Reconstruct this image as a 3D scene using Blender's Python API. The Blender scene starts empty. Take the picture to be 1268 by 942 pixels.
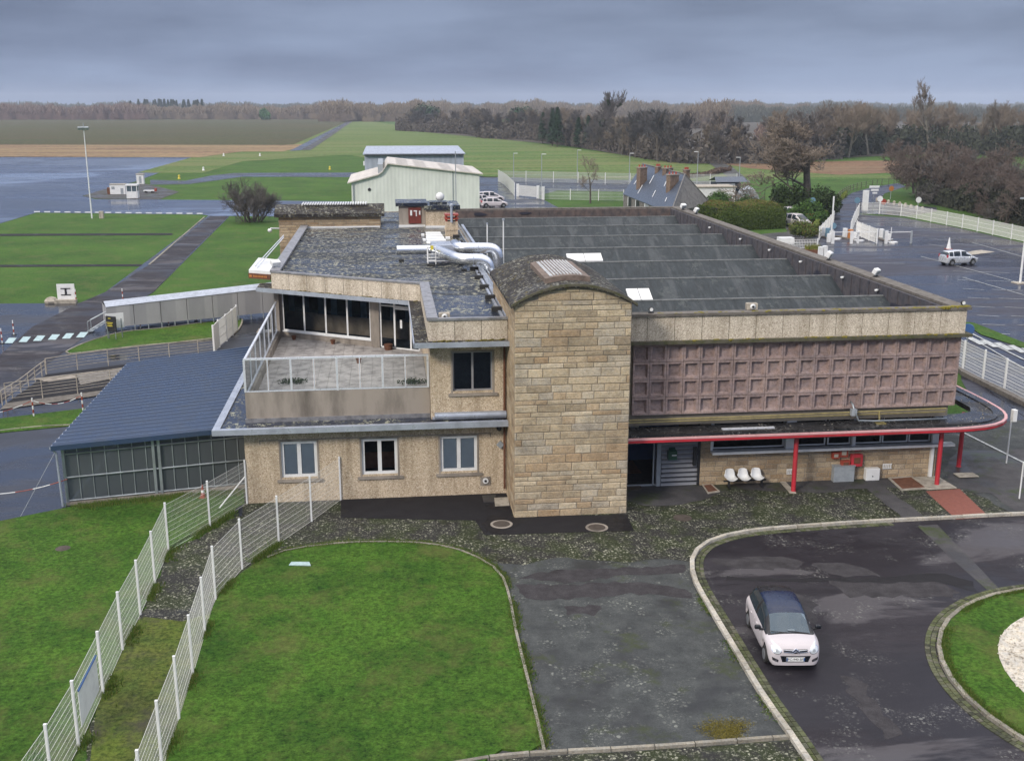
import bpy, bmesh, math, random
from mathutils import Vector, Matrix
from mathutils.geometry import tessellate_polygon
random.seed(7)
R = math.radians
SC = bpy.context.scene
COL = SC.collection
# ------------------------------------------------------------------ survey
# X runs along the terminal's facade, Y away from the viewpoint, Z up, metres.
F, CX, CY, HOR, H = 1345., 634., 471., 130., 17.
PITCH = math.atan((CY-HOR)/F); YAW = R(6.55)
FW = (math.cos(PITCH)*math.sin(YAW), math.cos(PITCH)*math.cos(YAW), -math.sin(PITCH))
RT = (math.cos(YAW), -math.sin(YAW), 0)
UP = (math.sin(PITCH)*math.sin(YAW), math.sin(PITCH)*math.cos(YAW), math.cos(PITCH))
def ray(px, py):
    x = (px-CX)/F; y = -(py-CY)/F
    return tuple(FW[i]+x*RT[i]+y*UP[i] for i in range(3))
def G(px, py, z=0.0):
    r = ray(px, py); t = (z-H)/r[2]; return (r[0]*t, r[1]*t)
def GL(pts, z=0.0): return [G(a, b, z) for a, b in pts]
def YZ(px, py, y):
    r = ray(px, py); t = y/r[1]; return (r[0]*t, H+r[2]*t)

# ------------------------------------------------------------------ meshes
class MB:
    def __init__(s): s.v = []; s.f = []; s.t = []; s.m = []; s.tone = .5; s.mi = 0
    def vert(s, *p): s.v.append(p[0] if len(p) == 1 else p); return len(s.v)-1
    def face(s, idx): s.f.append(tuple(idx)); s.t.append(s.tone); s.m.append(s.mi)
    def poly(s, pts):
        b = len(s.v); s.v += [tuple(p) for p in pts]; s.face(range(b, b+len(pts)))
    def box(s, x0, y0, z0, x1, y1, z1):
        b = len(s.v)
        s.v += [(x0,y0,z0),(x1,y0,z0),(x1,y1,z0),(x0,y1,z0),(x0,y0,z1),(x1,y0,z1),(x1,y1,z1),(x0,y1,z1)]
        for q in ((0,3,2,1),(4,5,6,7),(0,1,5,4),(1,2,6,5),(2,3,7,6),(3,0,4,7)): s.face([b+i for i in q])
        return s
    def obox(s, c, size, rz=0, rx=0, ry=0):
        b = len(s.v); M = Matrix.Rotation(rz, 3, 'Z') @ Matrix.Rotation(ry, 3, 'Y') @ Matrix.Rotation(rx, 3, 'X')
        hx, hy, hz = size[0]/2, size[1]/2, size[2]/2
        for x, y, z in ((-1,-1,-1),(1,-1,-1),(1,1,-1),(-1,1,-1),(-1,-1,1),(1,-1,1),(1,1,1),(-1,1,1)):
            p = M @ Vector((x*hx, y*hy, z*hz)) + Vector(c); s.v.append(tuple(p))
        for q in ((0,3,2,1),(4,5,6,7),(0,1,5,4),(1,2,6,5),(2,3,7,6),(3,0,4,7)): s.face([b+i for i in q])
        return s
    def sheet(s, pts, z):
        b = len(s.v); s.v += [(p[0], p[1], z) for p in pts]
        for t in tessellate_polygon([[Vector((p[0], p[1], 0)) for p in pts]]):
            a, c, d = [pts[i] for i in t]
            if (c[0]-a[0])*(d[1]-a[1])-(c[1]-a[1])*(d[0]-a[0]) < 0: t = t[::-1]
            s.face([b+i for i in t])
        return s
    def prism(s, pts, z0, z1):
        s.sheet(pts, z1); n = len(pts); b = len(s.v)
        s.v += [(p[0], p[1], z0) for p in pts] + [(p[0], p[1], z1) for p in pts]
        ar = sum(pts[i][0]*pts[(i+1)%n][1]-pts[(i+1)%n][0]*pts[i][1] for i in range(n))
        for i in range(n):
            j = (i+1) % n; q = (b+i, b+j, b+n+j, b+n+i); s.face(q if ar > 0 else q[::-1])
        k = len(s.f); s.sheet(pts, z0)
        for i in range(k, len(s.f)): s.f[i] = s.f[i][::-1]
        return s
    def tube(s, p0, p1, r0, r1=None, n=8, cap=True):
        r1 = r0 if r1 is None else r1
        p0 = Vector(p0); p1 = Vector(p1); d = p1-p0
        if d.length < 1e-6: return s
        d.normalize(); a = d.orthogonal().normalized(); c = d.cross(a); b = len(s.v)
        for p, r in ((p0, r0), (p1, r1)):
            for i in range(n):
                t = 2*math.pi*i/n; s.v.append(tuple(p+a*math.cos(t)*r+c*math.sin(t)*r))
        for i in range(n):
            j = (i+1) % n; s.face((b+i, b+j, b+n+j, b+n+i))
        if cap: s.face([b+i for i in range(n)][::-1]); s.face([b+n+i for i in range(n)])
        return s
    def pipe(s, pts, r, n=8):
        pts = [Vector(p) for p in pts]; b = len(s.v); a = None
        for k, p in enumerate(pts):
            d = (pts[min(k+1, len(pts)-1)]-pts[max(k-1, 0)]).normalized()
            a = d.orthogonal().normalized() if a is None else (a-d*a.dot(d)).normalized()
            c = d.cross(a)
            for i in range(n):
                t = 2*math.pi*i/n; s.v.append(tuple(p+a*math.cos(t)*r+c*math.sin(t)*r))
        for k in range(len(pts)-1):
            for i in range(n):
                j = (i+1) % n; s.face((b+k*n+i, b+k*n+j, b+(k+1)*n+j, b+(k+1)*n+i))
        s.face([b+i for i in range(n)][::-1]); e = b+(len(pts)-1)*n; s.face([e+i for i in range(n)])
        return s
    def lathe(s, prof, c, n=16, axis='Z'):
        b = len(s.v)
        for r, h in prof:
            for i in range(n):
                t = 2*math.pi*i/n; x, y, z = r*math.cos(t), r*math.sin(t), h
                if axis == 'Y': x, y, z = x, z, y
                if axis == 'X': x, y, z = z, x, y
                s.v.append((c[0]+x, c[1]+y, c[2]+z))
        for k in range(len(prof)-1):
            for i in range(n):
                j = (i+1) % n; s.face((b+k*n+i, b+k*n+j, b+(k+1)*n+j, b+(k+1)*n+i))
        s.face([b+i for i in range(n)][::-1]); e = b+(len(prof)-1)*n; s.face([e+i for i in range(n)])
        return s
    def build(s, name, mats, parent=None, smooth=False, bevel=0, off=None):
        if not isinstance(mats, (list, tuple)): mats = [mats]
        o = off if off is not None else (ORG.get(parent, (0,0,0)) if parent else (0,0,0))
        me = bpy.data.meshes.new(name)
        me.from_pydata([(p[0]-o[0], p[1]-o[1], p[2]-o[2]) for p in s.v], [], s.f)
        for m in mats: me.materials.append(m)
        if len(mats) > 1: me.polygons.foreach_set('material_index', s.m)
        at = me.attributes.new('tone', 'FLOAT', 'FACE'); at.data.foreach_set('value', s.t)
        if smooth: me.polygons.foreach_set('use_smooth', [True]*len(s.f))
        ob = bpy.data.objects.new(name, me); COL.objects.link(ob)
        if parent: ob.parent = parent; ORG[ob] = o
        else: ORG[ob] = (0,0,0)
        if smooth == 'auto':
            me.polygons.foreach_set('use_smooth', [True]*len(s.f))
            md = ob.modifiers.new('e', 'EDGE_SPLIT'); md.split_angle = R(40)
        if bevel:
            md = ob.modifiers.new('b', 'BEVEL'); md.width = bevel; md.segments = 2; md.limit_method = 'ANGLE'
        return ob
ORG = {}
def tag(o, label=None, cat=None, group=None, kind=None):
    for k, v in (('label', label), ('category', cat), ('group', group), ('kind', kind)):
        if v: o[k] = v
    return o
def T(name, label, cat, loc=(0,0,0), group=None, rz=0):
    o = bpy.data.objects.new(name, None); COL.objects.link(o); o.empty_display_size = .3
    o.location = loc; o.rotation_euler = (0,0,rz); ORG[o] = tuple(loc) if not rz else (0,0,0)
    return tag(o, label, cat, group)
def dup(root, loc, rz=0, label=None, scale=None):
    r = root.copy(); COL.objects.link(r); r.location = loc; r.rotation_euler = (0,0,rz)
    if scale: r.scale = scale
    if label: r['label'] = label
    for ch in list(root.children):
        c = ch.copy(); COL.objects.link(c); c.parent = r
        for g in list(ch.children):
            d = g.copy(); COL.objects.link(d); d.parent = c
    return r
def struct(name, mb, m): return tag(mb.build(name, m), kind='structure')
def wall_holes(mb, a0, a1, z0, z1, y0, y1, holes, axis='X'):
    xs = sorted({a0, a1, *[h[0] for h in holes], *[h[1] for h in holes]})
    for i in range(len(xs)-1):
        xa, xb = xs[i], xs[i+1]; xm = (xa+xb)/2
        cuts = sorted((h[2], h[3]) for h in holes if h[0] < xm < h[1]); z = z0
        for c in cuts+[(z1, z1)]:
            if c[0] > z+1e-4:
                if axis == 'X': mb.box(xa, y0, z, xb, y1, c[0])
                else: mb.box(y0, xa, z, y1, xb, c[0])
            z = c[1]
    return mb
def resample(pts, step, closed=False):
    pts = [Vector((p[0], p[1])) for p in pts]
    if closed: pts = pts+[pts[0]]
    out = []; n = len(pts); fine = []
    for i in range(n-1):
        if closed: p0, p3 = pts[(i-1) % (n-1)], pts[(i+2) % (n-1)]
        else: p0, p3 = pts[max(i-1, 0)], pts[min(i+2, n-1)]
        p1, p2 = pts[i], pts[i+1]
        for k in range(16):
            t = k/16; fine.append(.5*((2*p1)+(p2-p0)*t+(2*p0-5*p1+4*p2-p3)*t*t+(3*p1-p0-3*p2+p3)*t**3))
    fine.append(pts[-1]); acc = 0; out = [fine[0]]
    for i in range(1, len(fine)):
        acc += (fine[i]-fine[i-1]).length
        if acc >= step: out.append(fine[i]); acc = 0
    if closed: out = out[:-1] if (out[-1]-out[0]).length < step*.5 else out
    else:
        if (out[-1]-fine[-1]).length > step*.4: out.append(fine[-1])
    return [(p.x, p.y) for p in out]
def offset(pts, d, closed=False):
    out = []; n = len(pts)
    for i in range(n):
        a = Vector(pts[(i-1) % n] if closed else pts[max(i-1, 0)]); b = Vector(pts[(i+1) % n] if closed else pts[min(i+1, n-1)])
        t = (b-a).normalized(); out.append((pts[i][0]-t.y*d, pts[i][1]+t.x*d))
    return out
def kerb(name, pts, w, z0, z1, m, gap=.015, closed=False, side=0):
    A = offset(pts, side*w, closed); B = offset(pts, (side+1)*w, closed); mb = MB(); n = len(pts)
    for i in range(n if closed else n-1):
        j = (i+1) % n; mb.tone = random.random()
        a, b, c, d = [Vector(q) for q in (A[i], A[j], B[j], B[i])]
        g = gap/max((b-a).length, .1)
        a2, b2, c2, d2 = a.lerp(b, g), b.lerp(a, g), c.lerp(d, g), d.lerp(c, g)
        mb.prism([a2, b2, c2, d2], z0, z1+random.uniform(-.006, .006))
    return struct(name, mb, m)

# ------------------------------------------------------------------ materials
class NT:
    def __init__(s, name):
        s.mat = bpy.data.materials.new(name); s.mat.use_nodes = True
        s.n = s.mat.node_tree.nodes; s.l = s.mat.node_tree.links
        s.b = s.n['Principled BSDF']; s.out = s.n['Material Output']; s._c = None
    def new(s, t, **k):
        n = s.n.new(t)
        for a, b in k.items(): setattr(n, a, b)
        return n
    def co(s, scale=(1,1,1), src='Object', rot=(0,0,0)):
        if s._c is None: s._c = s.new('ShaderNodeTexCoord')
        m = s.new('ShaderNodeMapping'); m.inputs['Scale'].default_value = scale; m.inputs['Rotation'].default_value = rot
        s.l.new(s._c.outputs[src], m.inputs[0]); return m.outputs[0]
    def world(s, scale=(1,1,1), rot=(0,0,0)):
        g = s.new('ShaderNodeNewGeometry'); m = s.new('ShaderNodeMapping'); m.inputs['Scale'].default_value = scale; m.inputs['Rotation'].default_value = rot
        s.l.new(g.outputs['Position'], m.inputs[0]); return m.outputs[0]
    def noise(s, sc, vec, det=4, rough=.55, dist=0):
        n = s.new('ShaderNodeTexNoise'); n.inputs['Scale'].default_value = sc; n.inputs['Detail'].default_value = det
        n.inputs['Roughness'].default_value = rough; n.inputs['Distortion'].default_value = dist
        s.l.new(vec, n.inputs['Vector']); return n.outputs['Fac']
    def vor(s, sc, vec, out='Distance', feature='F1'):
        n = s.new('ShaderNodeTexVoronoi'); n.feature = feature; n.inputs['Scale'].default_value = sc; s.l.new(vec, n.inputs['Vector']); return n.outputs[out]
    def ramp(s, fac, stops, interp='LINEAR'):
        n = s.new('ShaderNodeValToRGB'); cr = n.color_ramp; cr.interpolation = interp
        while len(cr.elements) < len(stops): cr.elements.new(.5)
        for e, (p, c) in zip(cr.elements, stops):
            e.position = p; e.color = (c, c, c, 1) if not isinstance(c, (tuple, list)) else (*c[:3], 1)
        s.l.new(fac, n.inputs[0]); return n.outputs[0]
    def mix(s, fac, a, b, mode='MIX'):
        n = s.new('ShaderNodeMix'); n.data_type = 'RGBA'; n.blend_type = mode
        for i, q in ((0, fac), (6, a), (7, b)):
            if isinstance(q, bpy.types.NodeSocket): s.l.new(q, n.inputs[i])
            elif i == 0: n.inputs[0].default_value = q
            else: n.inputs[i].default_value = (*q[:3], 1) if isinstance(q, (tuple, list)) else (q, q, q, 1)
        return n.outputs[2]
    def math(s, op, a, b=0.):
        n = s.new('ShaderNodeMath', operation=op)
        for i, q in enumerate((a, b)):
            if isinstance(q, bpy.types.NodeSocket): s.l.new(q, n.inputs[i])
            else: n.inputs[i].default_value = q
        return n.outputs[0]
    def tone(s):
        n = s.new('ShaderNodeAttribute'); n.attribute_name = 'tone'; return n.outputs['Fac']
    def bump(s, h, dist=.01, st=1.):
        n = s.new('ShaderNodeBump'); n.inputs['Distance'].default_value = dist; n.inputs['Strength'].default_value = st
        s.l.new(h, n.inputs['Height']); s.l.new(n.outputs[0], s.b.inputs['Normal'])
    def fin(s, col=None, rough=None, metal=0, spec=None):
        if col is not None:
            if isinstance(col, bpy.types.NodeSocket): s.l.new(col, s.b.inputs['Base Color'])
            else: s.b.inputs['Base Color'].default_value = (*col, 1)
        if rough is not None:
            if isinstance(rough, bpy.types.NodeSocket): s.l.new(rough, s.b.inputs['Roughness'])
            else: s.b.inputs['Roughness'].default_value = rough
        s.b.inputs['Metallic'].default_value = metal
        if spec is not None: s.b.inputs['Specular IOR Level'].default_value = spec
        return s.mat
def paint(name, c, rough=.45, metal=0, var=.25, sc=3., bump=.0, dirt=None, streak=False):
    n = NT(name); v = n.world((1,1,.25) if streak else (1,1,1))
    f = n.noise(sc, v, 5, .6)
    d = dirt or tuple(x*.45 for x in c)
    col = n.mix(n.ramp(f, [(.42, var*.2), (.72, var*1.6 if var < .6 else 1)]), c, d)
    rg = n.ramp(n.noise(sc*2, v), [(.3, max(rough-.08, .03)), (.7, min(rough+.12, 1))])
    if bump: n.bump(n.noise(sc*10, v), bump)
    return n.fin(col, rg, metal)
def grassm(name, a, b, c, bare=(.16,.13,.06), yb=.0, big=.12, stripe=False, bump=.05, hi=1.):
    n = NT(name); w = n.world()
    f1 = n.noise(big, w, 3, .6); f2 = n.noise(1.3, w, 4, .65); f3 = n.noise(6.5*hi, n.world((1,1,1)), 8, .85)
    col = n.mix(n.ramp(f1, [(.35, 0), (.65, 1)]), a, b)
    col = n.mix(n.ramp(f2, [(.35, 0), (.75, .6)]), col, c)
    col = n.mix(n.ramp(f3, [(.36, .0), (.66, 1)]), n.mix(1., col, (.2,.26,.24), 'MULTIPLY'), n.mix(1., col, (2.1,1.8,1.9), 'MULTIPLY'))
    if stripe:
        s = n.noise(1., n.world((.012,.11,.1), rot=(0,0,stripe)), 4, .6)
        col = n.mix(n.ramp(s, [(.42, 0), (.62, .75)]), col, bare)
    elif yb:
        s = n.noise(.45, n.world(rot=(0,0,1)), 5, .7); col = n.mix(n.ramp(s, [(.5, 0), (.72, yb)]), col, bare)
    n.bump(f3, bump)
    return n.fin(col, .9, spec=.15)
def asph(name, base, patch, dark=None, rough=(.35,.85), wet=.5, speck=0, speckc=(.35,.36,.3), moss=0, mossc=(.035,.05,.012), sc=.35, crack=True, str_=(1,1,1), rot=0., spsc=8., dry=None, spec=.5):
    n = NT(name); w = n.world(); wa = n.world(str_, rot=(0,0,rot))
    f1 = n.noise(sc, wa, 6, .62, .3); f2 = n.noise(sc*4.3, wa, 5, .65); g = n.noise(26, w, 4, .85)
    wetm = n.ramp(f1, [(wet-.06, 0), (wet+.05, 1)])           # 1 = dry
    dark = dark or tuple(x*.55 for x in base)
    col = n.mix(n.ramp(f2, [(.35, 0), (.7, 1)]), base, patch)
    col = n.mix(wetm, n.mix(.65, col, dark), col)
    col = n.mix(n.ramp(g, [(.3, .8), (.62, 0.)]), col, n.mix(1., col, (.3,.3,.32), 'MULTIPLY'))
    if dry:
        dn = n.noise(sc*.9, n.world(str_, rot=(0,0,rot+.4)), 7, .62, .6); col = n.mix(n.ramp(dn, [(.555, 0), (.60, .8)]), col, dry)
    if moss:
        m = n.noise(sc*1.7, n.world(rot=(0,0,.7)), 6, .7); col = n.mix(n.ramp(m, [(.62-moss*.3, 0), (.74-moss*.3, .85)]), col, mossc)
    if speck:
        vd = n.vor(spsc, n.world(), 'Distance'); vc = n.vor(spsc, n.world(), 'Color')
        rnd = n.new('ShaderNodeSeparateColor'); n.l.new(vc, rnd.inputs[0])
        sz = n.math('MULTIPLY', n.math('POWER', rnd.outputs[0], 2.5), .5)
        den = n.ramp(n.noise(sc*2.2, n.world(rot=(0,0,2)), 4, .6), [(.58-speck*.3, 0), (.66-speck*.1, 1)])
        dt = n.math('MULTIPLY', n.math('LESS_THAN', n.math('ADD', vd, n.math('MULTIPLY', n.noise(30, w, 2), .25)), n.math('ADD', sz, .1)), den)
        fine = n.math('MULTIPLY', n.ramp(n.noise(11, w, 6, .8), [(.54, 0), (.6, 1)]), den)
        col = n.mix(n.math('MULTIPLY', n.math('MAXIMUM', dt, n.math('MULTIPLY', fine, .75)), .85), col, speckc)
    if crack:
        cd = n.vor(.28, n.world((1,1,1), rot=(0,0,.3)), 'Distance', 'DISTANCE_TO_EDGE')
        col = n.mix(n.ramp(cd, [(.0, .6), (.012, 0)]), col, tuple(x*.3 for x in base))
    rg = n.mix(wetm, rough[0], rough[1])
    n.bump(n.mix(wetm, n.math('MULTIPLY', g, .15), g), .006, .8)
    return n.fin(col, rg, spec=spec)
def stonem(name, cols, sc=1., bst=.9):
    n = NT(name); w = n.world(); t = n.tone()
    k = len(cols)
    col = n.ramp(t, [(i/(k-1), c) for i, c in enumerate(cols)])
    f = n.noise(5*sc, n.world((1,1,1.8)), 6, .65, .4); col = n.mix(n.ramp(f, [(.35, .0), (.75, .8)]), col, n.mix(1., col, (1.25,1.12,.93), 'MULTIPLY'))
    g = n.noise(1.2, w, 6, .65); col = n.mix(n.ramp(g, [(.42, 0), (.75, .7)]), col, n.mix(1., col, (.4,.41,.43), 'MULTIPLY'))
    h = n.noise(16*sc, w, 5, .7); col = n.mix(n.ramp(h, [(.3, .75), (.55, 0)]), col, n.mix(1., col, (.5,.46,.4), 'MULTIPLY'))
    n.bump(n.math('ADD', n.noise(6, w, 6, .7), n.math('MULTIPLY', h, .6)), .05, bst)
    return n.fin(col, .9, spec=.2)
def pebble(name, base, light, dark):
    n = NT(name); w = n.world()
    v = n.vor(34, w, 'Color'); s = n.new('ShaderNodeSeparateColor'); n.l.new(v, s.inputs[0])
    col = n.ramp(s.outputs[0], [(0, dark), (.3, base), (.72, base), (1, light)])
    g = n.noise(1.1, n.world((1.6,1.6,.14)), 7, .68); col = n.mix(n.ramp(g, [(.44, 0), (.68, .75)]), col, n.mix(1., col, (.5,.47,.42), 'MULTIPLY'))
    g2 = n.noise(9, w, 4, .7); col = n.mix(n.ramp(g2, [(.3, .5), (.6, 0)]), col, n.mix(1., col, (.6,.58,.52), 'MULTIPLY'))
    n.bump(n.vor(34, w), .012, .9); return n.fin(col, .9, spec=.2)
def felt(name, base, lichen, amt, wet=.5, streak=(1,1,1), yel=0, rough=(.12,.8), fsc=7.):
    n = NT(name); w = n.world(); ws = n.world(streak)
    f = n.noise(.55, ws, 5, .6, .4); wetm = n.ramp(f, [(wet-.05, 0), (wet+.06, 1)])
    col = n.mix(n.ramp(n.noise(3, ws, 5), [(.35, 0), (.7, 1)]), base, tuple(x*1.7 for x in base))
    den = n.ramp(n.noise(.8, n.world(rot=(0,0,1.3)), 4, .6), [(.52-amt*.3, 0), (.7-amt*.2, 1)])
    sp = n.ramp(n.noise(fsc, n.world((1,.62,1)), 6, .8), [(.53, 0), (.57, 1)])
    k = n.math('MULTIPLY', n.math('MULTIPLY', sp, den), .85)
    col = n.mix(k, col, lichen)
    if yel:
        y = n.ramp(n.noise(5, n.world(rot=(1,0,2)), 6, .75), [(.6-.1*yel, 0), (.66, .9)]); col = n.mix(y, col, (.17,.14,.025))
    rg = n.mix(n.math('MAXIMUM', wetm, k), rough[0], rough[1])
    n.bump(n.math('ADD', n.noise(40, w, 3), n.math('MULTIPLY', sp, 1.)), .006, .6)
    return n.fin(col, rg, spec=.32)
def corru(name, c, axis='X', pitch=.3, rough=.4, metal=0., depth=.03, lines=.25):
    n = NT(name); s = {'X': 0, 'Y': 1, 'Z': 2}[axis]; w = n.world()
    sp = n.new('ShaderNodeSeparateXYZ'); n.l.new(w, sp.inputs[0])
    u = n.math('SINE', n.math('MULTIPLY', sp.outputs[s], 2*math.pi/pitch))
    col = n.mix(n.ramp(n.noise(.6, n.world((1,1,.4)), 5, .65), [(.4, 0), (.75, .5)]), c, tuple(x*.6 for x in c))
    col = n.mix(n.ramp(u, [(-1+1, lines), (.35, 0)]), col, n.mix(1., col, (.5,.52,.55), 'MULTIPLY'))
    n.bump(u, depth, 1.); return n.fin(col, rough, metal)
def glassm(name, tint=(.02,.03,.045), trans=.35, rough=.04, fr=1.45):
    n = NT(name); n.n.remove(n.b)
    tr = n.new('ShaderNodeBsdfTransparent'); tr.inputs[0].default_value = (.82,.86,.88,1)
    df = n.new('ShaderNodeBsdfPrincipled'); df.inputs['Base Color'].default_value = (*tint, 1); df.inputs['Roughness'].default_value = rough
    df.inputs['IOR'].default_value = fr; mx = n.new('ShaderNodeMixShader')
    lw = n.new('ShaderNodeLayerWeight'); lw.inputs[0].default_value = .3
    k = n.math('MULTIPLY', n.math('SUBTRACT', 1., lw.outputs['Fresnel']), trans)
    n.l.new(k, mx.inputs[0]); n.l.new(df.outputs[0], mx.inputs[1]); n.l.new(tr.outputs[0], mx.inputs[2]); n.l.new(mx.outputs[0], n.out.inputs[0])
    return n.mat
def leafm(name, a, b, c=None):
    n = NT(name); t = n.tone(); col = n.ramp(t, [(0, a), (.55, b), (1, c or tuple(x*1.4 for x in b))]); return n.fin(col, .8, spec=.15)

M = {}
M['grass'] = grassm('grass_lush', (.045,.115,.016), (.024,.072,.012), (.065,.125,.024), bare=(.13,.11,.05), yb=.45)
M['lawn'] = grassm('lawn', (.044,.115,.012), (.020,.068,.007), (.064,.128,.018), bare=(.12,.115,.04), yb=.6, big=.25)
M['moss_grass'] = grassm('mossy_grass', (.07,.12,.018), (.045,.075,.02), (.13,.14,.035), bare=(.06,.055,.045), yb=1., big=.3)
M['field'] = grassm('field', (.075,.145,.035), (.045,.115,.02), (.10,.16,.045), bare=(.17,.17,.075), stripe=.18, big=.012, hi=.1, bump=.3)
M['far_field'] = grassm('far_field', (.05,.07,.025), (.035,.06,.022), (.075,.07,.035), bare=(.085,.06,.035), stripe=.02, big=.006, hi=.05, bump=.3)
M['tan_field'] = grassm('tan_field', (.15,.11,.065), (.24,.18,.10), (.12,.08,.055), bare=(.28,.22,.12), stripe=.03, big=.01, hi=.05, bump=.3)
M['heath'] = grassm('heath', (.13,.075,.055), (.17,.10,.06), (.12,.10,.05), bare=(.2,.15,.09), stripe=.02, big=.02, hi=.08, bump=.3)
M['apron'] = asph('wet_apron_sky_blue', (.012,.024,.06), (.08,.12,.22), dark=(.005,.012,.036), rough=(.08,.42), wet=.5, sc=.012, crack=False, str_=(.8,1.6,1), rot=.5, dry=(.13,.18,.29))  # blue the wet surface would reflect is painted into these colours
M['taxi'] = asph('taxiway_asphalt', (.018,.022,.036), (.04,.046,.065), rough=(.12,.5), wet=.52, sc=.12, crack=False, str_=(.6,1.4,1), spec=.4)
M['road'] = asph('purple_road', (.024,.021,.027), (.045,.04,.048), dark=(.010,.009,.014), rough=(.45,.8), wet=.5, speck=.2, speckc=(.17,.17,.16), sc=.22, str_=(.5,1.25,1), crack=False, dry=(.075,.07,.077), spec=.25)
M['forecourt'] = asph('lichen_forecourt', (.045,.050,.052), (.085,.092,.092), dark=(.02,.022,.026), rough=(.5,.85), wet=.44, moss=.2, mossc=(.035,.045,.015), speck=.32, speckc=(.2,.21,.19), sc=.35, crack=False, spsc=7, spec=.3)
M['speckled'] = asph('speckled_asphalt', (.022,.022,.021), (.035,.034,.032), dark=(.012,.012,.012), rough=(.5,.85), wet=.42, moss=.6, mossc=(.022,.03,.009), speck=1.0, speckc=(.33,.33,.26), sc=.4, crack=False, spsc=9, spec=.25)
M['new_asph'] = asph('newer_asphalt', (.014,.013,.016), (.021,.02,.023), rough=(.5,.8), wet=.4, crack=False, spec=.25)
M['pavement'] = asph('worn_pavement', (.06,.058,.062), (.10,.096,.10), dark=(.028,.028,.03), rough=(.4,.8), wet=.46, moss=.35, sc=.3, spec=.3, crack=False)
M['parking'] = asph('parking_asphalt', (.018,.017,.03), (.042,.042,.065), dark=(.008,.009,.02), rough=(.2,.6), wet=.53, sc=.09, crack=False, str_=(.45,1.8,1), rot=-.3, spec=.45)
M['kerbstone'] = stonem('kerb_granite', [(.20,.195,.175),(.33,.32,.29),(.26,.25,.22)])
M['cobble'] = stonem('cobble', [(.06,.065,.05),(.10,.12,.06),(.14,.14,.12)])
M['stone'] = stonem('ashlar', [(.33,.28,.21),(.46,.39,.285),(.56,.485,.365),(.40,.30,.20),(.50,.43,.32),(.42,.385,.33),(.60,.53,.41)])
M['stone2'] = stonem('wall_ashlar', [(.28,.22,.16),(.38,.31,.22),(.46,.38,.28),(.32,.24,.16),(.42,.36,.28)])
M['mortar'] = paint('mortar', (.24,.21,.17), .9, bump=.01)
M['pebble'] = pebble('pebbledash', (.58,.475,.35), (.80,.71,.58), (.30,.22,.155))
M['pebblep'] = pebble('pebble_fascia', (.60,.53,.44), (.82,.76,.66), (.32,.26,.21))
M['pinkconc'] = stonem('pink_precast', [(.26,.205,.21),(.33,.265,.266),(.295,.232,.236)], .5, .12)
M['conc'] = paint('stained_concrete', (.33,.29,.25), .85, var=.7, sc=1.3, bump=.006, dirt=(.12,.105,.09), streak=True)
M['mossconc'] = paint('mossy_concrete', (.10,.09,.07), .9, var=.9, sc=3, bump=.02, dirt=(.05,.055,.015))
M['felt'] = felt('roof_felt_lichen', (.011,.015,.023), (.34,.33,.25), 1.05, .5, (.5,1.2,1), rough=(.07,.75), fsc=4.2)
M['felt_wet'] = felt('roof_felt_wet', (.014,.018,.03), (.38,.38,.28), .55, .58, (.5,1.6,1), rough=(.05,.5), fsc=4.)
M['felt_moss'] = felt('roof_felt_mossy', (.016,.014,.015), (.34,.34,.29), .55, .4, yel=.3, rough=(.6,.9), fsc=6)
M['shed'] = felt('shed_felt', (.019,.024,.028), (.07,.08,.08), .3, .42, (2.2,.25,1), rough=(.4,.7), fsc=3)
M['shed_front'] = felt('shed_felt_old', (.035,.038,.042), (.26,.26,.2), 1.1, .42, yel=.5, rough=(.4,.8), fsc=3.5)
M['canopy_felt'] = felt('canopy_felt', (.016,.016,.018), (.2,.2,.2), .25, .5, rough=(.14,.6))
M['zinc'] = paint('zinc', (.42,.46,.54), .32, .3, var=.4, sc=2.)
M['alu'] = paint('aluminium', (.66,.69,.75), .3, .25, var=.12)
M['duct'] = paint('duct_metal', (.7,.72,.75), .2, .85, var=.05, sc=.6)
M['white'] = paint('white_paint', (.72,.73,.74), .45, var=.2, sc=2)
M['whitewire'] = paint('white_wire', (.74,.74,.72), .5, var=.1)
M['grey'] = paint('grey_paint', (.30,.33,.36), .5, var=.3)
M['steel'] = paint('galvanised_steel', (.38,.42,.45), .42, .6, var=.5, sc=1.5)
M['red'] = paint('red_paint', (.52,.03,.05), .38, var=.7, sc=1.2, dirt=(.24,.03,.03), streak=True)
M['redor'] = paint('red_box', (.33,.055,.03), .45, var=.5)
M['pink'] = paint('pink_edge', (.62,.35,.36), .5)
M['dark'] = paint('dark_room', (.018,.018,.022), .8)
M['black'] = paint('black_plastic', (.015,.015,.018), .5)
M['rubber'] = paint('rubber', (.02,.02,.02), .8)
M['yellowp'] = paint('yellow_pipe', (.30,.25,.10), .6, var=.8)
M['rust'] = paint('rust', (.16,.065,.035), .9, var=.5, bump=.01)
M['oxide'] = paint('red_oxide_paving', (.21,.07,.05), .85, var=.25, sc=5, bump=.01, dirt=(.12,.05,.04))
M['line'] = paint('road_paint', (.5,.52,.52), .6, var=.8, sc=4, dirt=(.16,.17,.18))
M['linew'] = paint('road_paint_blue', (.42,.56,.58), .5, var=.5, sc=4)
M['glass'] = glassm('window_glass', (.014,.024,.04), .97)
M['glassl'] = glassm('light_glass', (.10,.14,.17), .25)
M['screen'] = glassm('windscreen', (.13,.175,.22), .45, .04)
M['glassb'] = glassm('clear_window_glass', (.02,.03,.04), .99)
M['railglass'] = glassm('rail_glass', (.14,.16,.17), .8)
M['poly'] = glassm('polycarbonate', (.10,.115,.125), .3, .3)
M['blind'] = paint('blind', (.72,.75,.78), .7, var=.1)
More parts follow.
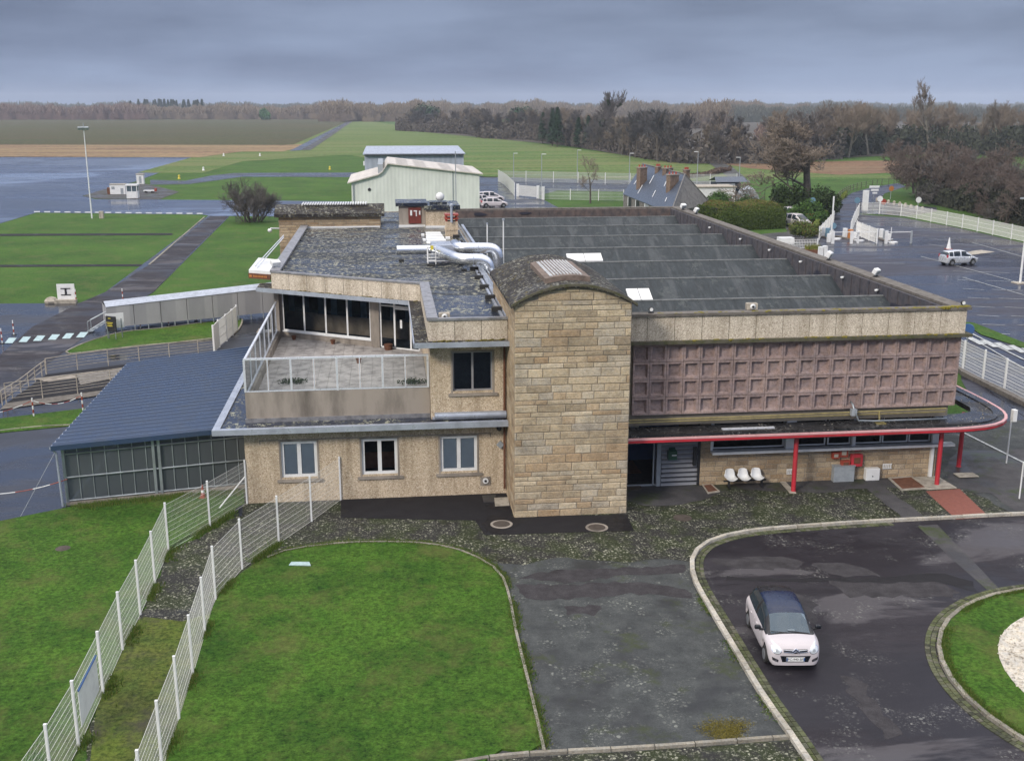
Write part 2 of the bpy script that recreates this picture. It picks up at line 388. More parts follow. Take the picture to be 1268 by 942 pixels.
M['curtain'] = paint('dark_curtain', (.03,.035,.05), .8)
M['drypatch'] = asph('dry_tarmac', (.038,.035,.039), (.068,.064,.069), rough=(.6,.85), wet=.4, sc=.5, spec=.2, crack=False)
M['kerbw'] = stonem('pale_kerb', [(.36,.35,.32),(.50,.49,.46),(.42,.41,.38)])
M['woodfloor'] = paint('wood_floor', (.07,.06,.045), .95, var=.6, sc=.05)
M['mesh_far'] = paint('distant_mesh', (.42,.45,.43), .6, var=.1)
M['rimgrey'] = paint('wheel_grey', (.22,.23,.25), .4, .3)
M['slab'] = paint('terrace_slabs', (.46,.43,.41), .8, var=.9, sc=1.6, bump=.01, dirt=(.17,.155,.15))
M['hangar'] = corru('hangar_cladding', (.66,.69,.65), 'X', .5, .5, 0, .006, .1)
M['hangarroof'] = corru('hangar_roof', (.56,.52,.48), 'X', 1.2, .6, 0, .01, .12)
M['hangar2'] = corru('grey_cladding', (.40,.44,.52), 'X', 1., .45, .1, .015, .2)
M['gangway'] = corru('gangway_cladding', (.36,.355,.37), 'X', 2.1, .5, .0, .01, .35)
M['garageroof'] = paint('navy_roof', (.035,.062,.125), .33, .1, var=.35, sc=1., dirt=(.05,.065,.09))
M['shutter'] = corru('roller_shutter', (.40,.41,.45), 'Z', .22, .45, .3, .05, .6)
M['slate'] = paint('slate', (.035,.05,.08), .35, var=.6, sc=2.5, dirt=(.08,.095,.12), bump=.02)
M['slatel'] = paint('lichen_slate', (.19,.18,.17), .8, var=.7, sc=1.5, dirt=(.10,.095,.09), bump=.03)
M['brickch'] = paint('brick_chimney', (.20,.14,.105), .9, var=.6, sc=3)
M['housewall'] = paint('rubble_wall', (.20,.185,.17), .9, var=.8, sc=2.5, bump=.03)
M['bark'] = paint('bark', (.10,.085,.07), .9, var=.6, sc=2)
M['barkl'] = paint('pale_bark', (.22,.20,.17), .9, var=.6, sc=1)
def twigm(name, a, b):
    n = NT(name); oi = n.new('ShaderNodeObjectInfo'); col = n.mix(oi.outputs['Random'], a, b)
    f = n.noise(.35, n.world(), 3); col = n.mix(n.ramp(f, [(.4, 0), (.7, .8)]), col, tuple((x+y)*.62 for x, y in zip(a, b)))
    return n.fin(col, .9, spec=.1)
M['twig'] = twigm('twigs', (.15,.125,.105), (.20,.165,.13))
M['twigr'] = twigm('reddish_twigs', (.115,.09,.082), (.12,.10,.088))
M['twigf'] = twigm('distant_twigs', (.15,.11,.10), (.20,.155,.12))
M['twigd'] = twigm('dark_twigs', (.075,.077,.083), (.115,.10,.09))
M['ivy'] = leafm('ivy', (.012,.022,.008), (.03,.05,.014))
M['bushg'] = leafm('shrub_leaves', (.02,.045,.012), (.05,.10,.02))
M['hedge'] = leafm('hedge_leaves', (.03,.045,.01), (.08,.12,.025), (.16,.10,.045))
M['conif'] = leafm('conifer_leaves', (.012,.028,.016), (.03,.06,.03))
M['carwhite'] = paint('car_white', (.50,.465,.49), .18, var=.05)
M['carsilver'] = paint('car_silver', (.55,.57,.6), .25, .4, var=.05)
M['cardark'] = paint('car_black', (.006,.008,.012), .3, var=.05)
M['carreflblue'] = paint('car_roof_fabric', (.003,.012,.045), .2, var=.1)  # blue reflection on the sunroof, put into its base colour
M['carglass'] = glassm('car_glass', (.02,.03,.04), .3, .03)
M['lamp'] = paint('headlamp', (.62,.66,.7), .12, .3, var=.1)
M['chrome'] = paint('chrome', (.75,.75,.78), .15, 1., var=.05)
M['plate'] = paint('plate_white', (.75,.76,.76), .4, var=.05)
M['blue'] = paint('blue_paint', (.03,.09,.25), .5)
M['ltblue'] = paint('light_blue_paint', (.13,.24,.33), .5)
M['gravelw'] = stonem('white_gravel', [(.5,.49,.46),(.62,.6,.56),(.35,.33,.3)])
M['orange'] = paint('orange_paint', (.45,.17,.04), .6)
M['yellow'] = paint('yellow_paint', (.6,.5,.05), .5)
M['green'] = paint('dark_green', (.01,.06,.035), .4)
M['wall_red'] = paint('inner_parapet', (.13,.095,.085), .85, var=.8, sc=1.5, dirt=(.05,.05,.055))
M['wall_dark'] = paint('inner_parapet_dark', (.085,.075,.08), .8, var=.8, sc=2., dirt=(.03,.035,.05))
M['coping'] = paint('coping_concrete', (.16,.145,.13), .85, var=.8, sc=3., dirt=(.07,.06,.05), bump=.01)
M['copz'] = paint('coping_zinc', (.34,.34,.36), .45, .5, var=.6, sc=3.)
M['manhole'] = paint('cast_iron', (.07,.055,.045), .8, var=.5)
M['sand'] = paint('sand_slab', (.42,.38,.32), .85, var=.6, sc=3)
# ================================================================== SETTING
def S(name, px, z, m, world=None): return struct(name, MB().sheet(world or GL(px), z), m)
def rag(px, step=.45, amp=.14, seed=1):
    rr = random.Random(seed); P = [Vector(p) for p in GL(px)]; out = []
    for a_, b_ in zip(P, P[1:]+P[:1]):
        n = max(1, min(60, int((b_-a_).length/step)))
        for i in range(n):
            q = a_.lerp(b_, i/n); k = amp*(.5+.9*math.sin(q.x*1.7)*math.sin(q.y*1.1)); out.append((q.x+rr.uniform(-amp,amp), q.y+rr.uniform(-amp,amp)+k))
    return out
mb = MB()
mb.sheet([(-2600,-60),(2600,-60),(2600,4600),(-2600,4600)], -.01); struct('ground', mb, M['grass'])
S('field_airfield', [(-700,141),(404,147.5),(441,148),(800,196),(1150,205),(1150,221),(885,224),(600,219),(430,192),(300,200),(250,215),(170,214),(245,193),(60,192.5),(-700,194)], .03, M['field'])
S('far_field', [(-1500,147),(404,147.6),(436,148.2),(352,184),(300,182),(-700,180)], .06, M['far_field'])
S('tan_field', [(-700,178),(250,180),(352,180),(395,178),(350,188),(300,188),(262,193),(248,195.2),(0,194.5),(-700,195)], .09, M['tan_field'])
S('far_track', [(-1500,146),(404,146.5),(404,147.6),(-1500,147.4)], .12, M['sand'])
S('wood_floor', [(500,161.5),(600,171),(700,180.5),(800,197),(850,203),(960,203),(1035,196),(1180,190),(1400,200),(1800,200),(1800,146),(500,152)], .14, M['woodfloor'])
S('perimeter_path', [(436,147.6),(440,147.6),(378,186),(358,187.5)], .1, M['taxi'])
S('perimeter_track', [(439.4,147.8),(441,147.8),(385,186),(372,186.5)], .12, M['pavement'])
S('heath', [(1000,201),(1060,199.5),(1125,199),(1128,208),(1112,214),(1040,217),(930,209),(850,196),(880,193)], .06, M['heath'])
S('heath_track', [(800,182),(830,184),(905,206),(925,222),(905,222),(880,204)], .1, M['pavement'])
S('taxi_link', [(186,223),(230,224),(262,217.5),(290,214.5),(480,213.5),(700,216),(700,220),(480,219.5),(300,219),(272,223),(235,228),(186,229)], .02, M['taxi'])
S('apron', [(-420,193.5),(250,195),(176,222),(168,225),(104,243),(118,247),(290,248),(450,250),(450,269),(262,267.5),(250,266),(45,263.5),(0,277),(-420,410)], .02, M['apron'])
S('kiosk_hardstanding', [(102,243),(128,235),(170,226),(190,230),(222,238),(197,247.5),(120,246.5)], .045, M['pavement'])
S('access_lane', [(258,267),(284,268),(190,362),(155,380),(345,372),(345,640),(80,634),(-420,690),(-420,378),(98,375.5),(130,362)], .015, M['taxi'])
S('lane', [(260,268),(283,268),(232,318),(190,362),(140,392),(60,450),(0,500),(-120,600),(-120,520),(0,440),(40,405),(98,376),(130,362),(185,328)], .03, M['road'])
for k, y in enumerate((290.5, 329)):
    S('drain_channel', [(-420,y+1),(214-k*38,y-1.6),(213-k*38,y+.8),(-420,y+4)], .02, M['new_asph'])
P1 = resample(GL([(83,436),(110,424),(150,412.5),(200,407),(290,395.5),(299,397),(292,411),(270,420),(180,428),(110,436),(90,438.5)]), .8, True)
tag(MB().prism(P1, 0, .06).build('grass_verge', M['lawn']), kind='structure')
P2 = GL([(-420,575),(0,519),(118,505),(96,527),(0,536.5),(-420,595)])
tag(MB().prism(P2, 0, .06).build('grass_strip', M['lawn']), kind='structure')
kerb('kerb_verge', P1, .12, 0, .09, M['kerbstone'], closed=True)
S('service_yard', [(-420,600),(0,538),(96,528),(190,470),(300,470),(300,640),(84,631.5),(70,634),(0,645.5),(-420,705)], .035, M['taxi'])
kerb('kerb_yard', resample(GL([(-420,592),(0,534.5),(94,527.5)]), 1.), .12, 0, .08, M['kerbstone'])
kerb('kerb_lane', resample(GL([(186,328),(254,269)]), 1.5), .2, 0, .07, M['kerbstone'])
# markings on the left
for i, x in enumerate((2, 29, 61, 92, 123, 154, 185, 217, 249)):
    pass
mb = MB()
for x in (-22, 10.5, 28, 45.8, 64, 81.5, 99): # zebra on the lane (bottom-left corners along the row)
    yb = 425.6-(x-10)*.08
    mb.sheet(GL([(x-5,yb),(x+5,yb),(x+10.5,yb-6.6),(x+.8,yb-6.6)]), .045)
struct('zebra_crossing_lane', mb, M['linew'])
mb = MB()
for i in range(17):
    x = 42+i*12.6; y = 262.3+i*.14; mb.sheet(GL([(x,y+.9),(x+7.5,y+.9),(x+7.5,y-.5),(x,y-.5)]), .035)
struct('apron_edge_marking', mb, M['line'])
# foreground paving ---------------------------------------------------
fore = [(60,1500),(150,800),(232,700),(300,632),(303,600),(640,560),(790,560),(1268,520),(1700,470),(1700,640),(1268,637),(940,655),(862,700),(905,800),(1010,942),(1200,1500)]
S('forecourt', fore, .02, M['forecourt'])
sp = [(298,640),(303,612),(640,600),(790,600),(1180,596),(1256,636),(1100,644),(1020,649),(940,656),(890,665),(862,681),(855,697),(700,694),(620,700),(585,690),(530,676),(420,674),(345,690),(300,712),(268,742),(240,836),(209,941),(180,1060),(60,1060),(128,859),(209,683)]
S('speckled_paving', None, .026, M['speckled'], rag(sp, .5, .16))
S('mossy_strip', [(60,1400),(128,800),(178,764),(225,770),(262,760),(222,892),(175,1100),(150,1400)], .032, M['moss_grass'])
S('pavement', None, .034, M['pavement'], rag([(778,600),(862,598),(1170,592),(1186,560),(1400,555),(1700,600),(1700,632),(1258,634),(1225,612),(1150,604),(1090,606),(985,612),(905,606),(868,622),(800,628),(776,622)], .5, .15, 5))
S('new_tarmac', [(422,615),(634,600),(634,640),(776,638),(785,658),(600,663),(588,645),(422,642)], .038, M['new_asph'])
S('repaired_trench', None, .04, M['pavement'], rag([(1072,604),(1092,602),(1145,640),(1118,642)], .5, .06))
S('red_ramp', [(1146,609),(1188,606),(1225,641),(1184,644)], .042, M['oxide'])
# drive (ring road round the green), lower than the pavement by a kerb
kp = resample(GL([(1010,965),(975,912),(940,862),(900,795),(862,730),(854,705),(858,686),(880,670),(930,658),(1020,650.5),(1100,645.5),(1190,641),(1268,637),(1420,632),(1700,628)]), 1.)
drive = offset(kp, -.17)+GL([(1900,640),(1900,1500),(1200,1500)])
struct('drive', MB().sheet(drive, .03), M['road'])
kerb('kerb_drive', kp, .17, 0, .15, M['kerbw'], side=-1)
cob = MB(); cb0 = resample(GL([(1010,965),(975,912),(940,862),(900,795),(862,730),(854,705),(858,686),(880,670),(930,658),(1020,650.5),(1100,645.5)]), .16)
for row in range(2):
    A = offset(cb0, -.22-row*.16); B = offset(cb0, -.36-row*.16)
    for i in range(len(A)-1):
        cob.tone = random.random()
        a, b, c, d = [Vector(q) for q in (A[i], A[i+1], B[i+1], B[i])]; g = .12
        cob.prism([a.lerp(b, g), b, c, d.lerp(c, g)][::-1], 0, .05+random.uniform(0,.012))
struct('cobble_gutter', cob, M['cobble'])
for q in ([(1005,702),(1030,697),(1060,700),(1092,713),(1040,716)],[(1028,722),(1100,719),(1165,722),(1196,737),(1120,741),(1050,740)],[(1040,838),(1068,843),(1090,880),(1122,912),(1100,916),(1062,872)],[(880,694),(960,690),(1000,697),(985,706),(900,704)],[(985,735),(1010,745),(1012,775),(1000,770)]): S('dry_patch', None, .0335, M['drypatch'], rag(q, .3, .14, 9))
S('wet_band', None, .0345, M['new_asph'], rag([(900,716),(1020,718),(1170,712),(1205,722),(1212,735),(1160,722),(1020,722),(900,720)], .4, .08, 6))
S('drive_trench', [(1136,652),(1160,650),(1215,706),(1240,733),(1222,731),(1180,694)], .036, M['pavement'])
kerb('kerb_forecourt', resample(GL([(560,950),(640,938),(800,929),(980,916)]), 1.), .12, 0, .12, M['kerbstone'])
for q, m_ in (([(690,707),(850,701),(852,708),(770,716),(690,722),(640,716)],'drypatch'),([(640,726),(760,722),(850,728),(856,741),(780,738),(650,745)],'drypatch'),([(700,752),(745,750),(735,764),(700,762)],'drypatch')): S('worn_tarmac', None, .0235, M[m_], rag(q, .3, .12, 3))

S('forecourt_lower', [(500,1500),(560,948),(640,939),(800,930),(978,918),(1010,965),(1200,1500)], .03, M['speckled'])
lawn = resample(GL([(600,945),(672,929),(655,850),(640,790),(630,740),(620,714),(600,698),(570,684),(530,676),(480,673.5),(420,675.5),(360,683),(325,695),(296,714),(268,744),(255,785),(240,836),(222,892),(209,942),(150,1200),(560,1200)]), .7, True)
tag(MB().prism(lawn, 0, .09).build('lawn_oval', M['lawn']), kind='structure')
kerb('kerb_lawn', resample(GL([(676,932),(657,850),(642,790),(632,740),(622,713),(602,697),(572,683),(531,674.5),(480,672),(420,674),(360,681.5),(330,692)]), 1.), .09, 0, .11, M['kerbstone'])
S('lawn_left', [(60,1500),(20,1080),(97.7,924),(128,859),(152,805),(174,761.5),(192,722),(207,684),(214,676),(250,655),(303,624),(301,609),(217,614),(150,622),(84,629),(0,646),(-420,705),(-420,1500)], .05, M['lawn'])
# roundabout green
pc = [Vector(p) for p in GL([(1165,800),(1200,866),(1268,733)])]
def circ(a, b, c):
    d = 2*(a.x*(b.y-c.y)+b.x*(c.y-a.y)+c.x*(a.y-b.y))
    ux = (a.length_squared*(b.y-c.y)+b.length_squared*(c.y-a.y)+c.length_squared*(a.y-b.y))/d
    uy = (a.length_squared*(c.x-b.x)+b.length_squared*(a.x-c.x)+c.length_squared*(b.x-a.x))/d
    return ux, uy, math.hypot(a.x-ux, a.y-uy)
gx, gy, gr = circ(*pc)
def ring(r, n=96): return [(gx+r*math.cos(2*math.pi*i/n), gy+r*math.sin(2*math.pi*i/n)) for i in range(n)]
tag(MB().prism(ring(gr), 0, .11).build('roundabout_green', M['lawn']), kind='structure')
kerb('kerb_roundabout', ring(gr, 40), .14, 0, .14, M['kerbstone'], closed=True, side=-1)
cob = MB()
for row in range(2):
    n = int(2*math.pi*(gr+.3)/.17)
    for i in range(n):
        t0 = 2*math.pi*(i+row*.5)/n; t1 = t0+2*math.pi/n*.88; r0 = gr+.17+row*.17; cob.tone = random.random()
        cob.prism([(gx+r*math.cos(t), gy+r*math.sin(t)) for r, t in ((r0,t0),(r0+.15,t0),(r0+.15,t1),(r0,t1))], 0, .05+random.uniform(0,.01))
struct('cobble_ring', cob, M['cobble'])
gp = [Vector(p) for p in GL([(1236,800),(1262,770),(1262,856)])]; wx, wy, wr = circ(*gp)
mb = MB(); mb.prism([(wx+wr*math.cos(i*math.pi/24), wy+wr*math.sin(i*math.pi/24)) for i in range(48)], 0, .125)
for i in range(5200):
    r = wr*math.sqrt(random.random()); t = random.random()*6.283; s = random.uniform(.025,.06); mb.tone = random.random()
    mb.obox((wx+r*math.cos(t), wy+r*math.sin(t), .13), (s*1.6,s,s*.8), random.random()*3, random.random(), random.random())
tag(mb.build('white_gravel', M['gravelw']), kind='stuff')
# right-hand roads and car park --------------------------------------
S('car_park', [(1195,430),(1080,352),(985,301),(1052,292),(1064,265.5),(1120,270),(1180,281),(1268,301),(1700,420),(1700,640),(1268,637),(1240,560),(1190,470)], .016, M['parking'])
S('exit_road', [(1080,352),(960,318),(900,297),(960,296),(1004,293),(1022,268),(1038,250),(1055,239),(1080,232),(1112,227),(1122,231),(1095,240),(1090,248),(1120,254),(1160,257),(1160,262),(1120,268),(1064,264),(1052,294),(1100,316)], .02, M['parking'])
S('side_road', [(1186,455),(1268,516),(1700,720),(1700,600),(1268,455),(1186,420)], .03, M['taxi'])
S('grass_median', [(1190,399),(1205,400),(1268,425),(1330,445),(1330,452),(1268,432),(1215,415)], .06, M['grass'])
mb = MB()
def pline(a, b, w=.12, z=.055):
    (x0,y0),(x1,y1) = G(*a), G(*b); d = Vector((x1-x0, y1-y0)).normalized(); nx, ny = -d.y*w/2, d.x*w/2
    mb.sheet([(x0-nx,y0-ny),(x1-nx,y1-ny),(x1+nx,y1+ny),(x0+nx,y0+ny)], z)
for i in range(5): pline((1150,312.5+i*0),(1151,312.5)) if False else None
for i in range(0,16,2):   # bays of the near car park
    y = 336+i*5.5; pline((1180+i*3, y), (1206+i*3.2, y+1.5), .1)
    pline((1212+i*4, y+1), (1250+i*5, y+2.6), .1)
for i in range(0,11,3): pline((1098+i*9, 285+i*1.9), (1120+i*10, 287+i*2), .1)
pline((1192,344),(1268,366)); pline((1140,318),(1268,352)); pline((1203,300.5),(1268,319)); pline((1040,325),(1120,327)); pline((1170,306),(1150,303))
pline((1196,410),(1268,446),.16); pline((1190,412),(1268,457),.12); pline((1190,535),(1268,574),.14)
struct('bay_markings', mb, M['line'])
mb = MB()
for i in range(7):
    x = 1196+i*17; mb.sheet(GL([(x,419+i*3.2),(x+8,418.4+i*3.2),(x+26,427+i*3.4),(x+17,427.6+i*3.4)]), .06)
struct('zebra_crossing_road', mb, M['line'])
S('painted_island', [(1215,310),(1232,312.5),(1200,316.5),(1186,315.5),(1206,311)], .05, M['sand'])
S('rear_yard', [(575,262),(594,228),(590,219),(640,219),(680,226),(774,227),(785,238),(690,236),(665,243),(700,262)], .02, M['taxi'])
S('rear_road', [(640,220.5),(900,225.5),(900,236),(790,236),(680,235),(655,228)], .026, M['taxi'])
S('small_yard', [(960,258),(1004,262),(1004,300),(940,300),(900,294),(975,287)], .018, M['pavement'])

def edge_weeds(name, P, n, m_, w=.12, h=.09, z=.05, seed=3):
    rr = random.Random(seed); mb = MB(); segs = list(zip(P[:-1], P[1:])); Ls = [math.dist(*s_) for s_ in segs]
    for i in range(n):
        a_, b_ = segs[rr.choices(range(len(segs)), Ls)[0]]; t = rr.random(); x = a_[0]+(b_[0]-a_[0])*t+rr.gauss(0,w); y = a_[1]+(b_[1]-a_[1])*t+rr.gauss(0,w)
        if math.sin(x*2.3)+math.sin(y*1.9)+rr.random() < .1: continue
        for k in range(3):
            u = rr.uniform(-.05,.05); v = rr.uniform(-.03,.03); mb.tone = rr.random(); mb.poly([(x+u-.012,y+v,z),(x+u+.012,y+v,z),(x+u*2.2,y+v*2.5-.01,z+h*rr.uniform(.5,1.3))])
    return tag(mb.build(name, m_), kind='stuff')
wm_ = leafm('weed_blades', (.03,.07,.01), (.08,.14,.02), (.15,.14,.05))
edge_weeds('edge_grass', GL([(676,932),(657,850),(642,790),(632,740),(622,713),(602,697),(572,683),(531,674.5),(480,672),(420,674),(360,681.5),(325,695),(296,714),(268,744)]), 5000, wm_, .1, .08, .06)
edge_weeds('edge_grass', GL([(97.7,926),(128,859),(152,805),(174,761.5),(192,722),(208.8,683),(260.3,653),(306,624)]), 5000, wm_, .16, .14, .03, 4)
edge_weeds('edge_grass', GL([(201,953),(222,892.5),(239,836.5),(254,785),(267,742.5),(300,705),(345.5,673.5)]), 4000, wm_, .14, .14, .05, 5)
edge_weeds('edge_grass', GL([(1005,950),(975,912),(940,862),(900,795),(862,730)]), 1500, wm_, .1, .05, .04, 6)
edge_weeds('edge_grass', GL([(80,632),(150,623),(217,616),(300,611)]), 1500, wm_, .2, .16, .03, 7)
edge_weeds('edge_grass', ring(gr-.1)+[ring(gr-.1)[0]], 9000, wm_, .08, .07, .1, 8)
for k in range(6): edge_weeds('ochre_moss_patch', GL([(872+k*5-(k%3)*6,899+k*3.2),(905+k,894+k*3.6),(950-k*7+(k%2)*8,903+k*2.)]), 420, leafm('ochre_moss', (.06,.055,.015), (.13,.11,.025)) if k == 0 else bpy.data.materials['ochre_moss'], .16, .02, .02, 20+k)
# ================================================================== TERMINAL
B = T('terminal_building', 'two-storey airport terminal with stone stair tower, pebbledash fascias, pink concrete screen and red-edged canopy', 'building', (0, 46, 0))
def part(name, m, mb, parent=None, **k): return mb.build(name, m, parent or B, **k)
# ---- ashlar helper: real blocks with varied courses
def ashlar(mb, face, a0, a1, z0, z1, fix, hs, ls, d=.03, top=None, holes=()):
    z = z0; rr = random.Random(int(abs(a0*31+fix*17)))
    while z < z1-.02:
        h = rr.choice(hs); h = min(h, z1-z); a = a0-rr.uniform(0, ls[0])
        if z1-z-h < .08: h = z1-z
        while a < a1:
            L = rr.uniform(*ls); b0, b1 = max(a, a0), min(a+L, a1)
            if a1-b1 < .15: b1 = a1; L = a1-a
            if b1-b0 > .03 and not any(q[0] < (b0+b1)/2 < q[1] and q[2] < z+h/2 < q[3] for q in holes):
                mb.tone = rr.random(); g = .011; dd = d*rr.uniform(.35, 1.)
                zz1 = z+h-g
                if top:
                    zz1 = min(zz1, top((b0+b1)/2)-.02)
                    if zz1 < z+.04: a += L; continue
                p0, p1, q0, q1 = b0+g, b1-g, z+g, zz1; e = min(.025, (q1-q0)*.3)
                if top: tl, tr_ = min(q1, top(p0)), min(q1, top(p1))
                else: tl = tr_ = q1
                b = len(mb.v)
                if face == 'front':
                    f = fix; mb.v += [(p0,f,q0),(p1,f,q0),(p1,f,tr_),(p0,f,tl),(p0+e,f-dd,q0+e),(p1-e,f-dd*rr.uniform(.7,1.2),q0+e),(p1-e,f-dd,tr_-e),(p0+e,f-dd*rr.uniform(.7,1.2),tl-e)]
                else:
                    f = fix; s_ = 1 if face == 'left' else -1
                    mb.v += [(f,p1,q0),(f,p0,q0),(f,p0,tl),(f,p1,tr_),(f-s_*dd,p1-e,q0+e),(f-s_*dd,p0+e,q0+e),(f-s_*dd,p0+e,tl-e),(f-s_*dd,p1-e,tr_-e)]
                for q in ((4,5,6,7),(0,1,5,4),(1,2,6,5),(2,3,7,6),(3,0,4,7)): mb.face([b+i for i in q])
            a += L
        z += h
# ---- stair tower
tx0, tx1, ty0, ty1 = 5.04, 9.88, 43.0, 51.9
def arc(x, o=0): t = (x-(tx0+tx1)/2)/((tx1-tx0)/2); return 9.12+.72*(1-t*t)+o
mb = MB(); k = 24
for yy in (ty0, ty1):
    pass
pts = [(tx0,0),(tx1,0)]+[(tx1-(tx1-tx0)*i/k, arc(tx1-(tx1-tx0)*i/k)) for i in range(k+1)]
mb.poly([(x,ty0,z) for x, z in pts]); mb.poly([(x,ty1,z) for x, z in reversed(pts)])
mb.poly([(tx0,ty0,0),(tx0,ty0,9.12),(tx0,ty1,9.12),(tx0,ty1,0)]); mb.poly([(tx1,ty0,0),(tx1,ty1,0),(tx1,ty1,9.12),(tx1,ty0,9.12)])
tw = part('stair_tower', M['mortar'], mb)
mb = MB(); ashlar(mb, 'front', tx0, tx1, 0, 10, ty0-.001, (.2,.22,.28,.32,.34,.38), (.5,1.35), .04, top=arc)
part('stone_facing', M['stone'], mb, tw)
mb = MB(); ashlar(mb, 'left', ty0, ty1, 0, 9.1, tx0-.001, (.2,.28,.32,.38), (.4,1.0), .02)
ashlar(mb, 'right', ty0, ty1, 0, 9.1, tx1+.001, (.17,.2,.24,.28,.32), (.4,1.0), .02)
part('stone_side', M['stone2'], mb, tw)
mb = MB(); rx0, rx1, ry0, ry1 = tx0-.16, tx1+.2, ty0-.18, ty1+.1
for i in range(k):
    xa, xb = rx0+(rx1-rx0)*i/k, rx0+(rx1-rx0)*(i+1)/k; za, zb = arc(xa, .02), arc(xb, .02); h = .13
    mb.poly([(xa,ry0,za+h),(xb,ry0,zb+h),(xb,ry1,zb+h),(xa,ry1,za+h)]); mb.poly([(xa,ry0,za),(xb,ry0,zb),(xb,ry0,zb+h),(xa,ry0,za+h)])
    mb.poly([(xa,ry0,za),(xa,ry1,za),(xb,ry1,zb),(xb,ry0,zb)]); mb.poly([(xb,ry1,zb),(xa,ry1,za),(xa,ry1,za+h),(xb,ry1,zb+h)])
for x in (rx0, rx1): mb.poly([(x,ry0,arc(x,.02)),(x,ry0,arc(x,.15)),(x,ry1,arc(x,.15)),(x,ry1,arc(x,.02))])
rf = part('barrel_roof', M['felt_moss'], mb, tw)
mb = MB()                                             # mossy lip
for i in range(60):
    xa = rx0+(rx1-rx0)*i/60; xb = rx0+(rx1-rx0)*(i+1)/60; o = random.uniform(-.015,.02)
    mb.poly([(xa,ry0-.02,arc(xa,.06+o)),(xb,ry0-.02,arc(xb,.06+o)),(xb,ry0-.02,arc(xb,.17)),(xa,ry0-.02,arc(xa,.17))]); mb.poly([(xa,ry0-.02,arc(xa,.17)),(xb,ry0-.02,arc(xb,.17)),(xb,ry0+.07,arc(xb,.17)),(xa,ry0+.07,arc(xa,.17))])
part('verge_lip', M['mossconc'], mb, tw)
# curved ribbed rooflight
sx0, sx1, sy0, sy1 = 6.42, 8.3, 43.9, 48.6
mb = MB(); n = 12
for i in range(n):
    xa, xb = sx0+(sx1-sx0)*i/n, sx0+(sx1-sx0)*(i+1)/n; za, zb = arc(xa,.36), arc(xb,.36)
    mb.poly([(xa,sy0,za),(xb,sy0,zb),(xb,sy1,zb),(xa,sy1,za)]); mb.poly([(xa,sy0,za-.22),(xb,sy0,zb-.22),(xb,sy0,zb),(xa,sy0,za)]); mb.poly([(xb,sy1,zb-.22),(xa,sy1,za-.22),(xa,sy1,za),(xb,sy1,zb)])
for x in (sx0, sx1): mb.poly([(x,sy0,arc(x,.14)),(x,sy0,arc(x,.36)),(x,sy1,arc(x,.36)),(x,sy1,arc(x,.14))])
sk = part('rooflight', paint('rooflight_curb', (.19,.145,.12), .8, var=.6), mb, tw)
mb = MB(); nr = 10; w0 = sx0+.28; w1 = sx1-.22
for i in range(nr):
    xa = w0+(w1-w0)*i/nr; xb = w0+(w1-w0)*(i+.52)/nr
    mb.tube(((xa+xb)/2, sy0+.3, arc(xa,.365)), ((xa+xb)/2, sy1-.25, arc(xa,.365)), (xb-xa)/2, n=8)
mb.box(w0-.05, sy0+.27, arc(w0,.36), w1, sy1-.22, arc(w0,.375))
B_ = part('ribbed_sheet', paint('ribbed_white', (.5,.51,.52), .4, var=.5), mb, tw)
# ---- left wing, ground floor
H1 = [(-4.87,-3.31,1.15,2.8),(-1.38,.19,1.15,2.8),(2.08,3.72,1.15,2.8)]
mb = MB(); wall_holes(mb, -6.4, 5.035, 0, 3.42, 46, 46.3, H1); wall_holes(mb, 46.3, 62, 0, 3.42, -6.4, -6.1, [], 'Y')
w = part('ground_floor_wall', M['pebble'], mb)
mb = MB(); mb.box(-5.75,45.985,2.86,4.3,46.,2.9)
for x in (-5.76,4.3): mb.box(x,45.985,2.7,x+.04,46,2.9)
part('wall_joint', M['conc'], mb, w)
mb = MB(); mb.box(-6.1,46.3,-.02,25.2,95,.03); mb.box(-6.1,55,.03,25,55.2,3.3); part('inner_floor', M['dark'], mb)
def window(x0, x1, z0, z1, y, parent, fm, blind=None, mull=1, fr=.09, glassmat=None, surround=True, depth=.14):
    mb = MB(); yy = y+depth
    wo = MB()
    wo.box(x0, yy, z0, x1, yy+.06, z0+fr); wo.box(x0, yy, z1-fr, x1, yy+.06, z1); wo.box(x0, yy, z0+fr, x0+fr, yy+.06, z1-fr); wo.box(x1-fr, yy, z0+fr, x1, yy+.06, z1-fr)
    for i in range(mull):
        xm = x0+(x1-x0)*(i+1)/(mull+1); wo.box(xm-fr*.65, yy-.004, z0+fr, xm+fr*.65, yy+.06, z1-fr)
    o = wo.build('window', fm, parent)
    g = MB(); g.poly([(x0+fr*.5, yy+.03, z0+fr*.5), (x1-fr*.5, yy+.03, z0+fr*.5), (x1-fr*.5, yy+.03, z1-fr*.5), (x0+fr*.5, yy+.03, z1-fr*.5)])
    og = g.build('pane', glassmat or (M['glassb'] if blind is M['blind'] else M['glass']), o)
    if blind:
        b = MB(); k = mull+1
        for i in range(k):
            xa = x0+(x1-x0)*i/k+.05; xb = x0+(x1-x0)*(i+1)/k-.05; b.box(xa, yy+.1, z0+(z1-z0)*.04, xb, yy+.12, z1-.05)
        b.build('blind', blind, o)
    if surround:
        s = MB(); s.box(x0-.08, y-.012, z0-.12, x0, y+.02, z1+.07); s.box(x1, y-.012, z0-.12, x1+.08, y+.02, z1+.07); s.box(x0, y-.012, z1, x1, y+.02, z1+.07)
        s.build('surround', M['conc'], o)
        s = MB(); s.box(x0-.2, y-.09, z0-.2, x1+.2, y+.1, z0-.08); s.build('sill', M['conc'], o)
    return o
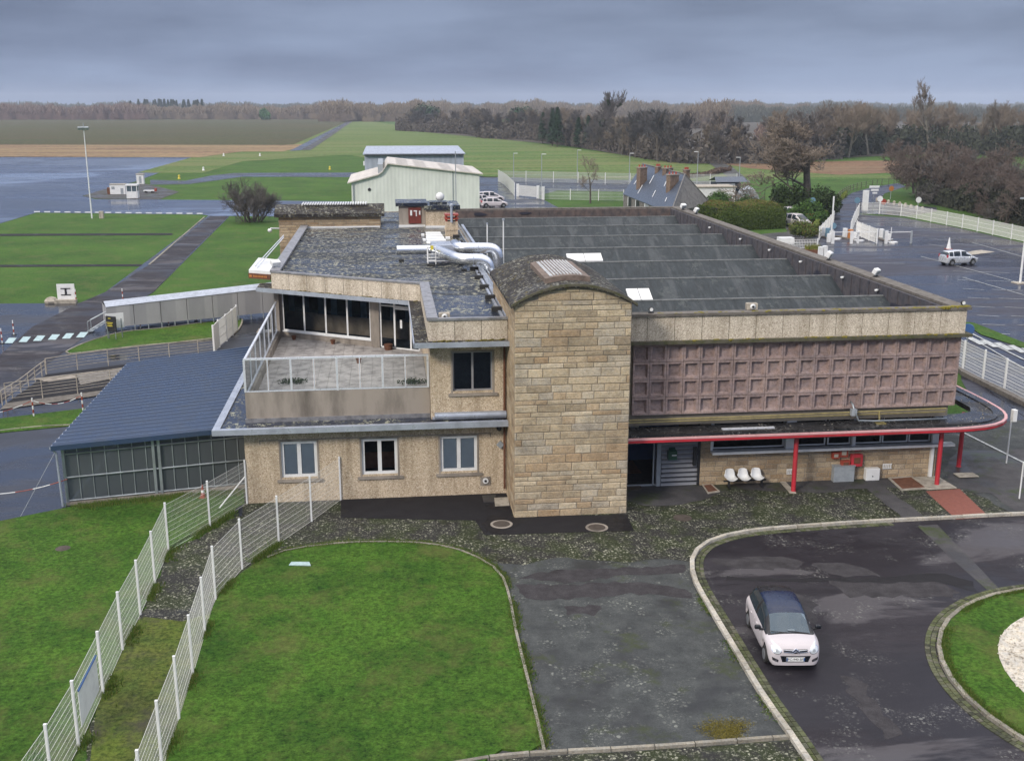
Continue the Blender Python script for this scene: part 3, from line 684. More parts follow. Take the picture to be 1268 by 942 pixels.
for i, h in enumerate(H1): window(*h, 46, B, M['white'], (M['blind'], None, M['blind'])[i], 1, .13, depth=.07)
mb = MB(); mb.box(-1.38,46.9,1.15,.19,46.92,1.9); part('interior_cabinet', M['rust'], mb)
# roof slab over ground floor (wide ledge with metal edge)
mb = MB(); mb.box(-7.45,45.22,3.44,5.0,62,3.6); part('ledge_roof', M['felt_wet'], mb)
mb = MB(); mb.box(-7.6,45.12,3.42,5.02,45.22,3.66); mb.box(-7.6,45.22,3.42,-7.45,62,3.66); mb.box(-7.45,45.22,3.6,5.0,45.34,3.67); mb.box(-7.45,45.34,3.6,-7.28,62,3.67)
part('ledge_edging', M['zinc'], mb)
# ---- terrace
mb = MB(); mb.box(-6.3,46.4,3.6,1.68,46.62,4.93); mb.box(-6.3,46.62,3.6,-6.08,61.2,4.75)
part('terrace_parapet', M['conc'], mb)
mb = MB(); mb.box(-6.34,46.34,3.6,1.68,46.4,3.78); part('parapet_flashing', M['copz'], mb)
mb = MB(); mb.box(-6.08,46.62,3.6,1.7,61.3,4.33)
part('terrace_deck', M['slab'], mb)
mb = MB(); n = 0
for i in range(15):
    for j in range(28):
        x = -6.05+i*.515; y = 46.66+j*.515
        if y > 57.3-.63*(x+1): continue
        mb.tone = random.random(); mb.box(x, y, 4.33, x+.5, y+.5, 4.352)
part('terrace_paving', M['slab'], mb)
rail = part('terrace_railing', M['alu'], MB().box(-6.3,46.44,6.36,1.66,46.54,6.44).box(-6.28,46.54,6.36,-6.18,60.6,6.44))
mb = MB(); N = 8
for i in range(N+1):
    x = -6.27+i*(7.88/N); wd = .05 if i % 2 else .09
    rp = MB().box(x-wd/2,46.42,(4.6 if i == 4 else 4.95),x+wd/2,46.48,6.36); rp.build('post', M['alu'], B)
mb = MB(); mb.box(-6.3,46.43,4.95,1.66,46.5,5.0); mb.box(-6.28,46.5,4.78,-6.2,60.6,4.84); part('bottom_rail', M['alu'], mb)
for i in range(1, 8): MB().box(-6.27,46.48+i*1.95,4.8,-6.21,46.54+i*1.95,6.36).build('post', M['alu'], B)
mb = MB()
for i in range(N): mb.box(-6.22+i*(7.88/N),46.445,5.0,-6.32+(i+1)*(7.88/N),46.455,6.36)
for i in range(7): mb.box(-6.25,46.6+i*1.95,4.85,-6.24,46.46+(i+1)*1.95,6.36)
mb.f = [f for i_, f in enumerate(mb.f) if (i_ % 6 == 2 and i_ < N*6) or (i_ % 6 == 5 and i_ >= N*6)]; mb.t = mb.t[:len(mb.f)]; mb.m = mb.m[:len(mb.f)]; part('glass_panel', M['railglass'], mb)
# ---- oblique window wall behind the terrace
def wl(x, o=0.): return 57.9-.63*(x+1)+o
ang = math.atan(-.63); LEN = math.sqrt(1+.63*.63)
def obl(mb, x0, x1, z0, z1, o=0., th=.08):   # slab along the oblique line
    a, b = (x0, wl(x0, o)), (x1, wl(x1, o)); mb.prism([a, b, (b[0], b[1]+th), (a[0], a[1]+th)], z0, z1); return mb
part('upper_wall', M['conc'], obl(obl(MB(),-6.3,-1.0,4.33,4.66,-.02,.2),-6.3,-5.95,4.66,7.1,-.04,.3))
for q in ((-1.02,-.55,4.33,7.1,-.1,.34),(1.55,1.7,4.33,7.1,0,.2)): part('pier', M['conc'], obl(MB(), *q))
mb = MB(); obl(mb,-6.0,-1.0,4.66,4.73,-.1,.16); part('upper_sill', M['white'], mb)
xs = [-5.93,-4.72,-3.5,-2.3,-1.04]
mb = MB()
for i in range(4):
    xa, xb = xs[i], xs[i+1]; f = MB()
    obl(f,xa,xa+.07,4.73,7.05,0,.08); obl(f,xb-.02,xb+.02,4.73,7.05,0,.08); obl(f,xa+.07,xb-.02,4.73,4.8,0,.08); obl(f,xa+.07,xb-.02,6.98,7.05,0,.08)
    fo = f.build('picture_window', M['white'], B)
    obl(MB(), xa+.07, xb-.02, 4.8, 6.98, .03, .015).build('pane', M['glass'], fo)
f = MB()
for x in (-.52,.22,1.06,1.5): obl(f,x,x+.09,4.38,7.0,0,.08)
obl(f,-.43,1.5,6.9,7.0,.005,.07); obl(f,-.43,1.5,6.62,6.68,.005,.07); obl(f,.31,1.06,6.5,6.6,-.01,.09); obl(f,-.43,1.5,4.36,4.44,-.01,.1)
td = f.build('terrace_door', M['white'], B)
obl(MB(), -.43, 1.5, 4.44, 6.62, .03, .015).build('pane', M['glass'], td)
obl(MB(), .55, .66, 5.5, 5.95, -.0, .02).build('notice', M['white'], td)
mb = MB(); obl(mb,-6.1,1.6,4.33,4.6,4.5,.1); obl(mb,-6.1,5.,4.34,4.36,.1,9.); obl(mb,-6.1,5,4.36,7.3,9.,.1); part('upper_room', M['curtain'], mb)
mb = MB(); obl(mb,-6.,1.5,4.36,5.35,2.6,.1); part('wall_reflection_slab', paint('wall_reflection_slab', (.42,.30,.22), .7, var=.6, sc=1.5), mb)  # brown half wall added indoors, stands in for a wall reflected in the panes
mb = MB()
for k in range(9): obl(mb,-5.9+k*.85,-5.55+k*.85,4.36,7.1,3.6+(k%3)*.5,.05)
part('room_curtain', paint('room_curtain', (.20,.30,.38), .8, var=.5), mb)
# ---- upper box front
mb = MB(); wall_holes(mb, 1.7, 5.03, 3.62, 7.25, 45.92, 46.2, [(2.67,4.42,4.85,6.62)]); mb.box(1.7,46.2,3.62,1.95,56.6,7.25)
w = part('upper_box_wall', M['pebble'], mb)
window(2.67,4.42,4.85,6.62,45.92,B,paint('grey_window_frame',(.28,.28,.3),.5),M['curtain'],1,.07)
mb = MB(); mb.tube((1.85,45.8,3.8),(5.0,45.8,3.8),.16,n=10); mb.box(1.75,45.7,3.66,5.0,45.92,3.74); part('box_flashing', M['zinc'], mb, smooth='auto')
# ledge ring under fascias
FX = lambda x: 55.0-.63*(x-1.6)     # fascia line, oblique
led = [(-7.2,60.2),(1.02,55.05),(1.02,44.78),(5.0,44.78),(5.0,46.4),(2.2,46.4),(2.2,56.4),(-6.2,61.9),(-7.2,62)]
mb = MB(); mb.prism(led, 7.12, 7.26); part('upper_ledge', M['felt_moss'], mb)
mb = MB()
for a, b in ((led[0],led[1]),(led[1],led[2]),(led[2],led[3])):
    d = (Vector(b)-Vector(a)).normalized(); n_ = Vector((d.y, -d.x))*.05
    mb.prism([a, (a[0]+n_.x, a[1]+n_.y), (b[0]+n_.x+d.x*.03, b[1]+n_.y+d.y*.03), b][::-1], 7.08, 7.3)
part('ledge_trim', M['zinc'], mb)
mb = MB()
for i in range(46):
    t = random.random(); s = random.uniform(.04,.14)
    if random.random() < .5: x, y = 1.8+t*3.1, 45.2+random.uniform(-.08,.02)
    else: x = -5.5+t*6.9; y = FX(x)-.1
    mb.obox((x,y,7.27),(s*2.2,s*.8,s*.5),random.random())
tag(part('moss_tuft', leafm('moss', (.06,.07,.015), (.14,.12,.03)), mb), kind='stuff')
# left fascias made of pebble panels
def fascia(pts, z0, z1, nper, m=M['pebblep']):
    mb = MB(); jb = MB()
    for a, b in zip(pts[:-1], pts[1:]):
        a, b = Vector(a), Vector(b); L = (b-a).length; n = max(1, round(L/nper)); d = (b-a)/L; nn = Vector((-d.y, d.x))
        for i in range(n):
            p, q = a+d*(L*i/n+.012), a+d*(L*(i+1)/n-.012)
            mb.prism([p, q, q+nn*.15, p+nn*.15], z0, z1)
        jb.prism([a+nn*.02+d*.03, b+nn*.02-d*.03, b+nn*.18-d*.03, a+nn*.18+d*.03], z0, z1)
    return mb, jb
fpts = [(-6.35,62.5)[0:2], (-6.35, FX(-6.35)), (1.62, FX(1.62)), (1.62,45.32), (5.02,45.32)]
mb, jb = fascia([(-6.35,83), (-6.35,FX(-6.35)), (1.62,FX(1.62)), (1.62,45.32), (5.02,45.32)], 7.26, 8.14, 1.18)
mb.box(1.625,45.325,7.262,1.79,45.5,8.138); part('left_fascia', M['pebblep'], mb); part('fascia_joint', M['mossconc'], jb)
# left roof deck
deck = [(-6.2,83.5),(-6.2,FX(-6.35)+.1),(1.78,FX(1.62)+.1),(1.78,45.45),(5.3,45.45),(5.3,95),(-6.2,95)]
mb = MB(); mb.prism([(-6.2,95),(-6.2,FX(-6.35)+.1),(1.78,FX(1.62)+.1),(1.78,52),(5.3,52),(5.3,95)], 7.7, 8.06); part('flat_roof', M['felt'], mb)
mb = MB(); mb.prism([(1.78,52),(1.78,45.45),(5.3,45.45),(5.3,52)], 7.7, 8.058); part('flat_roof_low', M['felt_wet'], mb)
mb = MB()
def cop(a, b, w0, w1, z=8.14, h=.1):
    a, b = Vector(a), Vector(b); d = (b-a).normalized(); nn = Vector((-d.y, d.x)); mb.prism([a-nn*w0, b-nn*w0, b+nn*w1, a+nn*w1], z, z+h)
cop((-6.35,83),(-6.35,FX(-6.35)-.03),.05,.5,8.14,.13); cop((-6.38,FX(-6.38)-.02),(1.6,FX(1.6)-.02),.04,.22,8.14,.09); cop((1.62,FX(1.62)),(1.62,45.3),.05,.42,8.14,.14); cop((1.6,45.3),(5.05,45.3),.05,.2,8.14,.1)
part('left_coping', M['copz'], mb)
mb = MB(); mb.box(5.0,46.0,8.06,5.3,62,8.2); mb.box(5.55,45.6,8.0,5.72,82,8.3); mb.box(4.82,46.,8.06,4.94,62,8.12); part('edge_upstand', M['zinc'], mb)
mb = MB(); mb.tube((5.1,46,8.36),(5.1,82,8.36),.03,n=6); mb.tube((5.3,46,8.4),(5.3,82,8.4),.03,n=6)
part('cable_run', M['steel'], mb)
for i in range(11): MB().box(4.55,47.5+i*3.1,8.06,5.0,47.8+i*3.1,8.26).build('rubber_support', M['rubber'], B)
mb = MB(); mb.box(-6.35,60.8,0,-6.1,95,7.1); mb.box(-6.35,60.8,7.1,-6.2,94,7.26); mb.box(-6.3,94.7,0,5.5,95,8.1); part('side_wall', M['conc'], mb)
# gutter pipe beside the tower
mb = MB(); mb.tube((4.93,45.85,.3),(4.93,45.85,7.2),.05,n=8); mb.tube((4.93,45.85,3.9),(5.03,45.85,3.9),.07,n=8); part('downpipe', M['rust'], mb)
# ---- main hall: coffered screen
PX0, PX1, PZ0, PZ1 = 10.55, 25.66, 3.64, 6.86
mb = MB(); nc = 20; cw = (PX1-PX0)/nc; ch = (PZ1-PZ0)/4
def coffer(o, U, V, N_):
    # o origin corner, U/V cell edges, N outward normal
    def P(u, v, n_): return tuple(o[i]+U[i]*u+V[i]*v+N_[i]*n_ for i in range(3))
    a, b = .12, .20; L = [(a,a),(1-a,a),(1-a,1-a),(a,1-a)]; K = [(b,b),(1-b,b),(1-b,1-b),(b,1-b)]; E = [(0.012,0.012),(.988,.012),(.988,.988),(.012,.988)]
    for i in range(4):
        j = (i+1) % 4
        mb.poly([P(*E[i],-.05),P(*E[j],-.05),P(*E[j],.0),P(*E[i],.0)])
        mb.poly([P(*E[i],0),P(*E[j],0),P(*L[j],0),P(*L[i],0)])
        mb.poly([P(*L[i],0),P(*L[j],0),P(*K[j],-.17),P(*K[i],-.17)])
    mb.poly([P(*q,-.17) for q in K])
for i in range(nc):
    for j in range(4):
        mb.tone = random.random(); coffer((PX0+i*cw,45.4,PZ0+j*ch),(cw,0,0),(0,0,ch),(0,-1,0))
for i in range(62):
    for j in range(4):
        mb.tone = random.random(); coffer((PX1,45.44+i*.8,PZ0+j*ch),(0,.8,0),(0,0,ch),(1,0,0))
part('coffered_screen', M['pinkconc'], mb)
mb = MB(); mb.box(PX0-.7,45.62,3.1,PX1-.2,45.8,6.95); mb.box(PX1-.35,45.8,3.1,PX1-.2,95,6.95); part('screen_backing', M['mortar'], mb)
mb = MB(); mb.box(9.9,45.1,6.9,26.0,46,7.04); mb.box(25.2,46,6.9,26.0,95.3,7.04)
part('screen_ledge', M['mossconc'], mb)
mb, jb = fascia([(9.9,45.3),(25.74,45.3),(25.74,95)], 7.04, 8.12, 1.2)
mb.box(25.59,45.305,7.042,25.735,45.45,8.118); part('main_fascia', M['pebblep'], mb); part('main_fascia_joint', M['mossconc'], jb)
mb = MB(); mb.box(9.9,45.2,8.12,25.9,45.75,8.24); mb.box(25.15,45.75,8.12,25.9,95.4,8.24); mb.box(5.6,94.8,8.12,25.15,95.4,8.24); part('main_coping', M['coping'], mb)
mb = MB()
for i in range(120):
    x = 10+random.random()**.6*15.9; s = random.uniform(.03,.1)*(2 if x > 24.5 else 1); mb.obox((x,45.24+random.uniform(0,.2),8.235),(s*2,s,s*.5),random.random())
for i in range(60):
    x = 10+random.random()**.5*16; s = random.uniform(.04,.12); mb.obox((x,45.14+random.uniform(0,.1),7.035),(s*2,s,s*.5),random.random())
tag(part('coping_moss', leafm('moss2', (.05,.05,.02), (.2,.17,.03)), mb), kind='stuff')
# inner parapet walls
mb = MB(); mb.box(24.95,45.8,5.,25.1,94.8,8.12)
for i in range(44): mb.box(24.90,46.+i*1.1,5.,24.95,46.06+i*1.1,8.1)
part('inner_parapet', M['wall_dark'], mb)
mb = MB(); mb.box(5.7,94.6,6.5,24.95,94.78,8.12)
for i in range(24): mb.box(6+i*.8,94.56,7.5,6.06+i*.8,94.6,8.1)
part('rear_parapet', M['wall_red'], mb)
mb = MB(); mb.box(9.9,45.75,6.5,24.95,45.9,8.12); mb.box(5.3,45.9,6.3,5.52,95,8.0); part('front_parapet_inner', M['conc'], mb)
# sawtooth shells
mb = MB(); crest = [51.9+6.8*i for i in range(7)]; n = 10
for ci, yc in enumerate(crest):
    ys = yc-6.5 if ci else 45.95; zc = 7.62
    prev = None
    for i in range(n+1):
        t = i/n; y = ys+(yc-ys)*t; z = zc-(yc-y)*.375*(1+.05*(yc-y))
        if prev:
            mb.tone = .2 if ci == 0 else .5
            mb.poly([(5.52,prev[0],prev[1]),(24.95,prev[0],prev[1]),(24.95,y,z),(5.52,y,z)])
        prev = (y, z)
    mb.poly([(5.52,yc,zc),(24.95,yc,zc),(24.95,yc,zc-.12),(5.52,yc,zc-.12)][::-1])
    mb.poly([(24.95,yc,zc),(5.52,yc,zc),(5.52,yc+.3,4.6),(24.95,yc+.3,4.6)])
for ci, yc in enumerate(crest):
    for k in range(21):
        x = 5.9+k*.93; y0_, y1_ = (yc-(3.2 if ci else 5.6)), yc-.02; f = lambda y: 7.62-(yc-y)*.375*(1+.05*(yc-y)); xs_ = -.55 if ci else 0
        if x+xs_ > 5.6: mb.poly([(x+xs_,y0_,f(y0_)+.022),(x+xs_+.05,y0_,f(y0_)+.022),(x+.05,y1_,f(y1_)+.03),(x,y1_,f(y1_)+.03)])
part('sawtooth_roof', M['shed'], mb)
mb = MB()
for yc in crest: mb.box(5.55,yc-.03,7.6,24.9,yc+.1,7.66)
part('ridge_cap', paint('ridge_cap', (.20,.21,.21), .6, var=.8), mb)
mb = MB(); mb.box(9.95,45.95,7.5,24.9,46.9,7.75)
part('front_gutter_roof', M['shed_front'], mb)
def shed_hit(px, py, yc, lift=.1):
    r = ray(px, py); t = 50.
    while t < 200:
        y = r[1]*t; z = H+r[2]*t
        if z <= 7.62-(yc-y)*.375*(1+.05*(yc-y))+lift: break
        t += .01
    return Vector((r[0]*t, y, z))
for q, yc in ((((701,323),(744,322),(744,314),(701,314)),72.3),(((786,372),(809,372),(803,357.4),(775,357.4)),58.7)):
    P = [shed_hit(*p, yc) for p in q]; P[0].x = P[3].x; P[1].x = P[2].x = max(P[1].x, P[2].x); P[1].y = P[0].y; P[2].y = P[3].y; P[1].z = P[0].z; P[2].z = P[3].z
    mb = MB(); xm = (P[0].x+P[1].x)/2; dn = Vector((0,0,-.35))
    for xa, xb in ((P[0].x,xm-.02),(xm+.02,P[1].x)):
        c4 = [Vector((xa,*P[0][1:])),Vector((xb,*P[0][1:])),Vector((xb,*P[2][1:])),Vector((xa,*P[2][1:]))]; mb.poly(c4)
        for k4 in range(4): u, v = c4[k4], c4[(k4+1)%4]; mb.poly([u+dn,v+dn,v,u])
    part('skylight', M['white'], mb)
# broken linings and black bags on inner wall
mb = MB()
for x, y, z, s in ((24.85,50.2,7.2,.55),(24.85,53.4,7.0,.4),(24.85,48.7,7.4,.6),(24.86,60.5,7.3,.5),(8,94.5,7.8,.5),(12,94.5,7.85,.4)):
    pts = [(0, s*random.uniform(.5,1)*math.cos(k), s*random.uniform(.5,.9)*math.sin(k)) for k in [i*.7 for i in range(9)]]
    if x > 20: mb.poly([(x, y+p[1]*1.8, z+p[2]) for p in pts]); mb.poly([(x-.08, y+p[1]*1.3, z+p[2]*.6-.2) for p in pts])
    else: mb.poly([(x+p[1]*1.8, y, z+p[2]*.4) for p in pts])
part('torn_membrane', paint('torn_membrane', (.03,.03,.045), .5), mb)
# ---- ground floor right
mb = MB(); mb.box(13.95,46.02,0,25.35,46.3,1.62); mb.box(25.1,46.3,0,25.35,60,3.1); mb.box(13.95,46.02,1.62,14.45,46.3,3.1)
w = part('lower_wall', M['mortar'], mb)
mb = MB(); ashlar(mb,'front',13.95,25.35,0,1.6,46.019,(.2,.2,.24),(.4,.75),.02); ashlar(mb,'front',13.95,14.45,1.6,3.1,46.019,(.2,.24),(.4,.75),.02); ashlar(mb,'right',46.02,60,0,3.05,25.351,(.2,.24),(.4,.75),.02)
part('lower_stone_facing', M['stone2'], mb, w)
mb = MB(); mb.box(14.4,45.6,1.6,26.0,46.0,1.72); mb.box(14.5,46.0,1.62,25.6,46.12,1.66); part('long_sill', M['white'], mb)
for q in ((14.4,45.95,1.72,14.5,46.1,3.05),(17.9,45.8,1.72,18.35,46.05,3.05),(21.1,45.85,1.72,21.25,46.05,3.05),(25.0,45.85,0.,25.14,46.0,3.05),(25.14,45.95,1.72,25.5,46.15,3.05)): part('pilaster', M['white'], MB().box(*q))
for i, (xa, xb, m_) in enumerate(((14.52,17.9,0),(18.35,19.9,1),(20.0,21.1,0),(21.25,22.6,0),(22.65,23.9,0),(23.95,25.0,0))):
    window(xa, xb, 1.74, 3.0, 46.0, B, M['white'], None, 0, .06, None, False, .1)
part('upper_lintel', M['mortar'], MB().box(9.9,46.05,3.0,25.3,46.4,3.66))
mb = MB(); mb.box(9.9,45.7,3.28,25.5,46.05,3.62); part('screen_plinth', M['canopy_felt'], mb)
# entrance recess + shutter
mb = MB(); mb.box(9.9,50,0,14,50.1,3.0); mb.box(9.95,49.95,.9,11.4,50.,2.6); part('lobby_wall', M['blue'], mb)
mb = MB(); mb.box(10.9,48.5,.0,11.0,48.6,2.7); mb.box(11.95,46.1,0,12.15,46.35,2.75); mb.box(11.8,46.2,0,11.86,46.3,2.7); mb.box(9.9,46.2,0.02,12,46.3,.1); part('entrance_frame', M['grey'], mb)
part('lobby_mat', M['rust'], MB().box(10.3,48.0,0,11.7,49.8,.06)); part('lobby_fitting', M['rust'], MB().box(11.35,48.2,1.5,11.5,48.9,2.4))
mb = MB(); mb.box(11.05,47.9,1.85,11.5,47.95,2.45); pn = part('lobby_notice', M['white'], mb); part('notice_field', M['blue'], MB().box(11.13,47.885,1.97,11.42,47.9,2.33), pn)
part('white_panel', M['white'], MB().box(9.93,45.6,.9,9.98,46.0,2.0))
part('roller_shutter', M['shutter'], MB().box(12.18,46.1,0,13.85,46.2,2.75))
part('shutter_rail', M['black'], MB().box(13.85,46.0,0,13.95,46.25,2.75).box(13.62,45.98,1.0,13.78,46.1,1.9))
lb = MB(); lb.box(12.42,45.86,1.35,12.82,46.1,1.75); lb.poly([(12.42,45.86,1.75),(12.82,45.86,1.75),(12.72,45.98,1.9),(12.52,45.98,1.9)]); lb.box(12.48,45.98,1.75,12.76,46.1,1.9)
lo = part('letter_box', M['green'], lb); part('slot', M['white'], MB().box(12.58,45.85,1.55,12.8,45.86,1.6), lo)
# canopy: curved outline
cfront = 44.1
outer = [(9.9,cfront),(25.3,cfront),(26.6,44.3),(27.6,44.75),(28.3,45.5),(28.75,46.6),(28.9,48),(28.95,50),(28.95,62)]
outer = [outer[0]]+resample(outer[1:], .6)
inner = [(27.6,62),(27.6,50),(27.5,47.3),(27.15,46.55),(26.4,46.3),(25.4,46.25),(25.4,45.79),(9.9,45.79)]
mb = MB(); mb.prism(outer+inner, 2.74, 2.98)
cn = part('canopy', M['canopy_felt'], mb)
mb = MB(); oo = offset(outer, -.05)
for i in range(len(outer)-1): mb.prism([outer[i],oo[i],oo[i+1],outer[i+1]], 2.79, 2.91)
part('red_edge', M['red'], mb, cn)
mb = MB(); o2 = offset(outer, -.07); o3 = offset(outer, .06)
for i in range(len(outer)-1): mb.prism([o3[i],o2[i],o2[i+1],o3[i+1]], 2.912, 2.985)
part('pink_lip', M['pink'], mb, cn)
mb = MB()
for i in range(len(outer)-1):
    a = offset(outer, .35); b = offset(outer, .55); mb.prism([a[i],b[i],b[i+1],a[i+1]], 2.98, 3.03)
part('canopy_upstand', M['canopy_felt'], mb, cn)
for x, y in ((17.95,44.7),(24.87,44.85),(27.2,47.2)):
    MB().lathe([(.13,0),(.13,.04),(.105,.06),(.105,2.74)], (x,y,0), 14).build('column', M['red'], cn, smooth='auto', off=ORG[cn])
part('canopy_flashing', M['alu'], MB().box(14.6,44.95,2.98,17.0,45.15,3.02), cn)
mb = MB()
for i in range(140):
    t = random.random(); k = random.randrange(len(outer)-1); 
    p = Vector(offset(outer, random.uniform(.1,1.2))[k]) if random.random() < .75 else Vector((random.uniform(10,25), random.uniform(44.2,45.5))); s = random.uniform(.02,.05); mb.obox((p.x+random.uniform(-.3,.3),p.y+random.uniform(-.2,.2),2.995),(s,s,.02),t)
part('fallen_flake', M['sand'], mb, cn)
# pipes along screen
mb = MB(); mb.pipe([(9.95,45.35,3.45),(16,45.35,3.45),(20.2,45.3,3.5),(25.2,45.3,3.55)], .035); mb.pipe([(9.95,45.35,3.33),(25.2,45.35,3.38)], .03); mb.pipe([(22,45.28,3.5),(22,45.2,3.1),(22,45.2,2.98)], .04); mb.box(21.8,45.0,2.98,22.25,45.3,3.02)
part('gas_pipe', M['yellowp'], mb)
mb = MB(); mb.pipe([(20.7,45.5,3.95),(20.68,45.2,3.88),(20.7,45.1,3.7),(20.9,45.0,3.2),(21.6,45.0,3.15),(25.1,45.0,3.15)], .045); part('drain_pipe', M['steel'], mb, smooth=True)
part('pipe_joint', M['grey'], MB().obox((20.72,45.15,3.55),(.25,.2,.3)))
# ---- rear roof structures
mb = MB(); mb.box(-8.0,83,0,-.45,87,9.0); st = part('stone_stack', M['mortar'], mb)
mb = MB(); ashlar(mb,'front',-8.0,-.45,6,9.0,82.999,(.2,.24,.28),(.5,1.1),.03); ashlar(mb,'left',83,87,0,9.0,-8.001,(.2,.24,.28),(.5,1.1),.03); part('stack_facing', M['stone2'], mb, st)
mb = MB(); a = []
for i in range(13): t = i/12; a.append((-8.25+8.1*t*0, 82.7+4.6*t, 9.0+.55*math.sin(math.pi*t)))
for i in range(12):
    p, q = a[i], a[i+1]; mb.poly([(-8.3,p[1],p[2]+.1),(-.15,p[1],p[2]+.1),(-.15,q[1],q[2]+.1),(-8.3,q[1],q[2]+.1)])
mb.box(-8.3,82.68,8.88,-.15,82.8,9.12); mb.box(-8.3,82.8,8.9,-8.15,87.2,9.15); mb.box(-.3,82.8,8.9,-.15,87.2,9.15)
part('stack_roof', M['felt_moss'], mb, st)
mb = MB()
for i in range(26): mb.tube((-6.3+i*.19,83.9,9.72),(-6.3+i*.19,85.6,9.72),.06,n=6)
part('stack_rooflight', M['white'], mb, st)
part('stack_flashing', M['white'], MB().box(-6.1,82.9,8.06,-.5,82.99,8.16), st)
mb = MB(); mb.box(.95,83,8.06,5.2,86,9.6); pa = part('penthouse', M['conc'], mb)
mb = MB(); mb.box(2.95,82.2,8.06,5.15,83,9.35); part('penthouse_front', M['pebble'], mb, pa)
mb = MB(); mb.box(.7,82.8,9.6,3.1,86.3,9.85); mb.box(2.8,82.0,9.38,5.5,86.3,9.7); mb.box(3.3,83.5,9.7,4.6,85,9.85); part('penthouse_roof', M['felt_wet'], mb, pa)
rd = part('red_door', paint('red_door', (.17,.03,.02), .5, var=.6), MB().box(1.65,82.93,8.3,2.6,83,9.5), pa)
mb = MB(); mb.box(1.78,82.91,8.9,1.93,82.93,9.3); mb.box(2.05,82.91,9.2,2.3,82.93,9.28); mb.box(2.2,82.91,8.85,2.28,82.93,9.2); mb.box(2.45,82.91,8.95,2.55,82.93,9.25); part('door_marking', M['white'], mb, rd)
mb = MB(); mb.box(.9,82.8,8.06,2.9,82.99,8.2); mb.box(2.9,82.0,8.06,5.0,82.18,8.2); part('penthouse_flashing', M['white'], mb, pa)
# ================================================================== THINGS ON THE ROOF
def arcpts(c, a, b, r, n=6):   # quarter bend helper (from dir a to dir b)
    c, a, b = Vector(c), Vector(a), Vector(b)
    return [tuple(c-a*r*(1-math.sin(t*math.pi/2/n))+b*r*(1-math.cos(t*math.pi/2/n))) for t in range(n+1)]
D = T('air_handling_unit', 'shiny metal air unit with twin bent ducts standing on the flat roof', 'ventilation unit', (3.3,64,8.06))
MB().box(2.55,62.9,8.35,4.35,64.7,9.15).build('casing', M['zinc'], D, bevel=.03)
MB().tube((.55,64.2,8.72),(2.55,64.2,8.72),.27,n=18).build('intake_duct', M['duct'], D, smooth='auto')
def ductp(pts, r=.27):
    P = [Vector(p) for p in pts]; out = [P[0]]
    for i in range(1, len(P)-1):
        a = (P[i]-P[i-1]).normalized(); b = (P[i+1]-P[i]).normalized(); q = .62
        for t in range(7):
            s = t/6; out.append((P[i]-a*q)*(1-s)**2+P[i]*2*s*(1-s)+(P[i]+b*q)*s*s)
    out.append(P[-1]); return MB().pipe(out, r, 18)
ductp([(3.95,64.2,9.0),(4.0,62.6,9.0),(6.35,62.3,9.0),(6.35,62.3,7.0)], .31).build('upper_duct', M['duct'], D, smooth='auto')
ductp([(2.7,63.4,8.85),(3.9,59.7,8.75),(5.55,59.5,8.75),(5.62,59.5,7.0)], .31).build('lower_duct', M['duct'], D, smooth='auto')
mb = MB()
mb.tube((5.2,62.447,9.0),(5.24,62.442,9.0),.33,n=18); mb.tube((4.7,59.6,8.75),(4.74,59.595,8.75),.33,n=18)
mb.build('duct_band', M['zinc'], D, smooth='auto')
mb = MB()
for x in (2.3,2.75):
    for y in (62.3,63.2): mb.tube((x,y,8.1),(x,y,9.1),.03,n=6)
for z in (8.35,8.7,9.1): mb.tube((2.3,62.3,z),(2.75,62.3,z),.025,n=6); mb.tube((2.3,62.3,z),(2.3,63.2,z),.025,n=6)
for z in (8.3,8.5): mb.tube((2.3,62.3,z),(4.2,62.3,z),.03,n=6)
mb.build('support_frame', M['white'], D)
mb = MB()
for x, y in ((2.4,62.2),(2.5,61.9),(4.2,62.2),(4.2,60),(5.05,60),(.8,64.2),(5.0,58.6)): mb.box(x-.15,y-.12,8.06,x+.15,y+.12,8.16)
mb.build('rubber_foot', M['rubber'], D)
MB().box(2.45,62.25,8.95,2.62,62.3,9.2).build('warning_plate', M['yellow'], D)
mb = MB()
for i in range(5): mb.box(2.6+i*.04,72.2-i*.05+i*1.4,8.07,4.0-i*.04,73.2+i*1.4,8.12)
sl = T('roof_walkway_panel', 'row of white translucent panels lying on the flat roof behind the ducts', 'roof panels', (3.2,75,8.06)); mb.build('panel', M['white'], sl)
MB().box(2.4,73.5,8.07,2.6,74.2,8.2).box(4.0,74.5,8.07,4.3,75.1,8.2).box(2.4,76.5,8.07,2.6,77.1,8.2).build('ballast', M['white'], sl)
ch = T('roof_chimney', 'short pebbledash chimney with brick vents and a metal flue on the flat roof', 'chimney', (4.5,76.6,8.06))
MB().box(4.1,76.3,8.06,4.95,77.3,9.1).box(4.05,76.25,8.5,5.0,77.35,8.58).build('stack', M['pebble'], ch)
mb = MB()
for z in (9.25,9.5): mb.box(4.05,76.2,z,5.0,77.3,z+.1)
for x in (4.1,4.45,4.8): mb.box(x,76.3,9.1,x+.12,77.2,9.5)
mb.build('vented_cap', M['redor'], ch); MB().lathe([(.09,0),(.09,1.1),(.14,1.12),(.14,1.25),(.05,1.3)],(4.5,76.15,9.05),12).build('flue', M['zinc'], ch, smooth='auto')
a_ = T('roof_antenna', 'thin tall aerial pole on the penthouse roof in front of the hangar', 'antenna', (5.3,83.6,9.7)); MB().tube((5.3,83.6,9.6),(5.3,83.6,13.6),.035,n=6).build('pole', M['grey'], a_); MB().box(5.22,83.5,9.6,5.38,83.7,9.75).build('base', M['grey'], a_)
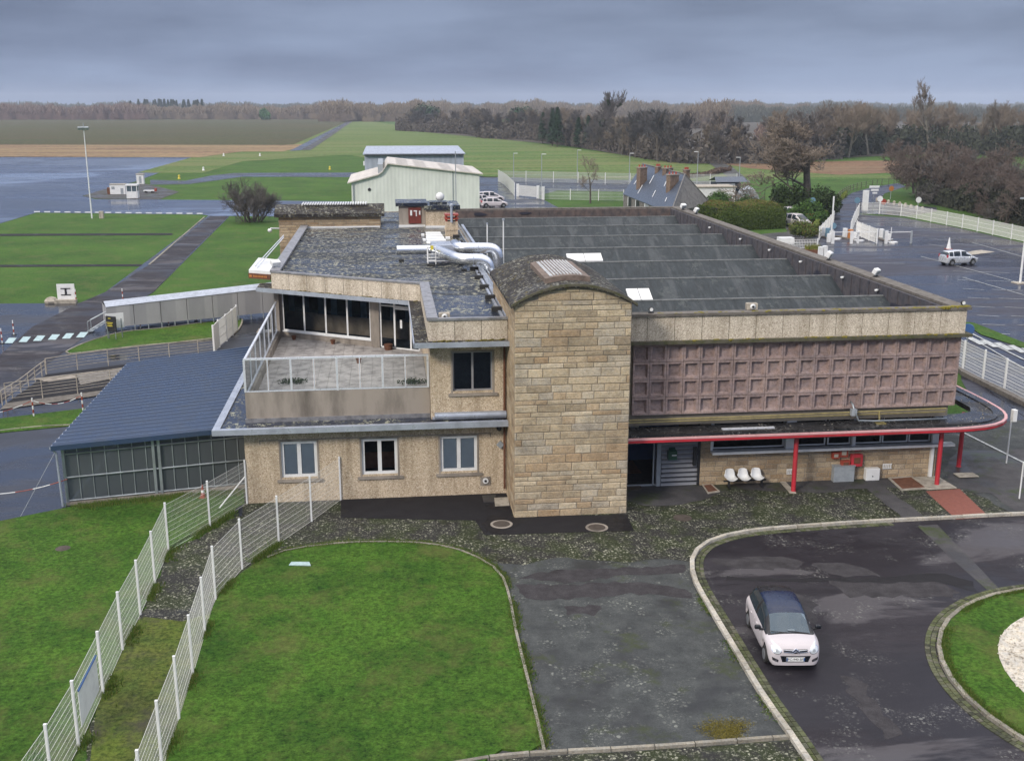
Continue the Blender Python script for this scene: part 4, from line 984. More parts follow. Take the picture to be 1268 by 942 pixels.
for i, (x, y, h, lb) in enumerate(((7.05,66,2.1,'taller slim white vent pole on the ribbed black roof'),(6.2,67.5,1.7,'shorter slim white vent pole on the ribbed black roof'))):
    a_ = T('vent_pole', lb, 'pole', (x,y,7.3), 'slim poles on the ribbed roof'); MB().tube((x,y,6.9),(x,y,8.1+h),.04,n=8).build('pole', M['white'], a_); MB().tube((x,y,8.1+h),(x,y,8.2+h),.08 if i==0 else .05,n=8).build('cap', M['zinc'], a_)
mb = MB(); mb.lathe([(.03,0),(.22,.06),(.34,.16)],(4.1,83.9,10.2),16,'Y'); sd = T('satellite_dish', 'small white satellite dish on the penthouse roof', 'satellite dish', (4.1,84,9.85)); mb.build('dish', M['white'], sd, smooth=True); MB().tube((4.1,84,9.85),(4.1,84,10.2),.03).build('mast', M['grey'], sd)
# horn loudspeakers on parapets
for x, y, z, lb in ((2.35,45.9,8.06,'round-faced horn loudspeaker on the wet left roof corner'),(15.9,45.7,8.24,'round-faced horn loudspeaker on the long front parapet')):
    h = T('horn_speaker', lb, 'loudspeaker', (x,y,z), 'horn loudspeakers on the roof')
    MB().box(x-.24,y-.1,z,x+.24,y+.22,z+.3).build('housing', M['sand'], h, bevel=.03)
    MB().lathe([(.13,-.02),(.12,.05),(.05,.08)],(x,y-.11,z+.16),16,'Y').build('horn', M['white'], h, smooth=True)
    MB().lathe([(.055,0),(.03,.02)],(x,y-.14,z+.16),12,'Y').build('driver', M['black'], h)
MB_ = None
for x, y, rz, lb in ((25.5,54.2,.6,'boxy white floodlight tilted up on the right parapet nearest the corner'),(25.5,60.5,.9,'boxy white floodlight raised on the right parapet above the torn lining'),(25.5,88.3,.9,'right one of the two white floodlights at the far end of the right parapet'),(25.4,92.,.4,'left one of the two white floodlights at the far end of the right parapet')):
    h = T('floodlight', lb, 'floodlight', (x,y,8.24), 'floodlights on the right parapet'); k = .95 if y > 60 else .8
    mb = MB(); mb.obox((x,y,8.24+.36*k),(.5*k,.3*k,.36*k),rz,rx=.5); mb.build('housing', M['white'], h, bevel=.03)
    MB().obox((x+.03,y-.17*k,8.24+.26*k),(.45*k,.03,.3*k),rz,rx=.5).build('lens', M['grey'], h); MB().obox((x,y,8.32),(.12,.12,.2),rz).obox((x,y,8.26),(.3,.2,.04),rz).build('bracket', M['black'], h)
for x, y, z, lb in ((25.6,45.5,8.24,'small black lamp on the mossy front corner of the parapet'),(11.3,45.5,8.24,'small black lamp on the front parapet beside the stone tower')):
    h = T('spot_lamp', lb, 'lamp', (x,y,z), 'small lamps on the front parapet'); MB().lathe([(.09,-.08),(.11,0),(.06,.1)],(x,y,z+.16),12,'Y').build('shell', M['black'], h, smooth=True); MB().box(x-.12,y-.06,z,x+.12,y+.06,z+.05).build('bracket', M['black'], h); MB().lathe([(.08,-.01),(.07,0)],(x,y-.082,z+.16),12,'Y').build('lens', M['white'], h)
for i, (y, s) in enumerate(((52.5,.15),(56.8,.12),(63,.12),(68.5,.14),(74.5,.12),(82,.12))):
    h = T('wall_lamp', ('nearest','second nearest','third nearest','fourth nearest','fifth nearest','farthest')[i]+' small white lamp on the inside of the right parapet wall', 'lamp', (24.8,y,7.85), 'lamps on the inner parapet wall')
    MB().lathe([(.02,-.07),(.09,-.02),(.09,.05),(.03,.07)],(24.78,y,7.8),12).build('shade', M['white'], h, smooth=True); MB().box(24.7,y-.03,7.82,24.9,y+.03,7.88).build('arm', M['grey'], h)
sg = T('illuminated_sign', 'white box sign with a red band held out from the left roof edge by struts', 'sign', (-7.6,62,7.6))
sq = GL([(308,334),(335,336),(340,321),(320,319)], 7.9); mb = MB(); mb.prism(sq,7.62,7.9); mb.build('box', M['white'], sg)
p0, p1 = Vector(sq[0]), Vector(sq[1]); dd = (p1-p0).normalized(); nn = Vector((dd.y,-dd.x))
mb = MB(); mb.prism([p0+nn*.06,p1+nn*.06,p1,p0],7.42,7.72); mb.build('red_band', M['rust'], sg)
mb = MB(); u = .35
for wd in (.1,.07,.12,.1,.1,.07,.2,.1,.1,.07,.1):
    if u > 1.25: break
    a2, b2 = p0+dd*u, p0+dd*(u+wd*.7); mb.prism([a2+nn*.08,b2+nn*.08,b2+nn*.06,a2+nn*.06],7.52,7.62); u += wd
mb.build('lettering', M['orange'], sg)
q0 = p0+dd*.16+nn*.07; MB().obox((q0.x,q0.y,7.57),(.16,.03,.12),math.atan2(dd.y,dd.x)).build('emblem', M['orange'], sg)
mb = MB(); mb.tube((-7.7,64,7.9),(-6.5,70,9.),.03); mb.tube((-7.5,63.4,7.9),(-6.4,69,9.),.03); mb.build('strut', M['alu'], sg)
h = T('roof_floodlight', 'white floodlight on the zinc edge beside the illuminated sign', 'floodlight', (-6.2,61.2,8.27)); MB().obox((-6.2,61.2,8.5),(.5,.35,.25),.5,rx=.4).build('housing', M['white'], h, bevel=.02); MB().box(-6.3,61.1,8.25,-6.1,61.3,8.4).build('bracket', M['grey'], h)
cam_ = T('security_camera', 'white dome camera on a bracket at the left edge of the stone stack', 'camera', (-8.3,82,8)); MB().tube((-8.0,83,8.05),(-8.6,82.6,8.1),.05).build('bracket', M['white'], cam_); MB().lathe([(.02,-.2),(.14,-.12),(.16,0),(.1,.08)],(-8.65,82.55,8.0),12).build('dome', M['white'], cam_, smooth=True)
# red flowerpots on terrace
for x, y, lb in ((-5.3,60.1,'orange clay pot by the left end of the terrace windows'),(-3.1,58.7,'orange clay pot lying below the second terrace window'),(-.1,56.95,'brown clay trough beside the terrace door'),(-1.6,54.0,'small clay pot in the middle of the terrace paving')):
    h = tag(MB().lathe([(.09,0),(.13,.2),(.15,.2),(.15,.24),(.12,.24),(.1,.08)] if x != -.1 else [(.2,0),(.24,.3),(.2,.3)],(x,y,4.352),12).build('clay_pot', M['rust']), lb, 'pot', 'pots on the terrace')
for x, y, lb in ((-4.6,50.3,'dead dark plant in the left of the terrace'),(1.0,49.6,'dark creeping plant at the right end of the terrace')):
    mb = MB()
    for i in range(220):
        mb.tone = random.random(); r = random.random()*.45; t = random.random()*6.3
        mb.obox((x+r*math.cos(t)*1.6,y+r*math.sin(t),4.37+random.random()*.14),(.09,.05,.01),random.random()*3,random.random(),random.random())
    tag(mb.build('terrace_weed', M['ivy']), lb, 'plant', 'weeds on the terrace')

# ---- things along the facade
bn = T('beam_seat', 'three white shell seats joined on one beam against the stone wall', 'bench', (15.9,45.55,.034))
def shell(x):
    mb = MB(); P = []
    prof = [(-.28,.45),(-.22,.43),(0,.41),(.16,.44),(.22,.55),(.27,.82),(.28,.86)]
    for j, (dy, z) in enumerate(prof):
        for i in range(9):
            u = (i-4)/4; w = .25 if j < 4 else .25-.03*(j-3)
            P.append((x+u*w, 45.55+dy-(.09*abs(u)**2.2 if j > 3 else 0), z+(.13*abs(u)**2.5 if j < 5 else .02*-abs(u)**2)))
    mb.v = P
    for j in range(6):
        for i in range(8): q = j*9+i; mb.face((q,q+1,q+10,q+9))
    o = mb.build('shell_seat', M['white'], bn, smooth=True); md = o.modifiers.new('s','SOLIDIFY'); md.thickness = .02
for i in range(3): shell(15.28+i*.62)
MB().box(14.95,45.5,.33,16.95,45.56,.39).build('beam', M['black'], bn); 
for x in (15.2,16.75): MB().box(x-.03,45.45,.034,x+.03,45.6,.34).box(x-.03,45.3,.034,x+.03,45.8,.07).build('leg', M['black'], bn)
for i, (x, z, w, h_, lb) in enumerate(((20.35,1.14,.35,.3,'left red alarm box on the stone wall'),(20.72,1.2,.4,.42,'middle pair of orange-red alarm boxes on the stone wall'),(20.85,.7,.42,.32,'low orange-red box just above the grey cabinet'),(21.38,.72,.55,.58,'largest red hose box with a brown window on the stone wall'),(21.45,1.43,.3,.2,'small red sign highest on the stone wall under the sill'))):
    b = T('fire_box', lb, 'wall box', (x,45.95,z), 'red boxes on the stone wall'); d = .2 if i < 4 else .06
    MB().box(x-w/2,46.0-d,z,x+w/2,46.0,z+h_).build('case', M['red'] if i > 2 else M['redor'], b, bevel=.01)
    MB().box(x-w*.28,45.985-d,z+h_*.25,x+w*.28,46.0-d,z+h_*.75).build('front', M['rust'] if i in (3,2) else M['sand'], b)
c_ = T('grey_cabinet', 'grey steel utility cabinet standing against the stone wall under the red boxes', 'cabinet', (20.75,45.8,.034)); MB().box(20.25,45.68,.034,21.25,45.99,.78).build('case', M['grey'], c_, bevel=.015); MB().box(20.22,45.66,.78,21.28,46.0,.81).build('lid', M['grey'], c_)
c_ = T('white_cabinet', 'small white utility cabinet against the stone wall right of the grey one', 'cabinet', (22.15,45.8,.034)); MB().box(21.83,45.7,.034,22.5,45.99,.62).build('case', M['white'], c_, bevel=.03); MB().lathe([(.03,0),(.03,.02)],(22.15,45.68,.25),8,'Y').build('lock', M['black'], c_)
for x, z, lb in ((18.3,.42,'white vent grille left in the stone wall'),(22.95,.5,'white vent grille right of the white cabinet')):
    g = T('wall_vent', lb, 'vent', (x,45.98,z), 'white vents in the stone wall'); mb = MB(); mb.box(x-.22,45.95,z,x+.22,45.975,z+.25); mb.build('plate', M['white'], g)
    mb = MB(); [mb.box(x-.18+.09*i,45.94,z+.04,x-.14+.09*i,45.95,z+.21) for i in range(5)]; mb.build('slot', M['sand'], g)
def flat(name, px, z, m, lb, cat, frame=None):
    o = T(name, lb, cat, (*GL(px)[0], 0)); MB().prism(GL(px), z-.03, z).build('plate', m, o)
    if frame:
        P = [Vector(p) for p in GL(px)]; c = sum(P, Vector((0,0)))/len(P); mb = MB()
        A = [c+(p-c)*1.0 for p in P]; Bq = [c+(p-c)*frame for p in P]
        for i in range(len(P)): j = (i+1) % len(P); mb.prism([Bq[i],Bq[j],A[j],A[i]], z-.03, z+.02)
        mb.build('frame', M['sand'], o)
    return o
flat('sunken_grating', [(1103,594),(1128,592),(1146,605),(1117,607)], .06, M['rust'], 'pair of rusty gratings in a concrete frame beside the red column', 'grating', 1.18)
flat('concrete_cover', [(1127,592),(1160,590),(1185,605),(1148,607)], .055, M['sand'], 'pale concrete slabs round the foot of the red corner column', 'slab')
flat('white_step_slab', [(1180,588),(1204,587),(1212,592),(1188,593)], .1, M['sand'], 'pale rectangular slab on the tarmac right of the building', 'slab')
flat('kerb_slab', [(966,598),(972,597),(986,612),(978,612)], .07, M['sand'], 'narrow pale slab beside the foot of the left red column', 'slab')
flat('small_grate', [(871,602),(880,601),(889,609),(877,611)], .06, M['rust'], 'small rusty frame grate in front of the entrance wall', 'grate', 1.25)
flat('paving_slab_pink', [(612,618),(629,617),(631,627),(613,628)], .075, M['sand'], 'pink-beige slab by the foot of the stone tower', 'slab')
flat('paving_slab_grey', [(597,615),(614,614),(612,623),(599,623)], .07, M['pavement'], 'broken grey slab left of the pink slab', 'slab')
flat('lawn_cover', [(361,699),(383,699),(385,703.5),(358,703)], .13, M['linew'], 'pale blue-green cover lying in the oval lawn', 'cover')
for i, (x, y, r, lb) in enumerate(((621,650,.36,'left round manhole in the dark tarmac under the tower'),(739,654,.36,'right round manhole in the dark tarmac under the tower'),(784,604,.3,'round manhole in the pavement by the entrance'),(845,700-58,.3,'round manhole in the speckled paving right of the tower'),(78,680,.22,'small round cover in the left grass'))):
    x, y = G(x, y); o = T('manhole', lb, 'manhole', (x,y,.04), 'round manholes'); MB().lathe([(r*1.3,0),(r*1.3,.022),(r,.026),(r,.0)],(x,y,.03),24).build('rim', M['conc'] if i in (0,1) else M['manhole'], o); MB().lathe([(r*.97,0),(r*.97,.03),(.05,.034)],(x,y,.03),24).build('lid', M['manhole'], o)
v_ = T('round_vent', 'round white vent with black centre low on the pebbledash wall', 'vent', (4.1,45.98,.75)); MB().box(3.85,45.96,.45,4.3,45.999,.85).build('backplate', M['conc'], v_); MB().lathe([(.13,0),(.13,.05),(.08,.06)],(4.08,45.9,.68),16,'Y').build('ring', M['white'], v_); MB().lathe([(.06,0),(.05,.03)],(4.08,45.88,.68),12,'Y').build('hole', M['black'], v_)
v_ = T('junction_box', 'small grey diamond junction box on the wall beside the downpipe', 'box', (4.8,45.9,2.4)); MB().obox((4.75,45.93,2.35),(.25,.1,.25),ry=.785).build('case', M['grey'], v_); MB().lathe([(.1,0),(.12,.1)],(4.7,45.85,3.1),10,'Y').build('siren', M['black'], v_)

# ================================================================== GARAGE
def gp_(x, t): return (x, 46.4+(x+14.45)*.2+t*15.3)      # skewed front line
g = T('lean_to_shed', 'shed with navy corrugated roof and translucent panel walls in a steel frame', 'shed', (-10.4,47,0))
fl, fr, br, bl = (-14.5,46.35), (-6.42,47.95), (-6.42,65.5), (-14.75,61.9)
mb = MB(); b = [(*fl,2.84),(*fr,2.98),(*br,3.1),(*bl,2.84)]
mb.poly(b); mb.poly([(p[0],p[1],p[2]-.07) for p in b[::-1]])
for i in range(4): j = (i+1)%4; mb.poly([(b[i][0],b[i][1],b[i][2]-.07),(b[j][0],b[j][1],b[j][2]-.07),b[j],b[i]])
ns = 27
for k in range(ns):
    t0, t1 = k/ns, (k+.42)/ns; A0, A1 = Vector(b[0]).lerp(Vector(b[3]), t0), Vector(b[1]).lerp(Vector(b[2]), t0); C0, C1 = Vector(b[0]).lerp(Vector(b[3]), t1), Vector(b[1]).lerp(Vector(b[2]), t1); up_ = Vector((0,0,.11)); dn_ = (C0-A0)*.25; dn1 = (C1-A1)*.25
    mb.poly([A0,A1,A1+dn1+up_,A0+dn_+up_]); mb.poly([A0+dn_+up_,A1+dn1+up_,C1-dn1+up_,C0-dn_+up_]); mb.poly([C0-dn_+up_,C1-dn1+up_,C1,C0]); mb.poly([A0,A0+dn_+up_,C0-dn_+up_,C0])
mb.build('roof', M['garageroof'], g)
mb = MB(); mb.obox(((fl[0]+fr[0])/2,(fl[1]+fr[1])/2-.06,2.83),(8.35,.06,.22),math.atan2(fr[1]-fl[1],fr[0]-fl[0]),ry=-.017); mb.build('fascia_board', M['garageroof'], g)
mb = MB(); mb.tube((fl[0]-.05,fl[1]-.05,2.76),(bl[0]-.05,bl[1],2.76),.07,n=8); mb.pipe([(fl[0]-.05,fl[1],2.72),(fl[0]+.1,fl[1]+.1,2.5),(fl[0]+.15,fl[1]+.1,.05)],.05); mb.build('gutter', M['zinc'], g)
W0 = Vector((-14.2,46.75)); W1 = Vector((-6.45,48.25)); dW = W1-W0
mb = MB()
for z in (.22,1.28,2.35): 
    a = W0; mb.tube((W0.x,W0.y-.05,z),(W1.x,W1.y-.05,z+.1*(z/2.4)),.04,n=6)
mb.build('rail', M['steel'], g)
for t in (0,.47,.5,.985):
    p = W0+dW*t; MB().box(p.x-.06,p.y-.1,0,p.x+.06,p.y+.02,2.8).build('frame_post', M['steel'], g)
mb = MB()
for i in range(1,14):
    p = W0+dW*(i/14); mb.box(p.x-.018,p.y-.03,.25,p.x+.018,p.y,2.78)
mb.build('glazing_bar', M['steel'], g)
mb = MB()
for i in range(14):
    p, q = W0+dW*(i/14), W0+dW*((i+1)/14); mb.poly([(p.x,p.y,.1),(q.x,q.y,.1),(q.x,q.y,2.8),(p.x,p.y,2.8)])
mb.poly([(W0.x,W0.y,.1),(W0.x,61.6,.1),(W0.x,61.6,2.8),(W0.x,W0.y,2.8)])
mb.build('clear_panel', M['poly'], g)
mb = MB(); mb.poly([(-14.2,61.6,0),(-6.5,65,0),(-6.5,65,2.9),(-14.2,61.6,2.8)]); mb.build('rear_wall', M['grey'], g)
mb = MB()
for i in range(5): y = 49+i*3; mb.box(-14.15,y,0,-14.05,y+.1,2.75); mb.box(-14.1,y,2.55,-6.5,y+.1,2.7)
mb.build('inner_frame', M['steel'], g)
mb = MB(); mb.prism([(-14.25,46.6),(-6.45,48.1),(-6.45,48.3),(-14.25,46.9)],0,.16); mb.build('plinth', M['conc'], g)
MB().lathe([(.3,0),(.16,.05),(.05,.5),(.03,.52)],(-8.0,47.5,.03),4).build('x', M['red']) if False else None
def cone(x, y, z, s, lb, band=True):
    o = T('traffic_cone', lb, 'cone', (x,y,z)); MB().box(x-.2*s,y-.2*s,z,x+.2*s,y+.2*s,z+.04*s).build('base', M['redor'], o)
    MB().lathe([(.15*s,.04*s),(.10*s,.3*s)],(x,y,z),12).build('lower_cone', M['redor'] if not band else M['white'], o); MB().lathe([(.10*s,.3*s),(.075*s,.45*s)],(x,y,z),12).build('band', M['white'], o); MB().lathe([(.075*s,.45*s),(.03*s,.75*s)],(x,y,z),12).build('tip', M['redor'] if not band else M['white'], o)
x, y = G(251,618); cone(x, y+.15, .03, .8, 'orange traffic cone behind the white mesh fence by the shed', False)
x, y = G(1174.5,309); cone(x, y, .02, 1.9, 'tall white and red traffic cone behind the silver car')

# ================================================================== FENCES
def mesh_fence(px, name, lb, grp, hh=1.95, z0=.05, dens=.075, top0=None, brace=False, pw=.035, wr=.0027, dom=True):
    pts = [Vector(G(*p)) for p in px]; o = T(name, lb, 'fence', (pts[0].x,pts[0].y,0), grp)
    for i, p in enumerate(pts):
        m_ = MB(); m_.box(p.x-pw,p.y-pw,0,p.x+pw,p.y+pw,hh+.08); m_.box(p.x-pw-.004,p.y-pw-.004,hh+.08,p.x+pw+.004,p.y+pw+.004,hh+.1); m_.build('fence_post', M['white'], o)
    for a, b in zip(pts[:-1], pts[1:]):
        L = (b-a).length; mb = MB(); nz = 11; d = (b-a)/L; nn = Vector((-d.y, d.x))
        for k in range(nz):
            z = z0+(hh-z0)*k/(nz-1); r = wr*2.0 if k % 2 == 0 else wr*1.1
            mb.tube((a.x,a.y,z),(b.x,b.y,z),r,n=4,cap=False)
        n = int(L/dens)
        for k in range(n):
            p = a+d*(k+.5)*dens; mb.tube((p.x,p.y,z0),(p.x,p.y,hh),wr,n=3,cap=False)
        mb.build('mesh_panel', M['whitewire'], o)
    if brace: a = pts[-1]; MB().tube((a.x,a.y,1.3),(a.x-1.1,a.y-.6,.1),.03).build('brace', M['white'], o)
    return o, pts
f1, P1_ = mesh_fence([(-60,1290),(-10,1150),(30,1042),(66,985),(97.7,926),(128,859),(152,805),(174,761.5),(192,722),(208.8,683),(260.3,653),(306,624)], 'mesh_fence', 'left white mesh fence running from the lower left corner to the shed', 'white mesh fences in the foreground', brace=True)
f2, P2_ = mesh_fence([(150,1110),(178,1020),(201,953),(222,892.5),(239,836.5),(254,785),(267,742.5),(300,705),(345.5,673.5),(386,646),(422,619.6)], 'mesh_fence', 'right white mesh fence along the oval lawn up to the pebbledash wall', 'white mesh fences in the foreground')
a, b = P1_[4], P1_[5]; d = (b-a)
nb = T('notice_board', 'white notice board with blue top edge hung on the left mesh fence', 'board', (a.x,a.y,1)); p, q = a+d*.12+Vector((.05,-.03)), a+d*.82+Vector((.05,-.03))
mb = MB(); mb.poly([(p.x,p.y,.45),(q.x,q.y,.45),(q.x,q.y,1.55),(p.x,p.y,1.55)]); o_ = mb.build('panel', M['white'], nb); o_.modifiers.new('s','SOLIDIFY').thickness = .02
mb = MB(); mb.tube((p.x,p.y,1.55),(q.x,q.y,1.55),.03,n=6); mb.build('top_edge', M['blue'], nb)
mesh_fence([(1178,452),(1191.6,460),(1216.5,473),(1243,485),(1272,500),(1303,515),(1340,533)], 'roadside_fence', 'white mesh fence on a low wall beside the road right of the terminal', None, hh=2.0, dens=.12, wr=.007, pw=.05)
mb = MB(); w_ = GL([(1176,452),(1191,461.5),(1216,474.5),(1243,487),(1272,502),(1340,536),(1342,540),(1270,505),(1240,490),(1190,465)]); tag(mb.prism(w_,0,.3).build('low_wall', M['coping']), 'low dark wall under the roadside fence', 'wall')
def slat_fence(px, name, lb, hh, step, m=None, grp=None, solid=.3, posts=True, th=.04, zs=6):
    pts = [Vector(G(*p)) for p in px]; o = T(name, lb, 'fence', (pts[0].x,pts[0].y,0), grp); np_ = 0
    rs = resample([tuple(p) for p in pts], step) if len(pts) > 2 else [tuple(pts[0]+(pts[1]-pts[0])*(i/max(1,round((pts[1]-pts[0]).length/step)))) for i in range(max(1,round((pts[1]-pts[0]).length/step))+1)]
    mb = MB()
    for i, p in enumerate(rs):
        if i < 60: MB().box(p[0]-.06,p[1]-.06,0,p[0]+.06,p[1]+.06,hh+.06).build('fence_post', M['white'], o)
    for a, b in zip(rs[:-1], rs[1:]):
        a, b = Vector(a), Vector(b); L = (b-a).length; d = (b-a)/L; n = max(3, int(L/.2))
        for k in range(n):
            p = a+d*L*(k+.5)/n; mb.tube((p.x,p.y,.15),(p.x,p.y,hh-.05),solid*.09,n=3,cap=False)
        for z in [.12+(hh-.17)*j/3 for j in range(4)]: mb.tube((a.x,a.y,z),(b.x,b.y,z),.03,n=4,cap=False)
    mb.build('mesh_panel', m or (M['mesh_far'] if name == 'boundary_fence' else M['whitewire']), o); return o
slat_fence([(1064,266),(1085,265),(1120,268.5),(1160,276.5),(1200,284.5),(1268,300),(1400,331)], 'car_park_fence', 'long white fence round the far side of the car park', 1.9, 4.)
slat_fence([(1053,292),(1058,278),(1064,266)], 'car_park_fence', 'white fence from the barrier lanes up to the car park corner', 1.9, 3.)
slat_fence([(1060,291),(1070,296),(1088,303)], 'car_park_fence', 'short white fence beside the car park barrier lanes', 1.9, 3.)
slat_fence([(1014,297),(1024,286),(1032,276)], 'car_park_fence', 'short white fence left of the entry lane', 1.7, 3.5)
slat_fence([(957,309),(1012,308)], 'car_park_fence', 'low grey-white fence below the round bush', 1.2, 4.)
slat_fence([(618,225),(680,226),(780,228.5),(850,229)], 'boundary_fence', 'long pale mesh fence beyond the yard behind the terminal', 2.4, 5.5, solid=.5)
slat_fence([(637,243),(626,231),(617,225)], 'boundary_fence', 'bright white fence turning sharply towards the field', 2.6, 3., solid=.8)
slat_fence([(673,247),(735,248.5),(772,249)], 'boundary_fence', 'low fence behind the small bare tree', 2., 5., solid=.35)
slat_fence([(846,230),(912,229)], 'boundary_fence', 'pale fence behind the farmhouse chimneys', 2.4, 5., solid=.6)
gt = T('yard_gate', 'wide white slatted sliding gate in the yard behind the hangar', 'gate', (*G(650,243),0))
a, b = Vector(G(641,243.5)), Vector(G(666,246)); mb = MB(); d = b-a
for k in range(40): p = a+d*(k/40); mb.box(p.x,p.y,.2,p.x+.06,p.y+.05,2.2)
mb.build('gate_leaf', M['whitewire'], gt)
for p in (a, b, Vector(G(672.5,247.5))): MB().box(p.x-.25,p.y-.15,0,p.x+.25,p.y+.15,2.4).build('gate_post', M['white'], gt)
slat_fence([(667,246.5),(673,247.8)], 'boundary_fence', 'short white fence right of the yard gate', 2.3, 2.)
slat_fence([(265.5,438),(273,429),(283,421),(294,410)], 'stair_gate', 'white slatted side gate behind the shed roof', 2., 2., solid=.6)
wf = T('field_fence', 'long dark post-and-rail fence on the bend of the approach road', 'fence', (*G(1040,240),0)); mb = MB(); rs = resample(GL([(1010,272),(1030,256),(1046,241),(1070,233),(1110,227.5)]), 2.5)
for p in rs: mb.tube((p[0],p[1],0),(p[0],p[1],1.4),.07,n=5)
mb.build('fence_post', M['bark'], wf); mb = MB()
for a, b in zip(rs[:-1], rs[1:]):
    for z in (.5,.95,1.3): mb.tube((*a,z),(*b,z),.03,n=4,cap=False)
mb.build('rail', M['barkl'], wf)
# ---- pipe railings round the ramp on the left
def railing(px, lb, hh, nr, posts):
    pts = [Vector(G(*p)) for p in px]; o = T('pipe_railing', lb, 'railing', (pts[0].x,pts[0].y,0), 'white pipe railings round the ramp')
    rs = resample([tuple(p) for p in pts], posts)
    for k in range(nr):
        z = hh-k*(hh-.12)/nr; mb = MB().pipe([(p[0],p[1],z) for p in rs], .03 if k == 0 else .018, 5); mb.build('rail', M['sand'], o)
    for p in rs: MB().box(p[0]-.025,p[1]-.025,0,p[0]+.025,p[1]+.025,hh).build('post', M['sand'], o)
railing([(58,464.5),(90,459),(150,451),(210,444),(266,437)], 'farther pipe railing running along the ramp behind the shed', 1.1, 5, 1.9)
railing([(8,500),(40,496),(85,490),(130,483.5),(165,478)], 'nearer pipe railing running to the corner of the shed roof', 1.25, 6, 1.9)
railing([(3,502),(25,488),(45,472),(57,463)], 'short curved pipe railing at the open end of the ramp', .9, 3, 1.3)
S('ramp_slab', [(8,500),(58,464.5),(266,437),(330,436),(330,470),(165,478)], .05, M['new_asph'])
S('ramp_kerb', [(40,470),(150,457),(290,438),(300,444),(150,470),(118,466),(60,474)], .065, M['conc'])
S('ramp_edge', [(0,508),(8,500),(165,479),(165,484),(60,500)], .06, M['coping'])
S('rusty_stain_slab', [(95,466),(152,458),(240,452),(140,470),(100,478)], .08, M['housewall'])
st = T('outside_steps', 'dark steps between the shed roof and the side gate', 'steps', (*G(312,420),0))
mb = MB(); x, y = G(296,436)
for i in range(9): mb.box(-9.0,64.5+i*1.2,0,-6.5,65.7+i*1.2,.25+i*.22)
mb.build('tread', M['conc'], st)
mb = MB()
for i in range(9): mb.box(-9.02,64.44+i*1.2,.2+i*.22,-6.5,64.5+i*1.2,.27+i*.22)
mb.build('nosing', M['sand'], st)
# ---- gangway
gw = T('covered_gangway', 'long pale covered gangway of flat panels crossing the tarmac left of the terminal', 'gangway', (-15,87,0))
a, b = Vector((-21.6,85.2)), Vector((-6.5,91.0)); d = (b-a).normalized(); nn = Vector((-d.y,d.x)); n = 8
za = lambda t: (.35+.12*t, 1.95+.62*t)
for i in range(n):
    p, q = a+(b-a)*(i/n)+d*.02, a+(b-a)*((i+1)/n)-d*.02; (l0,h0),(l1,h1) = za(i/n), za((i+1)/n); mb = MB()
    c = [(p,l0),(q,l1),(q,h1),(p,h0)]; k = nn*2.2
    mb.poly([(v.x,v.y,z) for v, z in c]); mb.poly([(v.x+k.x,v.y+k.y,z) for v, z in c[::-1]]); mb.poly([(p.x,p.y,l0),(p.x,p.y,h0),(p.x+k.x,p.y+k.y,h0),(p.x+k.x,p.y+k.y,l0)])
    mb.build('side_panel', M['gangway'], gw)
mb = MB(); k = nn*1.1
for s_ in (0,1):
    (l0,h0),(l1,h1) = za(0), za(1)
    e0, e1 = a+nn*(2.3*s_-.05), b+nn*(2.3*s_-.05); m0, m1 = a+k, b+k
    mb.poly([(e0.x,e0.y,h0+.02),(e1.x,e1.y,h1+.02),(m1.x,m1.y,h1+.3),(m0.x,m0.y,h0+.3)])
mb.build('roof', M['zinc'], gw)
mb = MB()
for i in range(17): p = a+(b-a)*(i/16); mb.box(p.x-.04,p.y-.02,0,p.x+.04,p.y+.08,.4+.1*i/16)
mb.build('foot', M['steel'], gw)
mb = MB(); x, y = G(117,403)
for s_ in (0,.9):
    mb.tube((a.x-1.5,a.y+s_-.2,.1),(a.x,a.y+s_,1.0),.04); mb.tube((a.x-1.4,a.y+s_-.2,0),(a.x-1.4,a.y+s_-.2,.9),.03); mb.tube((a.x-1.4,a.y+s_-.2,.9),(a.x,a.y+s_,1.6),.03)
for i in range(4): mb.box(a.x-1.4+i*.35,a.y-.2,.1+i*.2,a.x-1.1+i*.35,a.y+.8,.14+i*.2)
mb.build('end_steps', M['steel'], gw)
# red/white posts
def rw(px, py, hh, lb, grp='red and white marker posts', dz=0):
    x, y = G(px, py); o = T('marker_post', lb, 'post', (x,y,0), grp); n = 5
    for i in range(n): MB().tube((x,y,hh*i/n),(x,y,hh*(i+1)/n),.045,n=8).build('white_band' if i % 2 == 0 else 'red_band', M['white'] if i % 2 == 0 else M['redor'], o)
    MB().box(x-.15,y-.15,0,x+.15,y+.15,.05).build('foot', M['rubber'], o); return (x, y, hh)
rw(41.5,576-0.5-0, 1.05, 'red and white post standing in the grass strip near the yard') if False else None
c1 = rw(42,516, 1.1, 'red and white post in the grass strip holding the slack chain'); c2 = rw(103,509, 1.1, 'red and white post beside the left edge of the shed roof')
rw(17.5,415, 1.15, 'red and white post with an arm on the blue tarmac'); rw(3,425.5, 1.15, 'red and white post at the left edge near the crossing')
for i, x in enumerate((174,209,243,279)): rw(x, (407,403.5,398,393.5)[i], 1.1, ('first','second','third','fourth')[i]+' red and white post from the left in front of the gangway')
rw(152.5,374, 1.2, 'red and white post beside the lane beyond the gangway'); rw(94.5,374.5, 1.2, 'slim post right of the white board with the T symbol')
